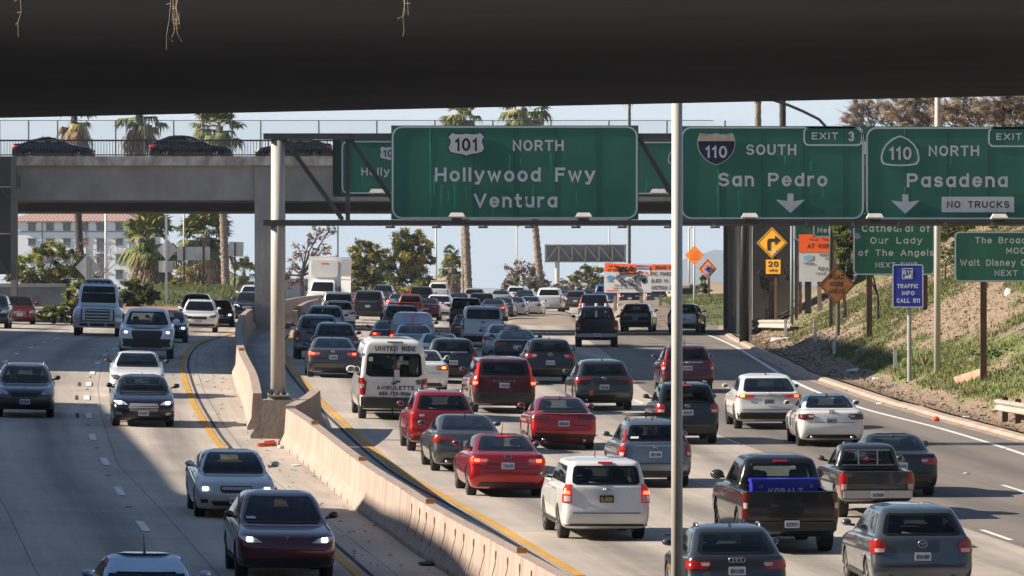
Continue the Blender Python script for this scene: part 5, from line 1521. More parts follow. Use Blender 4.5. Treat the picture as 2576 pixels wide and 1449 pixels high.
def glass(bvh, rows_, view, nx, ny, body, clear, off=0.006):
    """a pane with a black edge band; the body behind its clear middle is opened"""
    rows_ = sorted(rows_); vv = [r[0] for r in rows_]; D_ = DIRS[view]
    lv = np.linspace(vv[0], vv[-1], ny + 1); vs, fs = [], []
    lim = lambda v: (float(np.interp(v, vv, [r[1] for r in rows_])), float(np.interp(v, vv, [r[2] for r in rows_])))
    for v in lv:
        u0, u1 = lim(v)
        for i in range(nx + 1):
            u = u0 + (u1 - u0) * i / nx
            o = Vector((u, -12 if view == 'rear' else 14, v)) if view in ('rear', 'front') else Vector((-6 if view == 'left' else 6, u, v))
            h, nrm, _, _ = bvh.ray_cast(o, D_)
            if h is None: h, nrm, _, _ = bvh.find_nearest(o + D_ * (12.2 if view == 'rear' else 9.3 if view == 'front' else 5.2))
            if nrm.dot(D_) > 0: nrm = -nrm
            vs.append(h + nrm * off - D_ * off * .5)
    k = nx + 1
    for j in range(ny):
        for i in range(nx): fs.append((j * k + i, j * k + i + 1, (j + 1) * k + i + 1, (j + 1) * k + i))
    me = mk(vs, fs, M_GLASSB)
    if clear is None or body is None: return me
    me.materials.append(clear)
    me.polygons.foreach_set("material_index", [1 if 0 < (q % nx) < nx - 1 and 0 < q // nx < ny - 1 else 0 for q in range(nx * ny)])
    bm = bmesh.new(); bm.from_mesh(body); kill = []
    inside = {}
    ymid = (min(v_.co.y for v_ in bm.verts) + max(v_.co.y for v_ in bm.verts)) / 2
    for v_ in bm.verts:
        c = v_.co; z = c.z
        if view in ('rear', 'front'): u = c.x
        else: u = c.y
        ok = lv[1] < z < lv[-2]
        if ok:
            u0, u1 = lim(z); du = (u1 - u0) / nx; ok = u0 + du < u < u1 - du
        if ok and view in ('left', 'right'): ok = (c.x < 0) == (view == 'left')
        inside[v_.index] = ok
    for f in bm.faces:
        if f.normal.dot(D_) < -.18 and any(inside[v_.index] for v_ in f.verts):
            cy = f.calc_center_median()
            o = Vector((cy.x, -12 if view == 'rear' else 14, cy.z)) if view in ('rear', 'front') else Vector((-6 if view == 'left' else 6, cy.y, cy.z))
            h = bvh.ray_cast(o, D_)[0]
            if h is not None and (h - cy).length < .25: kill.append(f)
    bmesh.ops.delete(bm, geom=kill, context='FACES'); bm.to_mesh(body); bm.free()
    return me
def seats(w, ylist, zs, light):
    out = []
    for y, xs, wd in ylist:
        for x in xs:
            b = MB()
            b.prism(rrect(x - wd, x + wd, zs, zs + .46, .09, 3), y, y + .13)
            hs = (x,) if wd < .4 else (x - wd * .6, x + wd * .6)
            for hx in hs: b.prism(rrect(hx - .12, hx + .12, zs + .49, zs + .66, .06, 3), y - .02, y + .07)
            b.box(x - wd * .95, x + wd * .95, y + .1, y + .62, zs - .16, zs - .02)
            out.append(('seat', mk(b.v, b.f, M_SEATL if light else M_SEAT, False), (0, 0, 0), [], None))
    return out

def wheel_mesh(R, w, style):
    prof = [(-w / 2, R * .66), (-w / 2, R * .93), (-w * .42, R), (w * .42, R), (w / 2, R * .93), (w / 2, R * .66)]
    n = 26; vs, fs = [], []
    for i in range(n):
        a = 2 * math.pi * i / n
        for x, r in prof: vs.append((x, r * math.cos(a), r * math.sin(a)))
    k = len(prof)
    for i in range(n):
        for j in range(k - 1): fs.append((i * k + j, i * k + j + 1, ((i + 1) % n) * k + j + 1, ((i + 1) % n) * k + j))
    t = mk(vs, fs, M_TYRE)
    b = MB()
    for s in (-1, 1):
        x = s * w * .38
        c, f = cyl_x(x - .01, x + .01, 0, 0, R * .67, 26); b.add(c, f)
    back = b
    sp = MB(); n = 5 if style != 'multi' else 9
    for s in (-1, 1):
        x = s * w * .44
        for i in range(n):
            a = 2 * math.pi * i / n
            p0, p1 = Vector((x, 0, 0)), Vector((x, R * .64 * math.cos(a), R * .64 * math.sin(a)))
            sp.bar(p0, p1, .04, .075 if n == 5 else .045)
        c, f = cyl_x(x - .02, x + .02, 0, 0, R * .15, 12); sp.add(c, f)
    return t, mk(back.v, back.f, M_TYRE, False), mk(sp.v, sp.f, M_RIMD if style == 'dark' else M_RIM, False)

def R_(zr, yr, zf, yf, w, ca=.30, cbr=.22, cbf=.40, br=.05, bf=.10): return [zr, yr, zf, yf, w, ca, cbr, cbf, br, bf]
def sedan_rings(L, Wd, H, fast=0.0):
    w = Wd / 2; h = H / 1.45
    return [R_(.19, .35, .19, L - .40, w * .80), R_(.24, .16, .22, L - .20, w * .93), R_(.38, .03, .36, L - .04, w * .975, .28, .20), R_(.55, .0, .52, L, w, .26, .20), R_(.74 * h, .03, .64, L - .04, w * 1.0, .25, .2),
            R_(.90 * h, .055, .74, L - .13, w * .985, .24, .2), R_(1.00 * h, .09, .82, L - .32, w * .955, .26, .2, .5), R_(1.045 * h, .20, .90, L - .75, w * .92, .28, .25, .5),
            R_(1.065 * h, .62 - .22 * fast, .97, L - 1.22, w * .87, .25, .22, .35, .10, .16), R_(1.20 * h, 1.0 - .15 * fast, 1.14 * h, L - 1.55, w * .80, .22, .2, .25, .1, .16), R_(1.34 * h, 1.42, 1.31 * h, L - 1.98, w * .715, .2, .2, .25, .08, .14),
            R_(1.415 * h, 1.75, 1.395 * h, L - 2.3, w * .62, .2, .25, .3, .05, .1), R_(H, 2.15, H - .005, L - 2.75, w * .40, .2, .2, .2, .02, .03)]
def suv_rings(L, Wd, H, slant=.5, hood=1.0, box=0.0):
    w = Wd / 2; h = H / 1.68
    return [R_(.24, .40, .24, L - .42, w * .80), R_(.30, .14, .28, L - .18, w * .94), R_(.46, .02, .42, L - .03, w * .98, .26, .18), R_(.62, .0, .60, L, w, .24, .18), R_(.82 * h, .045, .76 * h, L - .04, w, .22, .18),
            R_(.98 * h, .07, .88 * h, L - .12, w * .985, .20, .18, .40), R_(1.08 * h, .085, .96 * h, L - .36, w * .965, .20, .18, .5), R_(1.13 * h, .10, 1.03 * h * hood, L - .85, w * .935, .2, .18, .5), R_(1.16 * h, .12 + .03 * slant, 1.08 * h * hood, L - 1.18, w * .905, .2, .18, .3, .05, .14),
            R_(1.34 * h, .16 + .35 * slant, 1.30 * h, L - 1.62, w * (.83 + .05 * box), .19, .18, .22, .06, .14), R_(1.52 * h, .22 + .75 * slant, 1.50 * h, L - 2.05, w * (.755 + .08 * box), .18, .2, .22, .05, .12),
            R_(1.63 * h, .32 + .95 * slant, 1.615 * h, L - 2.35, w * (.66 + .12 * box), .18, .2, .22, .04, .1), R_(H, .75 + 1.1 * slant, H - .005, L - 2.75, w * (.42 + .14 * box), .2, .2, .2, .02, .03)]
def van_rings(L, Wd, H, nose=1.35):
    w = Wd / 2
    return [R_(.30, .25, .28, L - .30, w * .86), R_(.36, .06, .34, L - .10, w * .95, .2, .12), R_(.52, .0, .50, L, w * .99, .16, .10), R_(.80, .005, .78, L - .04, w, .14, .10), R_(1.05, .01, .98, L - .16, w, .14, .10, .4),
            R_(1.25, .015, 1.10, L - .50, w * .995, .14, .10, .5), R_(1.35, .02, 1.22, L - .95, w * .985, .14, .1, .4, .02, .16), R_(H * .70, .05, H * .66, L - nose - .25, w * .95, .14, .1, .25, .02, .16), R_(H * .88, .10, H * .85, L - nose - .62, w * .89, .14, .12, .22, .02, .14),
            R_(H * .965, .16, H * .95, L - nose - .92, w * .80, .16, .16, .22, .02, .1), R_(H, .35, H, L - nose - 1.3, w * .58, .2, .2, .2, .01, .03)]
def pick_rings(L, Wd, H, bed=1.75):
    w = Wd / 2; h = H / 1.95; k = .15 * (Wd / 2.03)
    return [R_(.36, .35, .34, L - .40, w * .80), R_(.44, .10, .40, L - .14, w * .93, .16, .10), R_(.56, .02, .52, L - .02, w * .97, .14, .10), R_(.75, .0, .75, L, w, .12, .09, .3), R_(.95 * h, .0, .96 * h, L - .02, w * 1.0, .12, .09, .3),
            R_(1.16 * h, .005, 1.12 * h, L - .10, w * .985, .12, .09, .36), R_(1.27 * h, .01, 1.19 * h, L - .34, w * .97, .12, .09, .45), R_(1.295 * h, .02, 1.24 * h, L - .80, w * .955, .12, .09, .4), R_(1.30 * h, bed, 1.28 * h, L - 1.25, w * .90, k, .10, .25, .02, .14),
            R_(1.52 * h, bed + .05, 1.50 * h, L - 1.62, w * .83, k, .12, .2, .03, .13), R_(1.78 * h, bed + .13, 1.76 * h, L - 2.05, w * .755, k, .14, .2, .04, .12), R_(1.89 * h, bed + .25, 1.88 * h, L - 2.3, w * .68, .16, .2, .2, .04, .1), R_(H, bed + .55, H, L - 2.7, w * .45, .2, .2, .2, .01, .03)]

class Car:
    """works out one body and its parts once; place() links objects that share those meshes"""
    cache = {}
def proto(kind, L, Wd, H, o):
    key = (kind, L, Wd, H, repr(sorted(o.items())))
    if key in Car.cache: return Car.cache[key]
    w = Wd / 2
    parts = []                     # (name, mesh, location, children)
    front = o.get('face') == 'front'
    R = o.get('R', {'sedan': .33, 'suv': .36, 'van': .36, 'pick': .40, 'mini': .35}[kind])
    if kind == 'sedan': rings = sedan_rings(L, Wd, H, o.get('fast', 0)); h = H / 1.45; belt = 1.065 * h; yb, yt = .62 - .22 * o.get('fast', 0), 1.55
    elif kind in ('suv', 'mini'): rings = suv_rings(L, Wd, H, o.get('slant', .5), o.get('hood', 1.0), o.get('box', 0)); h = H / 1.68; belt = 1.15 * h
    elif kind == 'van': rings = van_rings(L, Wd, H, o.get('nose', 1.35)); h = 1; belt = 1.32
    else: rings = pick_rings(L, Wd, H, o.get('bed', 1.75)); h = H / 1.95; belt = 1.30 * h
    vs, fs = loft(rings)
    bvh = BVHTree.FromPolygons([Vector(v) for v in vs], fs)
    ya = o.get('ya', 1.0 if kind != 'pick' else 1.12); yf = L - (.92 if kind != 'pick' else .98)
    wz = R - .005
    cutters = []
    for y in (ya, yf):
        for s in (-1, 1):
            cutters.append(cyl_x(s * (w - .30), s * (w + .2), y, wz + .02, R + (.055 if kind != 'pick' else .09)))
    if kind == 'pick' and not o.get('lid'):
        cutters.append(box_vf(-w * .80, w * .80, .09, o.get('bed', 1.75) - .10, .80 * h, 2.5 * h if False else 1.42 * h))
    body = cut(vs, fs, cutters)
    parts.append(('body', body, (0, 0, 0), [], 'PAINT'))
    # wheels
    tw = .23 if kind != 'pick' else .28
    for y in (ya, yf):
        for s in (-1, 1):
            t, bk, sp_ = WH(R, tw, o.get('rim', '5'))
            parts.append(('wheel', t, (s * (w - tw / 2 - .015), y, R), [('rim', sp_), ('hub', bk)], None))
    def add(name, vf, m, ch=(), smooth=True): parts.append((name, mk(vf[0], vf[1], m, smooth), (0, 0, 0), list(ch), None))
    zu = .30 if kind == 'sedan' else .36
    # floor pan
    b = MB(); b.box(-w * .78, w * .78, .4, L - .4, zu - .12 if kind != 'pick' else .34, zu + .02 if kind != 'pick' else .5); add('floor_pan', (b.v, b.f), M_UNDER, smooth=False)
    # --- glass
    hw_ = lambda k: w * k
    if kind == 'sedan':
        rw = [(belt + .025, -hw_(.70), hw_(.70)), (belt + .05, -hw_(.735), hw_(.735)), (1.22 * h, -hw_(.68), hw_(.68)), (1.37 * h, -hw_(.58), hw_(.58)), (1.395 * h, -hw_(.52), hw_(.52))]
        fwn = [(1.00 * h if h < 1 else .99 * h, -hw_(.74), hw_(.74)), (1.03 * h, -hw_(.76), hw_(.76)), (1.2 * h, -hw_(.69), hw_(.69)), (1.365 * h, -hw_(.59), hw_(.59)), (1.385 * h, -hw_(.54), hw_(.54))]
        dlo = (1.075 * h, .95, L - 1.60, 1.365 * h, 1.62, L - 2.22); split = (.5, .9)
    elif kind in ('suv', 'mini'):
        sl = o.get('slant', .5); bx = o.get('box', 0)
        rw = [(1.165 * h, -hw_(.70), hw_(.70)), (1.19 * h, -hw_(.775), hw_(.775)), (1.36 * h, -hw_(.72 + .05 * bx), hw_(.72 + .05 * bx)), (1.52 * h, -hw_(.655 + .08 * bx), hw_(.655 + .08 * bx)), (1.55 * h, -hw_(.60 + .08 * bx), hw_(.60 + .08 * bx))]
        fwn = [(1.125 * h, -hw_(.76), hw_(.76)), (1.15 * h, -hw_(.80), hw_(.80)), (1.36 * h, -hw_(.71), hw_(.71)), (1.555 * h, -hw_(.62), hw_(.62)), (1.575 * h, -hw_(.57), hw_(.57))]
        dlo = (1.175 * h, .42 + .2 * sl, L - 1.62, 1.53 * h, .55 + .75 * sl, L - 2.25); split = (.36, .66, .95) if kind == 'suv' else (.36, .68, .96)
    elif kind == 'van':
        rw = [(H * .535, -hw_(.72), hw_(.72)), (H * .56, -hw_(.84), hw_(.84)), (H * .80, -hw_(.80), hw_(.80)), (H * .825, -hw_(.74), hw_(.74))]
        fwn = [(1.32, -hw_(.80), hw_(.80)), (H * .70, -hw_(.78), hw_(.78)), (H * .82, -hw_(.72), hw_(.72))]
        dlo = (H * .535, .30, L - 1.75, H * .80, .34, L - 2.15); split = (.42, .70, .97)
    else:
        bd = o.get('bed', 1.75)
        rw = [(1.36 * h, -hw_(.70), hw_(.70)), (1.39 * h, -hw_(.73), hw_(.73)), (1.55 * h, -hw_(.69), hw_(.69)), (1.75 * h, -hw_(.625), hw_(.625)), (1.78 * h, -hw_(.58), hw_(.58))]
        fwn = [(1.33 * h, -hw_(.76), hw_(.76)), (1.36 * h, -hw_(.78), hw_(.78)), (1.58 * h, -hw_(.70), hw_(.70)), (1.80 * h, -hw_(.62), hw_(.62)), (1.82 * h, -hw_(.57), hw_(.57))]
        dlo = (1.33 * h, bd + .22, L - 1.68, 1.75 * h, bd + .30, L - 2.2); split = (.46, .96)
    if o.get('wtop'): fwn = [(min(v, o['wtop']), a_, b_) for v, a_, b_ in fwn[:3]] + [(o['wtop'] + .001, fwn[2][1] * 1.02, fwn[2][2] * 1.02)]
    op = body if o.get('open') else None
    fb = {'sedan': .88, 'suv': .84, 'mini': .84, 'van': .84, 'pick': .84}[kind]
    if not o.get('no_rear_glass'): parts.append(('rear_window', glass(bvh, rw, 'rear', 16, 9, op, M_CLR if kind in ('sedan', 'pick') or o.get('clr') else M_PRIV), (0, 0, 0), [], None))
    parts.append(('windscreen', glass(bvh, fwn, 'front', 16, 9, op, M_CLR), (0, 0, 0), [], None))
    z0, a0, b0, z1, a1, b1 = dlo
    prev = 0.0
    if not o.get('panel'):
        for sidx, k in enumerate(split + (1.0,)):
            if k - prev < .06: prev = k; continue
            g = .012
            lo = (a0 + (b0 - a0) * (prev + g), a0 + (b0 - a0) * (k - g)); hi = (a1 + (b1 - a1) * (prev + g), a1 + (b1 - a1) * (k - g))
            for side in ('left', 'right'):
                parts.append(('side_window', glass(bvh, [(z0, lo[0], lo[1]), (z1 - .03, hi[0], hi[1]), (z1, hi[0] + .03, hi[1] - .03)], side, 9, 6, op, M_CLR if sidx >= len(split) - 1 or kind == 'sedan' else M_PRIV), (0, 0, 0), [], None))
            prev = k
    if op is not None:
        ysf = (a1 + (b1 - a1) * .52) if kind != 'pick' else a1 + (b1 - a1) * .40
        zs_ = belt - (.40 if kind == 'sedan' else .34)
        yl = [(ysf, (-w * .42, w * .42), .24)]
        if kind != 'pick' or b1 - a1 > 1.6: yl.append((max(a1 + (.22 if kind == 'sedan' else .12), ysf - .95), (0,), w * .60))
        if kind in ('mini', 'van'): yl.append((a1 + .1, (0,), w * .62))
        parts.extend(seats(w, yl, zs_, o.get('lseat')))
        b = MB(); b.box(-w * .74, w * .74, b0 - .18, b0 + .25, belt - .30, belt - .06); b.tube([(-w * .42 + .17 * math.cos(q), b0 - .32 + .05 * math.sin(q), belt - .10 + .16 * math.sin(q)) for q in np.linspace(0, 6.283, 15)], .016, 5, False)
        parts.append(('dashboard', mk(b.v, b.f, M_SEAT, False), (0, 0, 0), [], None))
        if kind in ('sedan',):
            b = MB(); b.box(-w * .66, w * .66, yb + .15, yb + .62, belt - .07, belt - .03); parts.append(('parcel_shelf', mk(b.v, b.f, M_SEAT, False), (0, 0, 0), [], None))
    # --- mirrors
    ym = {'sedan': L - 1.72, 'suv': L - 1.75, 'mini': L - 1.65, 'van': L - 1.75, 'pick': L - 1.85}[kind]
    zm = belt + (.03 if kind != 'pick' else .10)
    ms_ = o.get('mir', 1.0)
    for s in (-1, 1):
        b = MB(); x = s * (w + .075); b.sphere((x, ym, zm + .06), .10 * ms_, .075, .070 * ms_, 10, 8)
        b.bar((s * (w - .09), ym + .03, zm), (x, ym, zm + .02), .05, .04)
        g = MB(); g.sphere((x, ym - .060, zm + .06), .084 * ms_, .022, .056 * ms_, 10, 6)
        parts.append(('wing_mirror', mk(b.v, b.f, M_TRIM if o.get('bmir') else None), (0, 0, 0), [('mirror_glass', mk(g.v, g.f, M_MIRR))], None if o.get('bmir') else 'PAINT'))
    # --- rear face
    lit = o.get('lit'); MT = M_TAILL if lit else (M_TAILD if o.get('smoked') else M_TAIL)
    tz = o.get('tz', {'sedan': .86 * h, 'suv': .98 * h, 'mini': 1.05 * h, 'van': 1.02, 'pick': 1.02 * h}[kind])
    tail = o.get('tail', 'wide')
    for s in (-1, 1):
        side = 'left' if s < 0 else 'right'
        def sg(rows_): return [(v, min(s * a, s * b_), max(s * a, s * b_)) for v, a, b_ in rows_]
        if tail == 'wide':
            r1 = [(tz - .07, .60 * w, .97 * w), (tz + .02, .50 * w, .985 * w), (tz + .085, .56 * w, .975 * w)]; r2 = [(tz - .05, .03, .22), (tz + .05, .04, .34), (tz + .085, .06, .30)]; r3 = [(tz - .01, .56 * w, .70 * w), (tz + .05, .54 * w, .72 * w)]
        elif tail == 'slim':
            r1 = [(tz - .035, .45 * w, .97 * w), (tz + .055, .40 * w, .975 * w)]; r2 = [(tz - .03, .03, .28), (tz + .05, .05, .36)]; r3 = None
        elif tail == 'vert':
            r1 = [(tz - .16, .86 * w, .985 * w), (tz, .83 * w, .99 * w), (tz + .30 * h, .80 * w, .93 * w), (tz + .52 * h, .755 * w, .845 * w)]; r2 = [(tz - .16, .04, .16), (tz + .12, .05, .2)]; r3 = [(tz - .12, .88 * w, .97 * w), (tz - .04, .86 * w, .97 * w)]
        elif tail == 'block':
            r1 = [(tz - .20, .80 * w, .985 * w), (tz + .20, .80 * w, .985 * w)]; r2 = [(tz - .2, .03, .14), (tz + .2, .04, .14)]; r3 = [(tz - .17, .83 * w, .96 * w), (tz - .05, .83 * w, .96 * w)]
        elif tail == 'hook':
            r1 = [(tz - .09, .86 * w, .98 * w), (tz - .01, .80 * w, .985 * w), (tz + .0, .48 * w, .985 * w), (tz + .07, .46 * w, .975 * w)]; r2 = [(tz - .08, .03, .2), (tz + .07, .05, .32)]; r3 = None
        elif tail == 'corner':
            r1 = [(tz - .13, .74 * w, .98 * w), (tz + .02, .70 * w, .985 * w), (tz + .13, .78 * w, .97 * w)]; r2 = [(tz - .1, .03, .22), (tz + .12, .06, .26)]; r3 = [(tz - .10, .76 * w, .93 * w), (tz - .03, .75 * w, .93 * w)]
        else:  # 'tall' van or pickup lamp
            r1 = [(tz - .26, .895 * w, .985 * w), (tz + .26, .895 * w, .985 * w)]; r2 = [(tz - .26, .01, .1), (tz + .26, .02, .1)]; r3 = [(tz - .06, .91 * w, .975 * w), (tz + .06, .91 * w, .975 * w)]
        a, f = patch(bvh, sg(r1), 'rear', 8, 5, .012)
        r2b = []
        for v_, y0_, y1_ in r2:
            hq = bvh.ray_cast(Vector((s * .55 * w, -12, v_)), DIRS['rear'])[0]; yr_ = hq.y if hq else 0
            # start where the side wall begins: past the rounded rear corner
            yy = yr_
            while yy < yr_ + .4:
                hs = bvh.ray_cast(Vector((s * 6, yy, v_)), DIRS[side])[0]
                if hs is not None and abs(hs.x) > .80 * w: break
                yy += .01
            r2b.append((v_, yy, max(yy + .06, yr_ + y1_)))
        b2, f2 = patch(bvh, r2b, side, 6, 4, .012)
        m_ = MB().add(a, f).add(b2, f2)
        ch = []
        if r3: c3 = patch(bvh, sg(r3), 'rear', 5, 3, .02); ch.append(('reverse_lens', mk(c3[0], c3[1], M_TAILW)))
        if lit:
            zc = tz + (.02 if tail != 'vert' else -.06); uc = .82 * w if tail in ('wide', 'slim', 'hook', 'corner') else .92 * w
            c4 = patch(bvh, sg([(zc - .035, uc - .075, uc + .05), (zc + .035, uc - .075, uc + .05)]), 'rear', 5, 3, .03); ch.append(('bulb_glow', mk(c4[0], c4[1], M_AMB if (o.get('amber') == s) else mat("brake_glow", (.8, .1, .05), .3, emit=(1, .10, .04), estr=2.2))))
        parts.append(('tail_light', mk(m_.v, m_.f, MT), (0, 0, 0), ch, None))
    if o.get('strip'):
        add('trim_strip', patch(bvh, [(tz + .0, -.47 * w, .47 * w), (tz + .035, -.47 * w, .47 * w)], 'rear', 10, 2, .02), M_CHR)
    if o.get('bar'):    # dark garnish below the glass
        add('trim_strip', patch(bvh, [(tz + .10, -.55 * w, .55 * w), (tz + .15, -.55 * w, .55 * w)], 'rear', 10, 2, .02), M_CHR)
    # bumper cladding and reflectors
    if kind in ('suv', 'mini') or o.get('clad'):
        k0 = o.get('clad', 1)
        if k0:
            add('bumper', patch(bvh, [(.33, -.93 * w, .93 * w), (.50 * (k0 if k0 != 1 else 1), -.97 * w, .97 * w)], 'rear', 14, 3, .012), M_TRIM)
            add('front_bumper', patch(bvh, [(.33, -.93 * w, .93 * w), (.44, -.97 * w, .97 * w)], 'front', 14, 3, .012), M_TRIM)
            for side in ('left', 'right'):
                add('sill_trim', patch(bvh, [(.32, ya + R + .1, yf - R - .1), (.42, ya + R + .08, yf - R - .08)], side, 8, 2, .010), M_TRIM)
    elif kind == 'sedan':
        add('bumper', patch(bvh, [(.26, -.80 * w, .80 * w), (.37, -.70 * w, .70 * w)], 'rear', 12, 3, .010), M_TRIM)  # black valance strip, heightened to hold the dark road's reflection
    if kind == 'van':
        add('bumper', patch(bvh, [(.37, -.95 * w, .95 * w), (.70, -.965 * w, .965 * w)], 'rear', 14, 3, .03), M_TRIM)
    # boot lid shut line
    if kind == 'sedan':
        add('shut_line', patch(bvh, [(.70, -.72 * w, .72 * w), (.712, -.72 * w, .72 * w)], 'rear', 10, 1, .006), M_TRIM)
    elif kind in ('suv', 'mini'):
        add('shut_line', patch(bvh, [(.605, -.78 * w, .78 * w), (.62, -.78 * w, .78 * w)], 'rear', 10, 1, .006), M_TRIM)
    elif kind == 'pick':
        add('shut_line', patch(bvh, [(.80 * h, -.80 * w, .80 * w), (.815 * h, -.80 * w, .80 * w)], 'rear', 8, 1, .008), M_TRIM)
        b = MB(); y0 = -.16
        b.box(-w * .93, w * .93, y0, .06, .50, .50 + .17); b.box(-w * .30, w * .30, y0 - .02, .05, .55, .62)
        add('step_bumper', (b.v, b.f), M_CHR if o.get('chrome', 1) else M_TRIM, smooth=False)
    for y_ in ((1.45, 2.55) if kind == 'sedan' else (1.5, 2.6)):
        for side in ('left', 'right'):
            if kind == 'pick' or kind == 'van': continue
            c = patch(bvh, [(.45, y_, y_ + .014), (belt - .02, y_ + .02, y_ + .034)], side, 1, 6, .005); add('door_gap', c, M_TRIM)
    for y_ in (1.75, 2.95):
        for side in ('left', 'right'):
            if kind in ('sedan', 'suv'): add('door_handle', patch(bvh, [(belt - .15, y_, y_ + .2), (belt - .115, y_, y_ + .2)], side, 3, 1, .03), M_CHR if o.get('chr') else M_TRIM)
    # plates
    pz = o.get('pz', {'sedan': .76 * h, 'suv': .80 * h, 'mini': .86, 'van': .66, 'pick': .60}[kind])
    def plate(view, z, txt, dark=False, px=0.0):
        hits = [bvh.ray_cast(Vector((px + dx, -12 if view == 'rear' else 14, z + dz)), DIRS[view])[0] for dx in (-.15, .15) for dz in (-.07, .07)]
        ys = [h_.y for h_ in hits if h_ is not None]
        sg_ = -1 if view == 'rear' else 1
        y = (min(ys) if view == 'rear' else max(ys)) + sg_ * (.02 if kind != 'pick' else .19 if view == 'rear' else .03)
        b = MB(); b.prism([(px + q[0], z + q[1]) for q in rrect(-.155, .155, -.078, .078, .012, 2)], y - .006, y + .006)
        ch = []
        if txt:
            t = MB()
            text(t, txt, -.128, .128, z - .050, .082, 0, .012)
            vv = [(px + (x if view == 'rear' else -x), y + sg_ * .009, z_) for x, _, z_ in t.v]
            ch.append(('plate_number', mk(vv, t.f, M_PTXY if dark else M_PTXT, False)))
        parts.append(('license_plate', mk(b.v, b.f, M_PLATED if dark else M_PLATE, False), (0, 0, 0), ch, None))
    if not front: plate('rear', pz, o.get('plate'), o.get('dplate'))
    if front and not o.get('noplate'): plate('front', o.get('fpz', .52 if kind == 'sedan' else .58 if kind != 'pick' else .62), o.get('plate'))
    # badges
    bz_ = o.get('bz', tz + .04 if kind != 'mini' else tz)
    bd_ = o.get('badge')
    def on(view, x, z, off=.015):
        h_, n_, _, _ = bvh.ray_cast(Vector((x, -12 if view == 'rear' else 14, z)), DIRS[view])
        return (h_.y if h_ is not None else 0) + (-off if view == 'rear' else off)
    vw = 'front' if front else 'rear'
    def loop(cx, cz, rx, rz, t=.009):
        y = on(vw, cx, cz); b = MB(); b.tube([(cx + rx * math.cos(a), y, cz + rz * math.sin(a)) for a in np.linspace(0, 2 * math.pi, 17)], t, 5, False); return b
    if bd_:
        b = MB()
        if bd_ == 'rings':
            for i in range(4): q = loop(-.105 + .07 * i, bz_, .044, .044); b.add(q.v, q.f)
        elif bd_ == 'ovals':
            for rx, rz in ((.085, .058), (.03, .055), (.06, .024)): q = loop(0, bz_ + (.02 if rx == .06 else 0), rx, rz); b.add(q.v, q.f)
        elif bd_ == 'wing':
            q = loop(0, bz_, .085, .07); b.add(q.v, q.f); y = on(vw, 0, bz_)
            b.tube([(-.08, y, bz_ + .03), (-.03, y, bz_ + .02), (0, y, bz_ - .02), (.03, y, bz_ + .02), (.08, y, bz_ + .03)], .011, 5)
        elif bd_ == 'letter_h':
            y = on(vw, 0, bz_); b.bar((-.04, y, bz_ - .05), (-.05, y, bz_ + .05), .02); b.bar((.04, y, bz_ - .05), (.05, y, bz_ + .05), .02); b.bar((-.04, y, bz_), (.04, y, bz_), .02)
        elif bd_ == 'blue_oval':
            y = on(vw, 0, bz_); b.sphere((0, y, bz_), .085, .012, .038, 14, 6); q = loop(0, bz_, .088, .04, .006)
            parts.append(('badge', mk(b.v, b.f, M_PTXT), (0, 0, 0), [('badge_rim', mk(q.v, q.f, M_CHR))], None)); b = None
        elif bd_ == 'oval':
            q = loop(0, bz_, .075, .05); b.add(q.v, q.f); y = on(vw, 0, bz_); b.bar((-.02, y, bz_ - .03), (.04, y, bz_ + .03), .014)
        elif bd_ == 'tee':
            y = on(vw, 0, bz_); b.bar((0, y, bz_ - .05), (0, y, bz_ + .03), .014); b.bar((-.04, y, bz_ + .03), (.04, y, bz_ + .03), .016)
        elif bd_ == 'bow':
            y = on(vw, 0, bz_); b.box(-.08, .08, y - .01, y, bz_ - .018, bz_ + .018); b.box(-.03, .03, y - .011, y, bz_ - .035, bz_ + .035)
        if b is not None: parts.append(('badge', mk(b.v, b.f, M_CHR), (0, 0, 0), [], None))
    for t_, x0, x1, z_, cap_, mm in o.get('words', ()):      # lettering on the tail
        t = MB(); text(t, t_, x0, x1, z_, cap_, 0, .04)
        vv = [(x, on('rear', x, z_ + .03) - .008, z2) for x, _, z2 in t.v]
        parts.append(('lettering', mk(vv, t.f, mm, False), (0, 0, 0), [], None))
    # third brake light
    if o.get('hi'):
        zt_ = o.get('hiz', {'sedan': 1.385 * h, 'suv': 1.60 * h, 'mini': 1.60 * h, 'van': H * .93, 'pick': 1.83 * h}[kind])
        add('brake_light', patch(bvh, [(zt_ - .018, -.16, .16), (zt_ + .018, -.16, .16)], 'rear', 6, 2, .02), M_TAILL if o['hi'] == 2 else M_TAIL)
    # roof furniture
    if o.get('fin', 1) and kind in ('sedan', 'suv'):
        yy = 1.75 if kind == 'sedan' else .75 + .75 * o.get('slant', .5)
        h_ = bvh.ray_cast(Vector((0, yy, 5)), DIRS['top'])[0]; z_ = h_.z if h_ else H
        b = MB(); b.add([(-.03, yy - .10, z_ - .01), (.03, yy - .10, z_ - .01), (.02, yy + .14, z_ - .01), (-.02, yy + .14, z_ - .01), (0, yy - .08, z_ + .075)], [(0, 1, 4), (1, 2, 4), (2, 3, 4), (3, 0, 4)])
        add('antenna', (b.v, b.f), M_TRIM)
    if o.get('whip'):
        yy = o['whip'] if o['whip'] > 1 else 1.9
        h_ = bvh.ray_cast(Vector((0, yy, 5)), DIRS['top'])[0]; z_ = h_.z if h_ else H
        b = MB(); b.tube([(0, yy, z_ - .01), (0, yy - .06, z_ + .05), (0, yy - .32, z_ + .30)], [.03, .012, .006], 6); add('antenna', (b.v, b.f), M_TRIM)
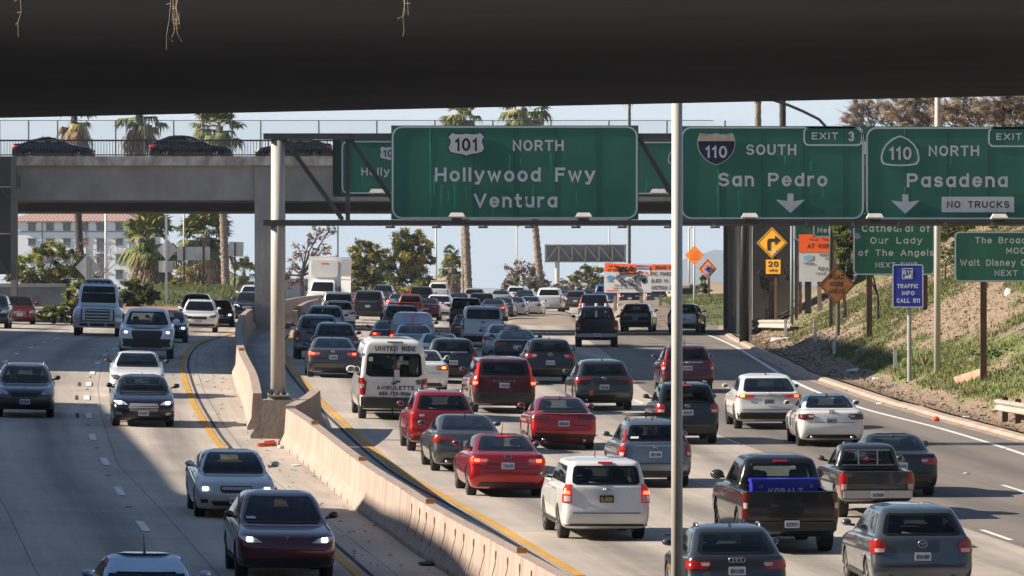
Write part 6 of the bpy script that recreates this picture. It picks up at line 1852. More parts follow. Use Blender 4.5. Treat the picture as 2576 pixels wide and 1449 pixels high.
    if o.get('rails'):
        sl = o.get('slant', .5)
        for s in (-1, 1):
            xx = s * w * (.63 + .1 * o.get('box', 0)); pts = []
            for yy in np.linspace(.55 + 1.0 * sl, L - 2.5, 9):
                h_ = bvh.ray_cast(Vector((xx, float(yy), 5)), DIRS['top'])[0]; pts.append((xx, float(yy), (h_.z if h_ else H) + .055))
            pts[0] = (pts[0][0], pts[0][1], pts[0][2] - .06); pts[-1] = (pts[-1][0], pts[-1][1], pts[-1][2] - .06)
            b = MB(); b.tube(pts, .022, 6); add('roof_rail', (b.v, b.f), M_CHR if o['rails'] == 2 else M_TRIM)
        if o['rails'] == 3:
            b = MB()
            for yy in (1.4 + sl, 2.3 + sl): b.bar((-w * .63, yy, H + .06), (w * .63, yy, H + .06), .05, .03)
            add('cross_bar', (b.v, b.f), M_TRIM)
    if o.get('wiper') and not front:
        z_ = rw[0][0] + .02; y0_, y1_ = on('rear', 0, z_ + .02, .03), on('rear', -.35, z_ + .05, .03)
        b = MB(); b.bar((.02, y0_, z_ + .0), (-.38, y1_, z_ + .035), .022); add('wiper', (b.v, b.f), M_TRIM)
    if o.get('spoiler') and kind == 'sedan':
        b = MB(); pts = [(x, .10 + .10 * (x / w) ** 2, 1.055 * h + .03) for x in np.linspace(-.72 * w, .72 * w, 9)]; b.tube(pts, .028, 6); add('spoiler', (b.v, b.f), M_TRIM)
    if o.get('exh'):
        b = MB()
        for s in o['exh']: b.tube([(s * w * .62, .22, .29 if kind == 'sedan' else .36), (s * w * .62, -.015, .29 if kind == 'sedan' else .36)], .045, 10)
        add('exhaust', (b.v, b.f), M_CHR)
    if o.get('sticker'):
        for (x0, x1, z0_, z1_, mm) in o['sticker']:
            add('sticker', patch(bvh, [(z0_, x0, x1), (z1_, x0 + .02, x1 + .02)], 'rear' if not front else 'front', 3, 2, .018), mm)
    # --- front face
    if front or kind in ('sedan', 'suv', 'mini', 'van', 'pick'):
        gz = o.get('gz', {'sedan': .60, 'suv': .74 * h, 'mini': .70, 'van': .80, 'pick': .96 * h}[kind])
        hz = o.get('hz', {'sedan': .66, 'suv': .82 * h, 'mini': .78, 'van': .95, 'pick': 1.02 * h}[kind])
        MH = M_HEADL if o.get('hl') else M_HEAD
        for s in (-1, 1):
            def sg(rows_): return [(v, min(s * a, s * b_), max(s * a, s * b_)) for v, a, b_ in rows_]
            sh_ = o.get('hshape', 'sweep')
            if sh_ == 'sweep': r1 = [(hz - .06, .55 * w, .88 * w), (hz + .03, .60 * w, .95 * w), (hz + .08, .74 * w, .95 * w)]
            elif sh_ == 'thin': r1 = [(hz - .05, .50 * w, .80 * w), (hz + .03, .62 * w, .94 * w), (hz + .07, .80 * w, .95 * w)]
            elif sh_ == 'cee': r1 = [(hz - .16, .66 * w, .93 * w), (hz + .12, .68 * w, .95 * w)]
            else: r1 = [(hz - .09, .66 * w, .94 * w), (hz + .09, .66 * w, .95 * w)]
            c = patch(bvh, sg(r1), 'front', 8, 5, .012)
            ch = []
            if o.get('hl') or front:
                uc = .76 * w; c4 = patch(bvh, sg([(hz - .03, uc - .06, uc + .06), (hz + .04, uc - .06, uc + .06)]), 'front', 4, 3, .03); ch.append(('bulb', mk(c4[0], c4[1], M_HEADL if o.get('hl') else M_CHR)))
            parts.append(('headlight', mk(c[0], c[1], mat("headlamp_dark", (.10, .105, .11), .15, coat=.8) if o.get('dhead') else M_HEAD), (0, 0, 0), ch, None))
        if not o.get('nogrille'):
            gk = o.get('grille', (.07, .42))
            gr_ = patch(bvh, [(gz - gk[0], -gk[1] * .86 * w, gk[1] * .86 * w), (gz, -gk[1] * w, gk[1] * w), (gz + gk[0], -gk[1] * .95 * w, gk[1] * .95 * w)], 'front', 12, 4, .014)
            ch = []
            if front:
                b = MB()
                nb = o.get('bars', 3)
                if o.get('vbars'):
                    for i in range(17):
                        u = -gk[1] * .85 * w + gk[1] * 1.7 * w * i / 16; y = on('front', u, gz, .025); b.box(u - .012, u + .012, y - .02, y, gz - gk[0] * .85, gz + gk[0] * .85)
                else:
                    for i in range(nb):
                        z_ = gz - gk[0] * .8 + gk[0] * 1.6 * (i / max(1, nb - 1)); kk = gk[1] * (.86 + .1 * (1 - abs(z_ - gz) / gk[0]))
                        c = patch(bvh, [(z_ - .009, -kk * w, kk * w), (z_ + .009, -kk * w, kk * w)], 'front', 10, 1, .028); b.add(c[0], c[1])
                ch.append(('grille_bar', mk(b.v, b.f, M_CHRL if o.get('cgrille', 1) else M_TRIM)))
            parts.append(('grille', mk(gr_[0], gr_[1], M_TRIM), (0, 0, 0), ch, None))
        add('air_intake', patch(bvh, [(.30 if kind != 'pick' else .46, -.55 * w, .55 * w), (.40 if kind != 'pick' else .62, -.62 * w, .62 * w)], 'front', 10, 2, .012), M_TRIM)
        if front:
            add('cowl', patch(bvh, [(fwn[0][0] - .03, -.72 * w, .72 * w), (fwn[0][0], -.74 * w, .74 * w)], 'front', 10, 1, .010), M_TRIM)
            for s in (-1, 1):
                add('fog_light', patch(bvh, [(.36 if kind != 'pick' else .5, min(s * .70 * w, s * .86 * w), max(s * .70 * w, s * .86 * w)), (.44 if kind != 'pick' else .58, min(s * .70 * w, s * .88 * w), max(s * .70 * w, s * .88 * w))], 'front', 4, 2, .013), M_TRIM if not o.get('cfog') else M_CHR)
    if o.get('extra'): o['extra'](parts, bvh, w, h, L, H, add)
    Car.cache[key] = parts
    return parts
_WH = {}
def WH(R, w, st):
    if (R, w, st) not in _WH: _WH[(R, w, st)] = wheel_mesh(R, w, st)
    return _WH[(R, w, st)]

def set_pose(root, at, hd, facing):
    """stand the vehicle on the road: heading along the lane, pitched and rolled with it"""
    fx, fy = hd, 1.0
    n = math.hypot(fx, fy); fx, fy = fx / n, fy / n
    if facing == 'front': fx, fy = -fx, -fy
    rz = math.atan2(-fx, fy)
    p = Vector(at)
    e = 2.0
    pit = (float(land(p.x + fx * e, p.y + fy * e)) - float(land(p.x - fx * e, p.y - fy * e))) / (2 * e)
    rx, ry = fy, -fx
    rol = (float(land(p.x + rx * .8, p.y + ry * .8)) - float(land(p.x - rx * .8, p.y - ry * .8))) / 1.6
    root.rotation_euler = (math.atan(pit), -math.atan(rol), rz)
def link_parts(root, parts, pm):
    for name, me, loc, ch, pt in parts:
        o = bpy.data.objects.new(name, me); COL.objects.link(o); o.parent = root; o.location = loc
        if pt == 'PAINT':
            if not me.materials: me.materials.append(pm)
            o.material_slots[0].link = 'OBJECT'; o.material_slots[0].material = pm
        for cn, cm in ch:
            c = bpy.data.objects.new(cn, cm); COL.objects.link(c); c.parent = o
VEH = []
def car(name, label, cat, kind, L, Wd, H, colour, cx, yb, group, hd=None, facing='rear', **o):
    """cx, yb: photo pixel of the middle of the nearer bumper where it would meet the road"""
    g = G(cx, yb)
    h_ = heading(g.y) + (0.03 if g.x > 4 and facing == 'rear' else 0) if hd is None else hd
    if facing == 'front': o['face'] = 'front'
    if yb > 828: o['open'] = 1
    parts = proto(kind, L, Wd, H, o)
    root = empty(name, g, label, cat, group)
    if facing == 'front':
        n = math.hypot(h_, 1); root.location = (g.x + h_ / n * L, g.y + L / n, float(land(g.x + h_ * L, g.y + L)))
    set_pose(root, root.location, h_, facing)
    link_parts(root, parts, PAINTS[colour])
    VEH.append(root)
    return root

# ------------------------------------------------------------------ the traffic, near to far
GR = "vehicles queueing away on the right carriageway"
GLF = "vehicles coming on the left carriageway"
W_ = M_SWHT
car("crossover", "large steel grey crossover with plate 6PAW687 at the bottom right", "suv", 'suv', 5.05, 1.94, 1.72, "gunmetal", 2322, 1506, GR, hd=-.075, tail='corner', tz=.98, plate="6PAW687", badge='wing', bz=1.04, pz=.80, exh=(-1, 1), fin=0, clad=.8, wiper=1, chr=1)
car("crossover", "dark grey crossover with four ring badge and plate 8RWN558 behind the light pole", "suv", 'suv', 4.45, 1.85, 1.58, "dark_grey", 1855, 1546, GR, hd=-.085, tail='wide', tz=.90, slant=.8, plate="8RWN558", badge='rings', bz=1.00, pz=.80, rails=2, clad=.7, words=(("Q3", -.62, -.50, .72, .06, M_CHR),))
def kobalt(parts, bvh, w, h, L, H, add):
    b = MB(); b.box(-.09, .09, .2, .21, 1.99, 2.0)
car("pickup_truck", "black lifted pickup truck with plate 82539F3 and a blue tool chest in its bed", "pickup", 'pick', 5.9, 2.03, 1.98, "black", 1990, 1394, GR, hd=-.085, tail='tall', tz=1.02, plate="82539F3", R=.43, chrome=0, hi=1, mir=1.5, pz=.64, rim='dark', smoked=1)
def slider(parts, bvh, w, h, L, H, add):
    b = MB()
    for x in (-w * .26, w * .26): 
        for z0, z1 in ((1.38 * h, 1.78 * h),):
            ys = [bvh.ray_cast(Vector((x, -12, z)), DIRS['rear'])[0] for z in (z0, z1)]
            b.bar((x, ys[0].y - .02, z0), (x, ys[1].y - .02, z1), .03)
    for z in (1.375 * h, 1.77 * h):
        for sx in (-1, 1):
            k = .70 if z < 1.5 * h else .60
            p = [bvh.ray_cast(Vector((x_, -12, z)), DIRS['rear'])[0] for x_ in (0.001, sx * w * k)]
            b.bar((0, p[0].y - .02, z), (sx * w * k, p[1].y - .02, z), .03)
    add('window_frame', (b.v, b.f), M_STEEL, smooth=False)
car("pickup_truck", "old dark grey pickup with chrome bumper, sliding rear window and plate 8A19680", "pickup", 'pick', 4.9, 1.70, 1.66, "dark_grey", 2207, 1307, GR, hd=-.075, tail='block', tz=.86, plate="8A19680", R=.36, pz=.58, bed=1.6, mir=.9, extra=slider)
car("sedan", "black sedan half hidden behind the old dark grey pickup, its right tail light showing", "car", 'sedan', 4.8, 1.82, 1.48, "black", 2268, 1252, GR, hd=-.07, tail='wide', plate="7CBA013", badge='ovals', spoiler=0)
car("suv", "white boxy suv with black EL JR529 plate in the centre foreground", "suv", 'suv', 4.87, 1.90, 1.76, "white", 1526, 1362, GR, tail='block', tz=1.03, box=.9, slant=.12, plate="ELJR529", dplate=1, badge='bow', bz=1.12, pz=.92, wiper=1, rails=0, fin=0, hi=1, ya=1.12, lit=1, clad=.75, bmir=1, whip=2.4)
car("crossover", "silver grey compact suv with roof bars and slanted tail lights behind the light pole", "suv", 'suv', 4.52, 1.82, 1.68, "blue_grey", 1650, 1228, GR, hd=-.08, tail='vert', tz=.93, plate="5RPW978", badge='letter_h', bz=1.02, pz=.84, rails=3, bar=1, clad=.85, sticker=((-.62, -.42, 1.22, 1.27, W_),))
car("sedan", "bright red sedan with plate 7TOU770 and brake lights on beside the median", "car", 'sedan', 4.87, 1.85, 1.47, "red", 1277, 1252, GR, fast=.7, tail='wide', lit=1, hi=2, plate="7TOU770", badge='blue_oval', bz=.99, whip=1.8, fin=0, clad=0)
car("sedan", "dark grey fastback sedan between the red hatchback suv and the bright red sedan", "car", 'sedan', 4.90, 1.86, 1.45, "grey", 1180, 1190, GR, fast=1.0, tail='hook', tz=.87, plate=None, exh=(-1,), rim='dark')
car("crossover", "red compact suv with silver roof rails beside the concrete pedestal", "suv", 'suv', 4.58, 1.84, 1.68, "red", 1113, 1139, GR, slant=.7, tail='wide', tz=1.0, rails=2, exh=(-1,), clad=.9, whip=1.6, plate=None, fin=0, wiper=1)
car("sedan", "red sport sedan with black lower bumper and blue plate in the middle lane", "car", 'sedan', 4.70, 1.84, 1.43, "red", 1418, 1133, GR, hd=-.075, fast=.4, tail='slim', tz=.90, smoked=1, plate="RERAURQ", badge='oval', bz=1.0, exh=(-1, 1), clad=.9, spoiler=1)
def amb(parts, bvh, w, h, L, H, add):
    b = MB(); b.box(-.008, .008, -.012, .02, .72, H * .93); add('door_seam', (b.v, b.f), M_TRIM, smooth=False)
    for s in (-1, 1):
        for z in (1.0, 1.95):
            q = MB(); q.box(s * w * .93 - .05, s * w * .93 + .05, -.03, .03, z, z + .1); add('door_hinge', (q.v, q.f), W_, smooth=False)
    add('side_stripe', patch(bvh, [(1.10, .35, .95), (1.28, .35, .95)], 'left', 4, 2, .01), M_SBLK)
    q = MB(); q.box(.05, .20, -.04, .02, 1.16, 1.21); add('door_handle', (q.v, q.f), M_TRIM, smooth=False)
    add('sticker', patch(bvh, [(1.33, .0, .17), (1.55, .0, .17)], 'rear', 2, 2, .02), M_SGRY)
    add('sticker', patch(bvh, [(1.80, -.78, -.65), (1.93, -.78, -.65)], 'rear', 2, 2, .02), M_SGRY)
    b = MB(); b.box(-.05, .0, .05, .1, .22, .5); add('tow_hitch', (b.v, b.f), M_UNDER, smooth=False)
    add('roof_vent', patch(bvh, [(2.36, -.22, .28), (2.40, -.2, .26)], 'rear', 6, 1, .02), M_TRIM)
NAVY = mat("navy_lettering", (0.03, 0.035, 0.07), .5)
car("van", "white UNITED RIDE AMBULETTE passenger van numbered 107", "van", 'van', 5.98, 2.06, 2.48, "white", 989, 1057, GR, hd=-.075, tail='tall', tz=1.03, plate="8G19TR", pz=.60, extra=amb, mir=1.6,
    words=(("UNITED RIDE", -.58, .66, 2.12, .15, NAVY), ("AMBULETTE", -.52, .64, .93, .125, NAVY), ("855-720-Ride", -.45, .52, .755, .12, NAVY), ("107", .68, .92, 1.10, .15, NAVY), ("TRANSIT", -.72, -.20, 1.12, .03, M_CHR)), badge='blue_oval', bz=1.13)
car("sedan", "dusty bronze grey sedan with lit tail lights left of the white passenger van", "car", 'sedan', 4.85, 1.86, 1.45, "bronze_grey", 838, 951, GR, fast=.3, tail='wide', lit=1, plate="7YEN153", badge='oval', bz=.97)
car("minivan", "dark red minivan with tall tail lights in the middle of the queue", "minivan", 'mini', 5.14, 2.0, 1.76, "maroon", 1268, 1041, GR, hd=-.085, tail='vert', tz=1.03, box=.7, slant=.25, lit=1, plate="7CKN231", pz=.90, words=(("DODGE", -.34, .34, 1.02, .045, M_CHR),), clad=1.25, wiper=0)
car("crossover", "black crossover right behind the dark red minivan, with smoked tail lights", "suv", 'suv', 4.5, 1.85, 1.62, "black", 1384, 966, GR, hd=-.06, tail='wide', tz=1.0, badge='ovals', bz=1.07, plate="8HWK1", slant=.55)
car("crossover", "dark grey crossover with orange bumper sticker in the next lane", "suv", 'suv', 4.75, 1.90, 1.62, "dark_grey", 1521, 1034, GR, hd=-.07, tail='hook', tz=1.0, badge='oval', bz=1.06, plate="9JVF482", exh=(-1,), slant=.6, sticker=((-.50, -.38, .50, .66, M_SRED),), clad=.85)
car("crossover", "maroon compact suv behind the light pole, with tall tail lights", "suv", 'suv', 4.55, 1.82, 1.66, "maroon", 1731, 990, GR, hd=-.05, tail='vert', tz=.95, badge='letter_h', bz=1.06, plate="8EVT502", pz=.88, bar=1, whip=1.7, fin=0, slant=.45)
car("crossover", "black boxy suv with silver roof rails behind the light pole, plate 8BPG359", "suv", 'suv', 4.6, 1.80, 1.74, "black", 1731, 1119, GR, hd=-.06, tail='corner', tz=1.03, rails=2, badge='oval', bz=1.11, plate="8BPG359", pz=.92, box=.5, slant=.4, hi=1)
car("sedan", "white crossover coupe with one amber tail light glowing, by the right kerb lane", "suv", 'suv', 5.0, 2.0, 1.64, "white", 1936, 1082, GR, hd=-.045, tail='slim', tz=1.0, smoked=1, lit=1, amber=-1, strip=1, badge='tee', bz=1.1, plate="8MTP807", slant=1.15, pz=.86, rim='dark', clad=1.05)
car("sedan", "white sedan with dark tail lights nearest the right kerb", "car", 'sedan', 4.88, 1.84, 1.45, "white", 2093, 1126, GR, hd=-.045, tail='wide', smoked=1, badge='ovals', bz=1.0, plate="8ZBL073", dplate=0, exh=(-1, 1), rim='dark')
car("pickup_truck", "big black crew cab pickup alone in the lane before the gore", "pickup", 'pick', 5.9, 2.03, 1.96, "midnight", 1502, 874, GR, hd=.0, tail='block', tz=1.02, plate="8P40P", lid=0, bmir=1)
car("crossover", "dark grey crossover on the exit ramp right of the big black pickup", "suv", 'suv', 4.65, 1.87, 1.64, "dark_grey", 1598, 834, GR, hd=.10, tail='wide', tz=1.02, plate="8VT", slant=.6)
car("crossover", "silver compact suv with spare wheel on the ramp behind the light pole", "suv", 'suv', 4.5, 1.80, 1.68, "silver", 1717, 838, GR, hd=.14, tail='vert', tz=.98, plate=None, slant=.25)
car("crossover", "black wagon with chrome tailgate strip right of the white passenger van", "suv", 'suv', 4.6, 1.82, 1.62, "black", 1140, 966, GR, hd=-.06, tail='corner', badge='ovals', bz=1.1, tz=1.0, bar=1, plate="8RYR30", slant=.5, whip=1.5, fin=0)
car("sedan", "white sedan partly hidden by the passenger van, its right tail light lit amber", "car", 'sedan', 4.6, 1.80, 1.46, "white", 1062, 990, GR, hd=-.06, tail='wide', lit=1, amber=1, fast=.4)
car("sedan", "white sedan roof directly behind the black wagon with the chrome strip", "car", 'sedan', 4.6, 1.78, 1.45, "pearl", 1108, 936, GR, tail='wide', fast=.3)
car("sedan", "blue-grey sedan just beyond the roof of the white passenger van", "car", 'sedan', 4.6, 1.82, 1.45, "sky_silver", 1043, 906, GR, tail='wide', hi=2)
car("suv", "white older suv with black rear glass and red tail lights in the far middle lane", "suv", 'suv', 5.2, 2.0, 1.95, "silver", 1214, 875, GR, tail='tall', tz=1.10, box=1.0, slant=.1, badge='blue_oval', bz=1.20, plate="7RTZ", lit=0, clad=1.1)
car("sedan", "pale blue sedan left of the small black sedan in the far middle lane", "car", 'sedan', 4.8, 1.82, 1.45, "ice_blue", 1270, 904, GR, tail='wide', hd=-.02, fast=.3)
car("sedan", "small black sedan with curved tail lights behind the black crossover", "car", 'sedan', 4.6, 1.80, 1.42, "black", 1300, 920, GR, tail='hook', hd=-.02, fast=.8)
car("pickup_truck", "blue-grey pickup with dark canopy first in line by the left yellow edge line", "pickup", 'pick', 5.3, 1.90, 1.80, "blue_grey", 800, 905, GR, tail='block', tz=.95, plate="8C21", bed=1.5)
car("crossover", "grey crossover with black mirrors behind the bronze grey sedan", "suv", 'suv', 4.6, 1.85, 1.66, "gunmetal", 843, 918, GR, tail='corner', slant=.7, bmir=1)
car("suv", "silver-blue suv behind the blue-grey pickup in the leftmost queue", "suv", 'suv', 4.8, 1.88, 1.78, "sky_silver", 817, 862, GR, tail='vert', box=.5, slant=.3)
car("crossover", "white small crossover with dark glass in the leftmost queue", "suv", 'suv', 4.4, 1.82, 1.62, "white", 853, 830, GR, hd=-.05, tail='wide', slant=.5)
car("suv", "long silver suv with black rear glass near the head of the leftmost queue", "suv", 'suv', 5.6, 2.0, 1.88, "silver", 850, 812, GR, hd=-.05, tail='tall', tz=1.1, box=1, slant=.1)
car("suv", "big charcoal suv with chrome tailgate bar and white plate", "suv", 'suv', 5.2, 2.02, 1.90, "charcoal", 924, 806, GR, hd=.03, tail='vert', box=.9, slant=.15, bar=1, plate="7X", tz=1.05)
car("sedan", "white sedan right below the white box truck", "car", 'sedan', 4.6, 1.8, 1.45, "white", 803, 777, GR, tail='wide')
car("pickup_truck", "black suv with roof rack behind the blue panel van", "suv", 'suv', 4.9, 1.95, 1.80, "black", 1010, 860, GR, tail='corner', rails=3, box=.5, slant=.3)
car("sedan", "dark blue sedan with glowing brake light beside the blue panel van", "car", 'sedan', 4.7, 1.82, 1.45, "midnight", 985, 892, GR, tail='wide', lit=1)
def panelvan(parts, bvh, w, h, L, H, add):
    b = MB(); b.box(-.008, .008, -.01, .02, .7, H * .92); add('door_seam', (b.v, b.f), M_TRIM, smooth=False)
car("van", "pale blue windowless panel van with high brake light in the middle lane", "van", 'van', 4.8, 1.85, 1.86, "ice_blue", 1036, 897, GR, hd=-.01, tail='tall', tz=.85, panel=1, no_rear_glass=1, hi=2, extra=panelvan, nose=1.1, lit=1, plate=None)
car("sedan", "dark red sedan beside the old rust red pickup", "car", 'sedan', 4.6, 1.8, 1.46, "cherry", 1071, 806, GR, hd=.03, tail='wide')
car("pickup_truck", "old rust red pickup cab with see-through rear window", "pickup", 'pick', 4.8, 1.72, 1.70, "rust_red", 1030, 806, GR, hd=.0, tail='block', bed=1.6, tz=.86)
car("crossover", "white crossover with red tail lights right of the dark red sedan", "suv", 'suv', 4.6, 1.85, 1.66, "white", 1102, 803, GR, hd=.05, tail='slim', slant=.6)
car("sedan", "light grey sedan behind the black suv with roof rack", "car", 'sedan', 4.7, 1.82, 1.46, "silver", 1003, 791, GR, hd=0, tail='wide', lit=1)
car("suv", "black suv whose rear glass shows a pale reflection, ahead of the rust red pickup", "suv", 'suv', 4.9, 1.95, 1.80, "black", 1058, 781, GR, hd=.02, tail='vert', box=.6, slant=.2)
car("sedan", "teal grey sedan ahead of the boxy black suv", "car", 'sedan', 4.6, 1.8, 1.46, "teal_grey", 1150, 786, GR, hd=.05, tail='wide')
car("crossover", "silver suv ahead of the black suvs in the middle of the far queue", "suv", 'suv', 4.7, 1.85, 1.68, "pale_silver", 1191, 777, GR, hd=.05, tail='wide', slant=.4)
car("suv", "boxy black suv with bare square back ahead of the white older suv", "suv", 'suv', 4.6, 1.9, 1.85, "black", 1171, 829, GR, hd=-.01, tail='block', box=1, slant=.05, bmir=1)
car("suv", "second black suv right of the boxy black one", "suv", 'suv', 4.8, 1.9, 1.80, "black", 1209, 805, GR, hd=.03, tail='vert', box=.6, slant=.2)
car("sedan", "black sedan tucked in left of the white older suv", "car", 'sedan', 4.7, 1.82, 1.46, "midnight", 1180, 870, GR, hd=-.02, tail='wide')
car("sedan", "grey sedan with one bright brake light beside the white older suv", "car", 'sedan', 4.6, 1.8, 1.46, "grey", 1237, 807, GR, hd=.05, tail='wide', lit=1)
car("sedan", "charcoal sedan half hidden between the grey and the silver sedans", "car", 'sedan', 4.6, 1.8, 1.46, "charcoal", 1258, 802, GR, hd=.07, tail='wide')
car("sedan", "silver sedan left of the pale silver one under the far signs", "car", 'sedan', 4.6, 1.8, 1.46, "silver", 1288, 800, GR, hd=.08, tail='wide')
car("sedan", "pale silver sedan beside the far white pickup", "car", 'sedan', 4.8, 1.82, 1.48, "pale_silver", 1328, 798, GR, hd=.08, tail='wide')
car("pickup_truck", "far white pickup with chrome bumper beyond the sandy gore", "pickup", 'pick', 5.9, 2.06, 1.95, "white", 1377, 789, GR, hd=.07, tail='tall', tz=1.05, words=(("CHEVROLET", -.6, .6, 1.02, .07, M_CHR),))
car("hatchback", "grey hatchback with two glowing brake lights beyond the sandy gore", "car", 'suv', 4.3, 1.78, 1.58, "bronze_grey", 1447, 781, GR, hd=.06, tail='corner', lit=1, slant=.4)
car("suv", "black suv directly ahead of the big black crew cab pickup", "suv", 'suv', 5.1, 2.0, 1.88, "black", 1493, 812, GR, hd=.05, tail='vert', box=.9, slant=.15)
# the farthest rows, where the road bends away
far = [("sedan", "silver sedan at the back of the far rows left of the white suv", 'sedan', "pale_silver", 1256, 773), ("suv", "white suv in the far rows left of the far white pickup", 'suv', "white", 1297, 768), ("sedan", "dark blue sedan in the far rows next to the far white pickup", 'sedan', "midnight", 1317, 772),
       ("sedan", "teal sedan just right of the far white pickup", 'sedan', "teal_grey", 1413, 773), ("sedan", "dark car right of the grey hatchback in the far rows", 'sedan', "charcoal", 1481, 769), ("hatchback", "black hatchback behind the foot of the graffiti-covered board", 'suv', "black", 1584, 775), ("suv", "black suv behind the post of the traffic fines board", 'suv', "charcoal", 1651, 774),
       ("suv", "grey suv beyond the big charcoal suv, at the far end of the queue", 'suv', "bronze_grey", 961, 768), ("sedan", "pale blue car beside the grey suv at the far end of the queue", 'sedan', "sky_silver", 1011, 759), ("crossover", "light blue car right of the light pole on the far ramp", 'suv', "ice_blue", 1724, 766)]
for nm, lab, kd, colr, cx, yb in far:
    car(nm, lab, "suv" if kd == 'suv' else "car", kd, 4.7, 1.84, 1.72 if kd == 'suv' else 1.46, colr, cx, yb, GR, hd=.06, tail='wide')
# left carriageway, coming towards us
car("sedan", "pale blue-white car roof cut by the bottom edge, antenna on top", "car", 'sedan', 4.5, 1.84, 1.50, "sky_roof", 380, 1640, GLF, facing='front', whip=2.05, fin=0, wtop=1.20)
car("crossover", "dark red crossover with lit slim headlights at the bottom left of the median", "suv", 'suv', 4.75, 1.92, 1.64, "maroon", 722, 1464, GLF, facing='front', slant=1.0, hl=1, hshape='thin', nogrille=1, noplate=1, badge='tee', bz=.84, clad=.6, rim='dark', hz=.80, sticker=((.52, .70, 1.13, 1.17, M_SGRY),))
car("sedan", "silver sedan with vertical chrome grille and plate 8MYU717", "car", 'sedan', 4.87, 1.82, 1.46, "pale_silver", 594, 1306, GLF, facing='front', hl=1, vbars=1, grille=(.075, .40), plate="8MYU717", gz=.66, hz=.66, fpz=.42)
car("sedan", "black sedan with wide chrome grille and lit headlights", "car", 'sedan', 4.87, 1.85, 1.47, "midnight", 361, 1075, GLF, facing='front', hl=1, hshape='thin', bars=5, grille=(.11, .50), plate="8MWH177", cfog=1, gz=.58, hz=.70, fpz=.42)
car("sedan", "white sedan right behind the black chrome-grille sedan", "car", 'sedan', 4.8, 1.82, 1.46, "white", 345, 1001, GLF, facing='front', dhead=1, bmir=1)
car("crossover", "grey crossover with roof rails at the left picture edge, plate BENTU09", "suv", 'suv', 4.36, 1.80, 1.58, "bronze_grey", 62, 1052, GLF, facing='front', rails=2, plate="BENTU09", grille=(.06, .50), bars=2, cgrille=0, badge='oval', bz=.86, fpz=.50, gz=.70, bmir=1)
def rap(parts, bvh, w, h, L, H, add):
    for s in (-1, 1): add('hood_vent', patch(bvh, [(L - 1.15, min(s * .35 * w, s * .62 * w), max(s * .35 * w, s * .62 * w)), (L - .85, min(s * .42 * w, s * .60 * w), max(s * .42 * w, s * .60 * w))], 'top', 4, 3, .01), M_TRIM)
    add('fender_flare', patch(bvh, [(.50, -.95 * w, .95 * w), (.80, -.97 * w, .97 * w)], 'front', 12, 3, .016), M_TRIM)
car("pickup_truck", "white wide pickup with huge black grille and lit headlights", "pickup", 'pick', 5.6, 2.19, 1.99, "raptor_white", 368, 903, GLF, facing='front', hl=1, hshape='cee', grille=(.22, .56), bars=2, cgrille=0, gz=1.0, hz=1.05, R=.45, noplate=1, extra=rap, mir=1.5, rim='dark')
car("crossover", "white crossover with black grille behind the white wide pickup", "suv", 'suv', 4.76, 1.89, 1.68, "white", 499, 836, GLF, facing='front', rails=2, grille=(.075, .46), bars=2, cgrille=0, plate="8N", dhead=1)
car("sedan", "black sedan close behind the white wide pickup, one headlight lit", "car", 'sedan', 4.7, 1.82, 1.46, "midnight", 421, 862, GLF, facing='front', hl=1)
car("suv", "dark green suv roof behind the white crossover", "suv", 'suv', 4.8, 1.88, 1.75, "teal_grey", 490, 818, GLF, facing='front')
car("sedan", "dark blue sedan right of the white crossover, headlight on", "car", 'sedan', 4.6, 1.8, 1.45, "midnight", 546, 822, GLF, facing='front', hl=1, bmir=1)
car("suv", "dark blue suv emerging left of the bridge column", "suv", 'suv', 4.7, 1.88, 1.70, "midnight", 624, 804, GLF, facing='front', hl=1, plate="8", badge='oval', bz=.98)
car("suv", "white suv behind the dark blue suv by the bridge column", "suv", 'suv', 4.9, 1.95, 1.85, "white", 631, 785, GLF, facing='front', rails=2)
car("sedan", "red sedan waiting beside the hedge at the far left", "car", 'sedan', 4.6, 1.77, 1.47, "cherry", 49, 816, GLF, facing='front', hd=-.10, plate="7", badge='oval', bz=.72)
car("crossover", "dark crossover cut by the left picture edge", "suv", 'suv', 4.7, 1.88, 1.70, "midnight", -26, 826, GLF, facing='front')
GB = "cars crossing on the far bridge"
def bridge_car(label, kind, L, Wd, H, colour, x_mid, fwd, **o):
    d = BD + (4.2 if fwd > 0 else 5.2)
    o['open'] = 1; o['clr'] = 1
    parts = proto(kind, L, Wd, H, o)
    z = bz - 0.245
    x = W(x_mid, d) - fwd * L / 2
    root = empty("sedan" if kind == 'sedan' else "crossover", (x, d, z), label, "car", GB)
    root.rotation_euler = (0, 0, -fwd * math.pi / 2)
    link_parts(root, parts, PAINTS[colour])
bridge_car("dark navy sedan crossing the bridge at the far left", 'sedan', 4.65, 1.8, 1.42, "midnight", 135, 1, fast=.5, lit=1)
bridge_car("black hatchback crossing the bridge in the middle of its railing", 'suv', 4.7, 1.82, 1.50, "black", 481, 1, slant=.9, lit=1)
bridge_car("black sedan on the bridge behind the gantry truss, heading left", 'sedan', 4.4, 1.76, 1.46, "black", 740, -1, fast=1.0, hl=0)
bridge_car("red car nose hidden at the end of the dark sign plate on the bridge", 'sedan', 4.6, 1.8, 1.45, "red", 940, -1)

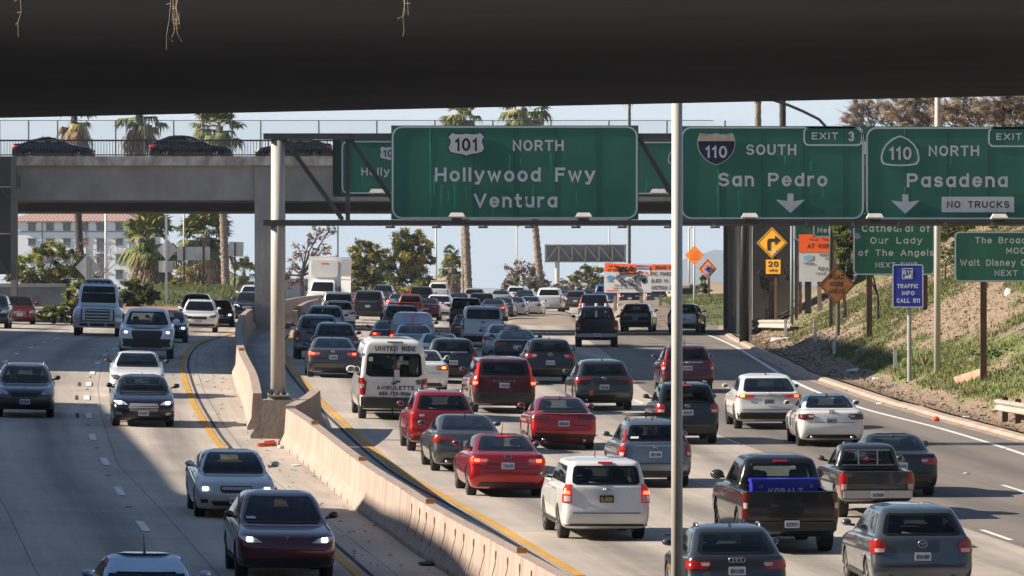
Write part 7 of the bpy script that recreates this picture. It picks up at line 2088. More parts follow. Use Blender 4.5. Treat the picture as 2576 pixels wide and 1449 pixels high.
# blue tool chest riding in the black pickup
pk = [v for v in VEH if v["label"].startswith("black lifted pickup")][0]
tb = empty("tool_chest", (0, 0, 0), "bright blue KOBALT tool chest lying across the bed of the black lifted pickup", "tool chest")
tb.location = pk.matrix_basis @ Vector((0.02, 1.42, 0.82)); tb.rotation_euler = pk.rotation_euler
M_KB = mat("chest_blue", (0.025, 0.035, 0.46), .35, coat=.4)
b = MB(); b.box(-.70, .70, -.28, .28, 0.0, .62)
o_ = mesh_obj("box", b.v, b.f, M_KB); o_.parent = tb
b = MB(); b.box(-.72, .72, -.30, .30, .622, .70); o_ = mesh_obj("lid", b.v, b.f, M_KB); o_.parent = tb
b = MB(); text(b, "KOBALT", -.36, .38, .36, .15, -.286, .03); o_ = mesh_obj("lettering", b.v, b.f, M_SWHT); o_.parent = tb
for x in (-.52, .56):
    b = MB(); b.box(x - .04, x + .04, -.30, -.281, .50, .58); o_ = mesh_obj("latch", b.v, b.f, M_CHR); o_.parent = tb

# ------------------------------------------------------------------ trucks built from their own pieces
def obj_in(root, name, vf, m, smooth=False, parent=None):
    o = bpy.data.objects.new(name, mk(vf[0], vf[1], m, smooth)); COL.objects.link(o); o.parent = parent or root; return o
def tyres(root, ys, xs, R, w=.28):
    for y in ys:
        for x in xs:
            t, bk, sp_ = WH(R, w, '5')
            o = bpy.data.objects.new("wheel", t); COL.objects.link(o); o.parent = root; o.location = (x, y, R)
            for n_, m_ in (("rim", sp_), ("hub", bk)):
                c = bpy.data.objects.new(n_, m_); COL.objects.link(c); c.parent = o
def box_truck():
    g = G(802, 779); L = 7.0; hd = .13
    root = empty("box_truck", (g.x + hd * L, g.y + L, float(land(g.x, g.y + L))), "white box truck coming towards us at the far left of the queue", "box truck", GLF)
    set_pose(root, root.location, hd, 'front')
    rings = van_rings(2.6, 2.05, 2.2, .95)
    rings = [[r[0], r[1] + 4.4, r[2], r[3] + 4.4, *r[4:]] for r in rings]
    vs, fs = loft(rings); bvh = BVHTree.FromPolygons([Vector(v) for v in vs], fs)
    obj_in(root, "cab", (vs, fs), PAINTS["white"], True)
    obj_in(root, "windscreen", patch(bvh, [(1.30, -.82, .82), (1.9, -.74, .74), (1.98, -.66, .66)], 'front', 12, 5), M_GLASSB, True)
    for s in (-1, 1):
        obj_in(root, "headlight", patch(bvh, [(.78, min(s * .6, s * .95), max(s * .6, s * .95)), (1.0, min(s * .62, s * .95), max(s * .62, s * .95))], 'front', 4, 3, .012), M_HEAD, True)
        b = MB(); b.box(s * 1.25 - .1, s * 1.25 + .1, 5.4, 5.5, 1.3, 1.7); b.bar((s * .9, 5.5, 1.5), (s * 1.25, 5.45, 1.5), .04); obj_in(root, "wing_mirror", (b.v, b.f), M_TRIM)
        obj_in(root, "side_window", patch(bvh, [(1.32, 5.1, 5.75), (1.85, 5.1, 5.5)], 'left' if s < 0 else 'right', 5, 4), M_GLASS, True)
    obj_in(root, "grille", patch(bvh, [(.72, -.5, .5), (1.0, -.5, .5)], 'front', 8, 3, .012), M_TRIM, True)
    b = MB(); b.prism([(x, z) for x, z in rrect(-1.22, 1.22, .95, 3.85, .14, 4)], 0, 4.75); obj_in(root, "cargo_box", (b.v, b.f), PAINTS["white"])
    b = MB(); b.prism([(x, z) for x, z in rrect(-1.0, 1.0, 2.35, 3.6, .2, 4)], 4.751, 4.9); obj_in(root, "wind_deflector", (b.v, b.f), PAINTS["pearl"])
    b = MB(); b.box(-.25, .25, 4.9, 4.92, 3.3, 3.4); obj_in(root, "lettering", (b.v, b.f), M_SRED)
    b = MB(); b.box(-.5, .5, .2, 6.4, .55, .95); obj_in(root, "chassis", (b.v, b.f), M_UNDER)
    tyres(root, (1.2, 6.0), (-.92, .92), .40)
box_truck()
def tow_truck():
    g = G(244, 846); L = 8.4; hd = -.045
    root = empty("tow_truck", (g.x + hd * L, g.y + L, float(land(g.x, g.y + L))), "big white flatbed tow truck with tall chrome grille in the left lanes", "tow truck", GLF)
    set_pose(root, root.location, hd, 'front')
    w = 1.18
    rings = [R_(.62, 4.8, .62, 8.3, w * .95), R_(.95, 4.8, .95, 8.4, w, .2, .1, .25), R_(1.15, 4.8, 1.10, 8.38, w, .2, .1, .3), R_(1.32, 4.8, 1.26, 8.30, w * .97, .2, .1, .35), R_(1.44, 4.8, 1.38, 8.05, w * .88, .2, .1, .35), R_(1.58, 4.8, 1.54, 6.95, w * .82, .2, .1, .3, .02, .2),
             R_(2.1, 4.82, 2.08, 6.6, w * .80, .16, .1, .2, .02, .14), R_(2.42, 4.86, 2.40, 6.25, w * .74, .16, .1, .2, .02, .12), R_(2.52, 5.0, 2.51, 6.0, w * .62, .2, .1, .2, .01, .05)]
    vs, fs = loft(rings); bvh = BVHTree.FromPolygons([Vector(v) for v in vs], fs)
    obj_in(root, "cab", (vs, fs), PAINTS["raptor_white"], True)
    obj_in(root, "windscreen", patch(bvh, [(1.60, -.80, .80), (1.64, -.84, .84), (2.36, -.76, .76), (2.39, -.70, .70)], 'front', 12, 6), M_GLASSB, True)
    y = 8.42
    b = MB(); b.box(-.80, .80, y - .1, y, .74, 1.33); gri = obj_in(root, "grille", (b.v, b.f), M_TRIM)
    for z in (.80, .95, 1.10, 1.25):
        b = MB(); b.box(-.55, .55, y + .001, y + .05, z - .035, z + .035); obj_in(root, "grille_bar", (b.v, b.f), M_CHRL, parent=gri)
    for s in (-1, 1):
        b = MB(); b.box(s * .66 - .08, s * .66 + .08, y + .001, y + .06, .76, 1.33); obj_in(root, "grille_frame", (b.v, b.f), M_CHRL, parent=gri)
        b = MB(); b.box(s * .98 - .16, s * .98 + .16, 8.33, 8.44, .88, 1.08); obj_in(root, "headlight", (b.v, b.f), M_HEAD)
        b = MB(); b.box(s * 1.45 - .10, s * 1.45 + .10, 6.8, 6.9, 1.75, 2.15); b.bar((s * .95, 6.85, 1.85), (s * 1.4, 6.85, 1.95), .04); obj_in(root, "wing_mirror", (b.v, b.f), M_TRIM)
        obj_in(root, "side_window", patch(bvh, [(1.64, 5.1, 6.55), (2.32, 5.15, 6.2)], 'left' if s < 0 else 'right', 5, 4), M_GLASS, True)
        b = MB(); b.tube([(s * 1.24, 7.6, .55), (s * 1.24, 7.75, 1.0), (s * 1.2, 7.2, 1.12), (s * 1.24, 6.85, .9)], .05, 6); obj_in(root, "mudguard", (b.v, b.f), M_TRIM)
    b = MB(); b.box(-1.16, 1.16, 8.42, 8.64, .42, .71); bp_ = obj_in(root, "bumper", (b.v, b.f), M_CHR)
    for x0, x1 in ((-.85, -.45), (-.35, .35), (.45, .85)):
        b = MB(); b.box(x0, x1, 8.641, 8.65, .50, .63); obj_in(root, "bumper_slot", (b.v, b.f), M_UNDER, parent=bp_)
    for x in (-.6, -.3, 0, .3, .6):
        b = MB(); b.sphere((x, 6.05, 2.54), .05, .06, .035, 8, 5); obj_in(root, "marker_light", (b.v, b.f), M_AMB if False else M_TAILW)
    b = MB(); b.box(-.5, .5, .3, 8.2, .55, .85); obj_in(root, "chassis", (b.v, b.f), M_UNDER)
    b = MB(); b.box(-1.22, 1.22, -1.0, 4.7, .90, 1.02); b.box(-1.15, 1.15, 4.55, 4.7, 1.02, 1.75); obj_in(root, "flatbed", (b.v, b.f), M_STEEL)
    tyres(root, (1.2, 7.3), (-.98, .98), .48, .30)
    return root
tt = tow_truck()
parts = proto('suv', 4.8, 1.90, 1.72, {'face': 'front'})
cs = empty("suv", (0, 0, 0), "maroon suv carried on the bed of the big white tow truck", "suv", GLF)
cs.location = tt.matrix_basis @ Vector((.12, -.4, 1.03)); cs.rotation_euler = tt.rotation_euler
link_parts(cs, parts, PAINTS["maroon"])
def light_truck(label, cx, yb, colour, barlamp):
    r = car("pickup_truck", label, "pickup", 'pick', 5.6, 2.0, 1.95, colour, cx, yb, GR, hd=.03, tail='tall')
    if barlamp:
        b = MB(); b.box(-.75, .75, 3.0, 3.25, 1.96, 2.12); obj_in(r, "light_bar", (b.v, b.f), mat("amber_bar", (.62, .36, .10), .4))
light_truck("white service pickup with an amber light bar at the far end of the queue", 1100, 764, "white", True)
light_truck("bright blue utility truck behind the left post of the graffiti-covered board", 1522, 773, "royal_blue", False)

# ------------------------------------------------------------------ the passenger one can see behind a windscreen
def passenger(v, px_, label):
    """seated figure: one skinned body, hair and sunglasses as children; car-local seat position"""
    L = [p for p in v.children if p.name.startswith("dashboard")]
    me = bpy.data.meshes.new("person")
    J = [((0, 0, 0), .13), ((0, -.02, .22), .15), ((0, -.03, .42), .155), ((0, -.02, .53), .065), ((0, .0, .60), .058), ((0, .015, .68), .088), ((0, .015, .76), .092), ((0, .01, .82), .06),
         ((.17, -.02, .45), .062), ((.22, .08, .24), .048), ((.10, .28, .16), .036), ((.05, .35, .15), .030), ((-.17, -.02, .45), .062), ((-.22, .08, .24), .048), ((-.10, .28, .16), .036), ((-.05, .35, .15), .030),
         ((.10, .20, .02), .085), ((.11, .48, .05), .065), ((.11, .58, -.32), .05), ((.11, .70, -.36), .035), ((-.10, .20, .02), .085), ((-.11, .48, .05), .065), ((-.11, .58, -.32), .05), ((-.11, .70, -.36), .035)]
    E = [(0, 1), (1, 2), (2, 3), (3, 4), (4, 5), (5, 6), (6, 7), (2, 8), (8, 9), (9, 10), (10, 11), (2, 12), (12, 13), (13, 14), (14, 15), (0, 16), (16, 17), (17, 18), (18, 19), (0, 20), (20, 21), (21, 22), (22, 23)]
    for base, s in ((11, 1), (15, -1)):                       # fingers and thumb of each hand
        bp_ = Vector(J[base][0])
        for k in range(5):
            a = J.__len__(); dx = (-.024 + .014 * k) if k < 4 else -s * .04; ln = (.06, .07, .065, .05, .035)[k]
            J.append((tuple(bp_ + Vector((dx, .03, .0))), .010)); J.append((tuple(bp_ + Vector((dx * 1.15, .03 + ln * .7, -.01))), .009)); J.append((tuple(bp_ + Vector((dx * 1.15, .03 + ln, -.035))), .008))
            E += [(base, a), (a, a + 1), (a + 1, a + 2)]
    me.from_pydata([j[0] for j in J], E, [])
    o = bpy.data.objects.new("person", me); COL.objects.link(o)
    sk = o.modifiers.new("skin", 'SKIN'); sk.use_smooth_shade = True
    if not me.skin_vertices: 
        bm = bmesh.new(); bm.from_mesh(me); bm.verts.layers.skin.verify(); bm.to_mesh(me); bm.free()
    for i, j in enumerate(J):
        me.skin_vertices[0].data[i].radius = (j[1], j[1]); me.skin_vertices[0].data[i].use_root = (i == 0)
    ss = o.modifiers.new("sub", 'SUBSURF'); ss.levels = 1; ss.render_levels = 1
    dg = bpy.context.evaluated_depsgraph_get()
    em = bpy.data.meshes.new_from_object(o.evaluated_get(dg)); em.name = "person"
    o.modifiers.clear(); o.data = em
    em.materials.clear(); em.materials.append(mat("dark_jacket", (.03, .03, .035), .9)); em.materials.append(mat("skin", (.46, .27, .19), .55))
    for p in em.polygons:
        c = p.center; p.use_smooth = True
        p.material_index = 1 if c.z > .50 or (c.y > .27 and .08 < c.z < .22) else 0
    def ch(nm, b, m):
        q = bpy.data.objects.new(nm, mk(b.v, b.f, m)); COL.objects.link(q); q.parent = o
    b = MB(); b.sphere((0, -.03, .755), .108, .105, .115, 14, 10); b.sphere((-.07, -.05, .64), .045, .06, .13, 8, 6); b.sphere((.07, -.05, .64), .045, .06, .13, 8, 6); ch("hair", b, mat("dark_hair", (.03, .02, .015), .7))
    b = MB(); b.sphere((0, .112, .70), .016, .022, .026, 8, 6); b.sphere((0, .098, .655), .028, .012, .010, 8, 5); ch("nose_and_mouth", b, mat("skin_rosy", (.48, .22, .17), .5))
    b = MB(); b.sphere((-.038, .098, .735), .030, .014, .022, 8, 6); b.sphere((.038, .098, .735), .030, .014, .022, 8, 6); b.bar((-.09, .07, .74), (.09, .07, .74), .008); ch("sunglasses", b, M_SBLK)
    o.location = v.matrix_basis @ Vector(px_); o.rotation_euler = v.rotation_euler
    tag(o, label, "person")
kia = [v for v in VEH if "BENTU09" in v["label"]][0]
passenger(kia, (.34, 4.36 - 2.30, .60), "person with dark hair and sunglasses on the passenger side of the grey crossover at left")

# ================================================================== PALMS, TREES, BUSHES
M_TRK = mat("palm_bark", (0.07, 0.052, 0.042), .95, col2=(0.33, 0.26, 0.20), scale=3.2, stretch=(1, 1, 1.6), bump=.9, bscale=5)
M_TRKD = mat("dark_palm_bark", (0.025, 0.021, 0.019), .95, col2=(0.075, 0.06, 0.05), scale=2.5, stretch=(1, 1, 3), bump=.6, bscale=6)
M_FR = mat("palm_frond", (0.11, 0.135, 0.035), .75, var=.35, scale=1.2)
M_FRY = mat("yellowing_frond", (0.26, 0.22, 0.06), .8, var=.3, scale=1.2)
M_FRD = mat("dead_frond", (0.33, 0.23, 0.15), .95, var=.4, scale=1.5)
M_FRDD = mat("old_dead_frond", (0.16, 0.11, 0.08), .95, var=.4, scale=1.5)
M_BARK = mat("grey_bark", (0.13, 0.105, 0.09), .95, var=.3, scale=4)
def fan(v, f, base, direc, pet, size, r, droop=0.0, n=15):
    """one fan frond: a stalk and a hand of narrow blades"""
    direc = direc.normalized()
    side = direc.cross(Vector((0, 0, 1)))
    side = side.normalized() if side.length > .05 else Vector((1, 0, 0))
    c = base + direc * pet + Vector((0, 0, -droop * pet * .4))
    k = len(v); w = .03
    v += [base - side * w, base + side * w, c + side * w * .6, c - side * w * .6]; f.append((k, k + 1, k + 2, k + 3))
    up = side.cross(direc)
    for i in range(n):
        a = (i / (n - 1) - .5) * 3.5
        d = direc * math.cos(a) + side * math.sin(a)
        tip = c + d * size * r.uniform(.75, 1.05) * (1 - .12 * abs(a)) + Vector((0, 0, -size * (.12 + droop * .55) * r.uniform(.6, 1.4))) + up * r.uniform(-.05, .1)
        mid = c + d * size * .45 + up * .03
        s2 = d.cross(up).normalized() * size * .085
        k = len(v)
        v += [c, mid - s2, tip, mid + s2]; f.append((k, k + 1, k + 2, k + 3))
def palm(label, px, y_base, px_top, y_top, d, tw, crown, dead=.6, skirt=0.0, seed=1, nf=46, group="palm trees along the freeway", dark=False, base_z=None):
    """tw: trunk width in photo pixels, crown: crown half width in photo pixels"""
    r = random.Random(seed)
    k = d / F_PX
    zb_ = base_z if base_z is not None else Z(y_base, d)
    root = empty("palm_tree", (W(px, d), d, zb_), label, "palm tree", group)
    top = P(px_top, y_top, d)
    p0 = Vector((W(px, d), d, zb_ - .5))
    b = MB(); pts, rs = [], []
    L = (top - p0).length; n = max(14, int(L / .30))
    for i in range(n + 1):
        t = i / n
        pts.append(p0.lerp(top, t) + Vector((math.sin(t * 3 + seed) * .15 * t * (1 - t), 0, 0)))
        rs.append(tw * k / 2 * (1.12 - .22 * t) * (1 + (.13 if i % 2 else -.04) * (1 if not dark else .6) + r.uniform(-.05, .05)))
    b.tube(pts, rs, 9); b.build("trunk", M_TRKD if dark else M_TRK, root, True)
    R = crown * k * 1.3
    sets = [([], []), ([], [])]
    for i in range(nf):
        el = rad(r.uniform(-28, 80)); az = r.uniform(0, 2 * math.pi)
        dv = Vector((math.cos(el) * math.cos(az), math.cos(el) * math.sin(az), math.sin(el)))
        v, f = sets[0] if r.random() < .72 else sets[1]
        fan(v, f, top + Vector((0, 0, r.uniform(-.3, .2))), dv, R * r.uniform(.45, .75), R * r.uniform(.48, .66), r, droop=.3 + .5 * (el < 0.2))
    for (v, f), m, nm in zip(sets, (M_FR, M_FRY), ("crown", "crown")):
        if v: mesh_obj(nm, v, f, m, root)
    if dead > 0:
        sets = [([], []), ([], [])]
        ln = R * (.9 + skirt)
        for i in range(int(14 + 34 * dead * (1 + skirt))):
            az = r.uniform(0, 2 * math.pi); q = r.random()
            h_ = -q * ln; rr_ = R * r.uniform(.25, .8) * (1 - .3 * q)
            base = top + Vector((math.cos(az) * tw * k * .5, math.sin(az) * tw * k * .5, h_ * .8))
            dv = Vector((math.cos(az) * r.uniform(.3, 1.0), math.sin(az) * .55, -1))
            v, f = sets[0] if r.random() < .5 else sets[1]
            fan(v, f, base, dv, rr_, R * r.uniform(.3, .62), r, droop=.8, n=9)
        for (v, f), m in zip(sets, (M_FRD, M_FRDD)): mesh_obj("skirt", v, f, m, root)
    return root
lz = lambda px, d: float(land(W(px, d), d))
palm("leftmost tall palm above the bridge, shaggy brown skirt, trunk before the white block", 207, 720, 186, 292, 640, 18, 50, dead=1.2, seed=3, nf=22, dark=True, base_z=lz(207, 640))
palm("second tall palm above the bridge, drooping green and brown crown", 362, 720, 350, 284, 640, 21, 52, dead=1.0, seed=4, nf=30, dark=True, base_z=lz(362, 640))
palm("third tall palm above the bridge with the greenest crown and speckled trunk", 570, 730, 552, 318, 620, 19, 52, dead=.7, seed=5, nf=52, base_z=lz(570, 620))
palm("shorter skirted palm with full green crown in front of the apartment block", 376, 720, 378, 598, 600, 26, 62, dead=1.2, skirt=.9, seed=6, nf=64, base_z=lz(376, 600))
palm("skirted palm with wide green crown left of the speckled trunk", 520, 730, 516, 592, 640, 24, 62, dead=1.2, skirt=1.0, seed=7, nf=66, base_z=lz(520, 640))
palm("small young palm close to the bridge column", 615, 725, 614, 682, 700, 8, 34, dead=.1, seed=8, nf=36, base_z=lz(615, 700))
palm("tall palm with yellow-brown crown peeking over the wide freeway sign", 1180, 730, 1160, 282, 600, 18, 46, dead=1.0, seed=9, nf=30, base_z=lz(1180, 600))
palm("slim palm trunk standing close to the thicker palm trunk", 1167, 730, 1167, 300, 606, 12, 28, dead=.5, seed=10, nf=20, base_z=lz(1167, 606))
palm("tall palm with shaggy dark crown above the right half of the wide sign", 1366, 735, 1318, 272, 620, 17, 56, dead=1.4, seed=11, nf=34, base_z=lz(1366, 620))
palm("thin distant palm trunk right of the message board back", 1583, 720, 1583, 190, 900, 7.5, 30, dead=.6, seed=12, nf=24, dark=True, base_z=lz(1583, 900))
palm("small palm with a double green crown left of the trunk pair", 1138, 735, 1137, 672, 720, 13, 30, dead=1.0, skirt=.6, seed=13, nf=40, base_z=lz(1138, 720))
palm("small green palm top just above the double-crowned little palm", 1140, 735, 1135, 640, 724, 6, 20, dead=.1, seed=14, nf=26, base_z=lz(1140, 724))
palm("bare palm trunk left of the leaning lamp arm, top right", 1914, 700, 1906, 150, 420, 17, 40, dead=.5, seed=15, nf=24, base_z=lz(1914, 420))
palm("second bare palm trunk beside the leaning lamp arm, top right", 1974, 700, 1968, 150, 424, 17, 40, dead=.5, seed=16, nf=24, dark=True, base_z=lz(1974, 424))
palm("dark peeling palm trunk in the brown brush at the top right corner", 2540, 620, 2528, 60, 330, 26, 60, dead=.5, seed=17, nf=20, dark=True, base_z=float(bank(W(2540, 330), 330)))
palm("pale leaning palm trunk behind the grey-blue pole on the slope", 2010, 750, 2003, 440, 352, 16, 40, dead=.2, seed=18, nf=20, base_z=float(bank(W(2010, 352), 352)))
palm("whitewashed trunk behind the 20 MPH plate", 1941, 780, 1938, 470, 358, 14, 40, dead=.2, seed=19, nf=18, base_z=float(bank(W(1941, 358), 358)))

def leafmesh(spots, r, size, squash=.8, thin=.45):
    v, f = [], []
    for c, rr_, n in spots:
        for i in range(n):
            a, z = r.uniform(0, 6.283), r.uniform(-1, 1); q = math.sqrt(1 - z * z); R = rr_ * min(2.2, abs(r.gauss(0, .62)))
            p = c + Vector((q * math.cos(a) * R, q * math.sin(a) * R, z * R * squash))
            s = size * r.uniform(.6, 1.3)
            u = Vector((r.uniform(-1, 1), r.uniform(-1, 1), r.uniform(-.6, .6))).normalized(); t = u.cross(Vector((r.uniform(-1, 1), r.uniform(-1, 1), r.uniform(-1, 1)))).normalized()
            k = len(v); v += [p - u * s, p - t * s * thin, p + u * s, p + t * s * thin]; f.append((k, k + 1, k + 2, k + 3))
    return v, f
def tree(name, label, cat, px, y_base, d, blobs, leaf, mats_, seed, trunk_w=10, lsize=.22, thin=.45, dens=1.0, group=None, base=None, limb=True):
    """blobs: (px, py, radius_px) lumps of foliage, reached by limbs from the trunk"""
    r = random.Random(seed); k = d / F_PX
    zb_ = base if base is not None else Z(y_base, d)
    root = empty(name, (W(px, d), d, zb_), label, cat, group)
    p0 = Vector((W(px, d), d, zb_ - .3))
    if limb:
        b = MB(); fork = p0.lerp(P(px + r.uniform(-3, 3), min(q[1] for q in blobs) * .35 + y_base * .65, d), .8)
        b.tube([p0, p0.lerp(fork, .5) + Vector((.1, 0, 0)), fork], [trunk_w * k / 2 * 1.2, trunk_w * k / 2, trunk_w * k / 2 * .8], 7)
        for bx_, by_, br_ in blobs:
            e = P(bx_, by_, d + r.uniform(-1, 1) * br_ * k); m_ = fork.lerp(e, .5) + Vector((r.uniform(-.3, .3), 0, r.uniform(-.1, .4)))
            b.tube([fork, m_, e], [trunk_w * k * .32, trunk_w * k * .2, trunk_w * k * .07], 5)
        b.build("trunk", M_BARK, root, True)
    per = [[] for _ in mats_]
    for bx_, by_, br_ in blobs:
        for j in range(9):
            a = r.uniform(0, 6.28); q = r.random() ** .5
            c = P(bx_ + math.cos(a) * br_ * 1.0 * q, by_ + math.sin(a) * br_ * .85 * q, d + r.uniform(-1, 1) * br_ * k)
            per[r.randrange(len(mats_))].append((c, br_ * k * r.uniform(.22, .5), int(leaf * .75 * dens * r.uniform(.5, 1.5))))
    for sp_, m in zip(per, mats_):
        if sp_:
            v, f = leafmesh(sp_, r, lsize, .8, thin); mesh_obj("crown", v, f, m, root)
    return root
def leaf_mat(name, c, tr=.45):
    m = mat(name, c, .75, var=.32, scale=.8)
    n = m.node_tree; p = n.nodes["Principled BSDF"]; o = n.nodes["Material Output"]
    t = n.nodes.new("ShaderNodeBsdfTranslucent"); t.inputs[0].default_value = (c[0] * 1.25, c[1] * 1.25, c[2] * .9, 1)
    x = n.nodes.new("ShaderNodeMixShader"); x.inputs[0].default_value = tr
    n.links.new(p.outputs[0], x.inputs[1]); n.links.new(t.outputs[0], x.inputs[2]); n.links.new(x.outputs[0], o.inputs[0])
    return m
M_L1 = leaf_mat("leaf_green", (0.15, 0.185, 0.04))
M_L2 = leaf_mat("leaf_olive", (0.27, 0.255, 0.07))
M_L3 = leaf_mat("leaf_dark", (0.085, 0.105, 0.035))
M_L4 = leaf_mat("leaf_yellow", (0.37, 0.31, 0.10))
M_L5 = leaf_mat("leaf_russet", (0.30, 0.17, 0.12))
M_L6 = mat("twig_brown", (0.20, 0.15, 0.12), .9, var=.3, scale=1)
M_L7 = mat("twig_grey", (0.30, 0.24, 0.20), .9, var=.3, scale=1)
tree("leafy_tree", "taller rounded green and yellow tree left of the small palm", "tree", 1010, 740, 640, [(1030, 600, 30), (1005, 612, 26), (1062, 612, 24), (1040, 590, 18), (1035, 630, 34), (990, 645, 28), (1068, 640, 20), (1015, 665, 36), (975, 675, 28), (1055, 670, 26), (1040, 690, 30), (995, 705, 32), (1030, 722, 34), (1070, 712, 20), (965, 705, 26), (1080, 655, 12), (980, 735, 26), (1075, 735, 18), (1050, 640, 26), (1010, 632, 24)], 470, (M_L1, M_L2, M_L4, M_L3), 21, 12, .135, group="green trees beyond the queue", base=lz(1010, 640))
tree("leafy_tree", "lower green tree just right of the white box truck", "tree", 920, 745, 645, [(905, 625, 20), (930, 618, 20), (888, 648, 24), (925, 648, 26), (958, 645, 24), (872, 675, 18), (890, 690, 26), (925, 685, 30), (960, 680, 28), (885, 720, 26), (920, 722, 30), (955, 722, 32), (870, 705, 14), (905, 705, 26), (945, 700, 26), (940, 668, 24), (900, 660, 22)], 470, (M_L1, M_L2, M_L3, M_L4), 22, 11, .135, group="green trees beyond the queue", base=lz(920, 645))
tree("shrub", "yellow-green bushes at the foot of the two green trees", "shrub", 990, 755, 600, [(960, 745, 20), (985, 735, 22), (1015, 735, 20), (1040, 735, 16), (930, 750, 14)], 190, (M_L2, M_L4), 23, 6, .16, base=lz(990, 600), limb=False)
def bare(name, label, px, y_base, d, blobs, seed, mats_, leaf=26, lsize=.16, tw=8, ntw=8, base=None, cat="tree", group=None):
    """a bare tree: forked limbs ending in sprays of twigs with a few leaves left"""
    r = random.Random(seed); k = d / F_PX
    zb_ = base if base is not None else Z(y_base, d)
    root = empty(name, (W(px, d), d, zb_), label, cat, group)
    p0 = Vector((W(px, d), d, zb_ - .3)); b = MB(); tips = []
    fork = P(px, y_base - (y_base - min(q[1] for q in blobs)) * .3, d)
    b.tube([p0, fork], [tw * k / 2, tw * k / 2 * .8], 7)
    for bx_, by_, br_ in blobs:
        e = P(bx_, by_, d + r.uniform(-1, 1) * br_ * k)
        m_ = fork.lerp(e, .55) + Vector((r.uniform(-.6, .6), 0, r.uniform(-.2, .5)))
        b.tube([fork, m_, e], [tw * k * .28, tw * k * .17, tw * k * .08], 5)
        for j in range(ntw):
            t = P(bx_ + r.uniform(-1, 1) * br_, by_ + r.uniform(-1, .8) * br_, d + r.uniform(-1, 1) * br_ * k)
            s_ = m_.lerp(e, r.uniform(.3, 1)); q = s_.lerp(t, .5) + Vector((r.uniform(-.2, .2), 0, r.uniform(-.2, .2)))
            b.tube([s_, q, t], [tw * k * .06, tw * k * .045, tw * k * .025], 4, False); tips.append((t, q))
    b.build("trunk", mats_[0], root)
    if leaf:
        sp_ = []
        for t, q in tips:
            sp_.append((t.lerp(q, .3), .35 * (d / 600), leaf)); 
        v, f = leafmesh(sp_, r, lsize); mesh_obj("crown", v, f, mats_[1], root)
    return root
bare("bare_tree", "nearly bare tree with reddish leaves behind the white box truck", 760, 745, 620, [(735, 660, 20), (755, 630, 20), (780, 600, 18), (805, 585, 16), (830, 575, 18), (755, 690, 22), (790, 640, 20), (815, 625, 18), (720, 690, 12), (845, 660, 18), (735, 715, 18)], 31, (M_BARK, M_L5), 16, .15, 11, 9, base=lz(760, 620))
bare("bare_tree", "grey bare shrub tree left of the bare trunk under the message board", 1315, 740, 680, [(1290, 690, 22), (1310, 672, 20), (1335, 680, 22), (1300, 710, 26), (1345, 705, 20)], 32, (M_L7, M_L6), 22, .15, 8, 14, base=lz(1315, 680))
tree("shrub", "dark brown bush mass right of the grey bare shrub tree", "shrub", 1350, 745, 660, [(1285, 722, 22), (1320, 715, 26), (1350, 705, 26), (1345, 680, 14), (1365, 725, 22), (1265, 735, 14)], 110, (M_L6, M_L3, M_L6), 33, 7, .18, base=lz(1350, 660), limb=False)
tree("leafy_tree", "hazy grey-green tree behind the message board pole", "tree", 1480, 735, 820, [(1450, 695, 18), (1475, 685, 20), (1500, 690, 20), (1440, 715, 20), (1475, 715, 24), (1510, 715, 22), (1415, 725, 18)], 120, (M_L3, M_L6, M_L2), 34, 9, .24, base=lz(1480, 820))
tree("shrub", "brown brush filling the gap left of the graffiti-covered board", "shrub", 1460, 748, 640, [(1400, 728, 16), (1435, 730, 18), (1465, 730, 18), (1495, 728, 18), (1520, 735, 16)], 110, (M_L6, M_L7), 35, 6, .17, base=lz(1460, 640), limb=False)
tree("cypress", "slim dark cypress behind the violet-sprayed diamond", "tree", 1772, 745, 520, [(1772, 735, 9), (1772, 718, 9), (1771, 700, 8), (1771, 682, 6), (1771, 670, 4)], 90, (M_L3,), 36, 5, .12, base=lz(1772, 520))
tree("shrub", "small green shrub beside the slim cypress", "shrub", 1795, 748, 540, [(1790, 735, 12), (1805, 742, 10), (1780, 742, 9)], 90, (M_L2, M_L1), 37, 5, .12, base=lz(1795, 540), limb=False)
tree("bush", "big green bush with pale twigs over the retaining wall at left", "bush", 110, 740, 500, [(60, 665, 30), (95, 640, 30), (135, 635, 32), (165, 655, 30), (195, 680, 26), (225, 705, 20), (35, 695, 24), (80, 690, 32), (125, 680, 34), (165, 695, 30), (60, 712, 22), (110, 712, 24), (150, 715, 20)], 330, (M_L1, M_L2, M_L2, M_L3), 41, 9, .12, base=lz(110, 500))
bare("bare_tree", "leafless pale-twigged tree in front of the apartment block", 250, 735, 540, [(150, 625, 22), (185, 640, 20), (215, 620, 20), (240, 640, 22), (275, 610, 20), (300, 630, 20), (255, 680, 20)], 42, (M_L7, M_L5), 4, .10, 6, 9, base=lz(250, 540))
tree("hedge", "low clipped green hedge by the red sedan", "hedge", 140, 815, 350, [(98, 795, 16), (120, 788, 18), (145, 782, 18), (170, 775, 18), (125, 803, 14), (160, 797, 16), (190, 785, 18), (195, 765, 14)], 330, (M_L1, M_L2, M_L3), 43, 5, .07, base=lz(140, 350), limb=False)
tree("hedge", "tall dark shrubs behind the tow truck", "shrub", 205, 800, 452, [(195, 735, 26), (225, 722, 24), (185, 765, 24), (215, 760, 26), (200, 790, 20), (250, 730, 20)], 230, (M_L3, M_L1, M_L2), 44, 6, .13, base=lz(205, 452), limb=False)
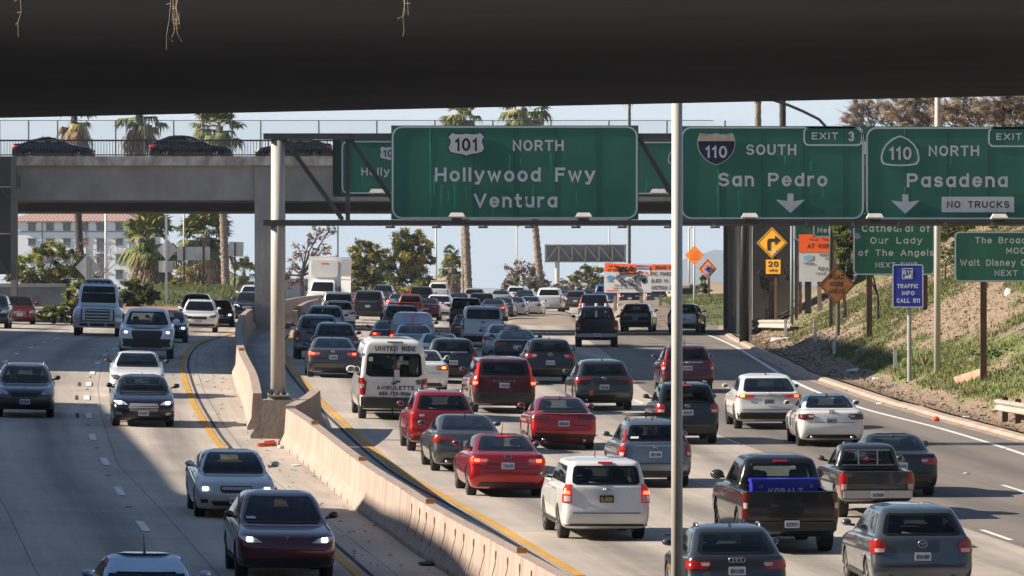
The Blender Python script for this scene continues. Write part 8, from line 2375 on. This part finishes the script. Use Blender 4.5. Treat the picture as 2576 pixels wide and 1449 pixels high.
tree("bush", "dark round bush on the grass mound right of the tow truck", "bush", 345, 775, 453, [(318, 722, 20), (340, 720, 20), (368, 732, 20), (330, 745, 24), (358, 748, 22), (388, 742, 14), (322, 762, 16), (350, 762, 16), (380, 758, 12)], 300, (M_L3, M_L3, M_L1), 45, 6, .10, base=lz(345, 453), limb=False)
tree("bush", "bright green bushes at the crest of the grass mound", "bush", 430, 735, 520, [(405, 722, 14), (430, 718, 14), (460, 722, 13), (485, 724, 12)], 170, (M_L1, M_L2), 46, 5, .13, base=lz(430, 520), limb=False)
tree("bush", "dry olive shrub behind the wide sign back", "bush", 455, 715, 620, [(440, 690, 26), (470, 682, 26), (460, 710, 24), (430, 705, 18)], 120, (M_L4, M_L6, M_L2), 47, 6, .16, base=lz(455, 620))
# the right-hand slope
tree("ivy_tree", "ivy-wrapped trunk draping leaves over the ROAD WORK AHEAD diamond", "tree", 2122, 810, 300, [(2122, 575, 22), (2118, 600, 22), (2128, 622, 22), (2122, 645, 21), (2128, 668, 20), (2140, 688, 13), (2120, 540, 22), (2125, 505, 22), (2135, 698, 9), (2118, 690, 9), (2110, 570, 14), (2136, 600, 14)], 380, (M_L3, M_L1, M_L3), 51, 9, .075, base=float(bank(W(2122, 300), 300)))
b0 = G(2208, 806, bank)
bare("bare_tree", "cluster of thin dark stems between the two brown sign posts", 2208, 806, b0.y, [(2196, 640, 14), (2225, 620, 16), (2210, 600, 16)], 52, (mat("dark_stem", (.05, .04, .035), .9), M_L3), 20, .07, 9, 6, base=b0.z)
bare("bare_tree", "dark leaning stems behind the pale slope pole", 2375, 830, 285, [(2390, 640, 30), (2420, 600, 30), (2370, 590, 22)], 53, (mat("dark_stem", (.05, .04, .035), .9), M_L3), 25, .08, 12, 8, base=float(bank(W(2375, 285), 285)))
M_BR1 = leaf_mat("brush_brown", (0.33, 0.245, 0.21), .25); M_BR2 = leaf_mat("brush_pink", (0.50, 0.40, 0.36), .25); M_BR3 = leaf_mat("brush_dark", (0.20, 0.15, 0.125), .2)
for i, (px, d, bl) in enumerate(((2160, 372, [(2130, 300, 26), (2150, 280, 24), (2165, 262, 22), (2195, 255, 30), (2215, 285, 36), (2180, 305, 32), (2235, 310, 30), (2150, 315, 26)]), (2290, 350, [(2245, 262, 36), (2285, 250, 38), (2325, 265, 36), (2265, 290, 38), (2310, 300, 38), (2350, 290, 34), (2345, 255, 32)]), (2420, 340, [(2375, 262, 36), (2415, 250, 38), (2455, 265, 38), (2395, 292, 38), (2440, 298, 38), (2480, 285, 34)]), (2560, 330, [(2500, 262, 36), (2540, 252, 38), (2580, 262, 38), (2520, 292, 38), (2565, 298, 38), (2610, 290, 38), (2610, 255, 32)]))):
    lab = ("leafless brown thicket fading into the sky left of the pale pole", "brown thicket right around the top of the pale slope pole", "brown thicket between the pale pole and the dark palm trunk", "brown thicket around the dark peeling palm trunk")[i]
    t_ = tree("thicket", lab, "thicket", px, 400, d, bl, 230 if i else 100, (M_BR1, M_BR2, M_BR3, M_BR1), 60 + i, 7, .19, thin=.075, group="leafless thickets on top of the slope", base=float(bank(W(px, d), d)))
    r = random.Random(90 + i); b = MB()
    for k in range(150):
        bx_, by_, br_ = r.choice(bl); e = P(bx_ + r.uniform(-1.3, 1.1) * br_, by_ + r.uniform(-1.2, .6) * br_, d - r.uniform(0, 1) * br_ * d / F_PX)
        s_ = P(bx_ + r.uniform(.2, .9) * br_, by_ + br_ * r.uniform(.3, 1.2), d)
        b.tube([s_, s_.lerp(e, .5) + Vector((r.uniform(-.2, .2), 0, r.uniform(0, .25))), e], [.028, .02, .008], 4, False)
    b.build("branches", M_L7, t_)
tree("shrub", "ivy and dark shrubs behind the two guide signs", "shrub", 2420, 600, 310, [(2380, 575, 22), (2410, 560, 22), (2440, 570, 22), (2250, 560, 20)], 120, (M_L3, M_L2), 71, 6, .09, base=float(bank(W(2420, 310), 310)), limb=False)
gp = G(2326, 925, bank)
def agave():
    root = empty("dry_plant", gp, "dried orange-brown leafy plant stump beside the pale slope pole", "plant")
    v, f = [], []; r = random.Random(4)
    for i in range(26):
        a = r.uniform(0, 6.28); l = r.uniform(.25, .65); t = gp + Vector((math.cos(a) * l * .5, math.sin(a) * l * .5, l)); s = Vector((-math.sin(a), math.cos(a), 0)) * .04
        k = len(v); v += [gp - s, gp + s, t]; f.append((k, k + 1, k + 2))
    mesh_obj("leaves", v, f, M_FRD, root)
agave()
gq = G(2505, 905, bank)
def weeds():
    root = empty("weed_clump", gq, "clump of bright green broad-leaved weeds beside the brown guide sign post", "plant")
    sp_ = [(gq + Vector((x, y, .2)), .45, 70) for x, y in ((0, 0), (.6, .3), (-.4, .5), (1.0, -.2))]
    v, f = leafmesh(sp_, random.Random(6), .11, .6); mesh_obj("leaves", v, f, M_G1, root)
weeds()

# ------------------------------------------------------------------ rubbish on the verge
def lump(name, label, cat, px, py, w, h, m, seed, fn=bank, flat=1.0, dep=1.0):
    g = G(px, py, fn); k = g.y / F_PX; r = random.Random(seed)
    root_v = MB(); root_v.sphere((0, 0, 0), w / 2 * k, w / 2 * k * dep, h / 2 * k, 12, 8)
    v = []
    for p in root_v.v:
        q = Vector(p); n_ = noise.noise(q * 6 + Vector((seed, 0, 0))); v.append(q * (1 + .55 * n_) + Vector((0, 0, h / 2 * k * .7)))
    o = mesh_obj(name, v, root_v.f, m); o.location = g
    return tag(o, label, cat)
M_RUB = mat("white_rubbish", (.66, .65, .62), .8, var=.2, scale=8)
M_RUBB = mat("broken_concrete", (.36, .27, .21), .9, var=.25, scale=4)
lump("trash_heap", "heap of white rubbish at the foot of a white marker post", "rubbish", 1967, 859, 60, 12, M_RUB, 1, dep=.5)
lump("ball", "small yellow ball lying on the dirt verge", "ball", 1921, 868, 10, 9, mat("yellow_plastic", (.7, .5, .08), .5), 2).scale = (1, 1, 1)
lump("ball", "orange ball in the gutter of the exit lane", "ball", 2354, 1060, 16, 15, mat("orange_plastic", (.75, .09, .02), .4), 3)
lump("concrete_chunk", "broken concrete block beside the kerb", "rubble", 2321, 1031, 24, 14, M_RUBB, 4)
lump("rubbish_bag", "crumpled white rag on the slope left of the light pole", "rubbish", 2150, 936, 34, 10, M_RUB, 5)
lump("paper_scrap", "pale torn card below the white marker post", "rubbish", 2208, 955, 28, 6, M_RUB, 6)
lump("paper_scrap", "flat white paper on the kerb by the white sedan", "rubbish", 2215, 1017, 20, 5, M_RUB, 7)
lump("plastic_bag", "white plastic bag high on the slope under the guide sign", "rubbish", 2536, 745, 18, 24, M_RUB, 8)
lump("paper_scrap", "white litter near the guardrail end", "rubbish", 2430, 1052, 26, 6, M_RUB, 9)
lump("rock", "grey flat stone near the 511 sign post", "rubble", 2245, 975, 32, 10, mat("grey_stone", (.26, .23, .2), .9, var=.2, scale=4), 10)
a_, c_ = G(2404, 968, bank), G(2470, 948, bank)
b = MB(); b.bar(a_ + Vector((0, 0, .12)), c_ + Vector((0, 0, .14)), .30, .05); tag(b.build("plank", mat("raw_timber", (.48, .33, .24), .8, var=.2, scale=3)), "broken pale plank on the slope below the guide sign", "plank")
a_, c_ = G(648, 1124), G(702, 1121)
b = MB(); b.bar(a_ + Vector((0, 0, .04)), c_ + Vector((-.1, .25, .05)), .12, .05); b.bar(a_.lerp(c_, .3) + Vector((0, .1, .10)), a_.lerp(c_, .8) + Vector((0, -.1, .12)), .10, .03); tag(b.build("broken_cone", mat("cone_orange", (.72, .12, .05), .6, var=.3, scale=9)), "crushed orange traffic cone lying by the barrier end", "traffic cone")
lump("rag", "grey rag beside the crushed orange cone", "rubbish", 706, 1128, 14, 9, M_RUB, 12, land)
lump("paper_scrap", "white strip of litter on the left shoulder", "rubbish", 745, 1172, 26, 5, M_RUB, 13, land)
lump("tyre_scrap", "dark debris heap at the foot of the near barrier", "rubbish", 1075, 1422, 46, 12, M_SEAL, 14, land, dep=1.5)

# ------------------------------------------------------------------ the air
def haze():
    b = MB(); b.box(-9000, 9000, -400, 24000, -90, 420)
    m = bpy.data.materials.new("haze_air"); m.use_nodes = True
    n = m.node_tree; n.nodes.clear()
    o = n.nodes.new("ShaderNodeOutputMaterial"); v = n.nodes.new("ShaderNodeVolumePrincipled")
    v.inputs["Color"].default_value = (0.66, 0.82, 1.0, 1); v.inputs["Density"].default_value = 0.00007; v.inputs["Anisotropy"].default_value = 0.2
    n.links.new(v.outputs[0], o.inputs["Volume"])
    tag(b.build("haze", m), kind="stuff")
haze()
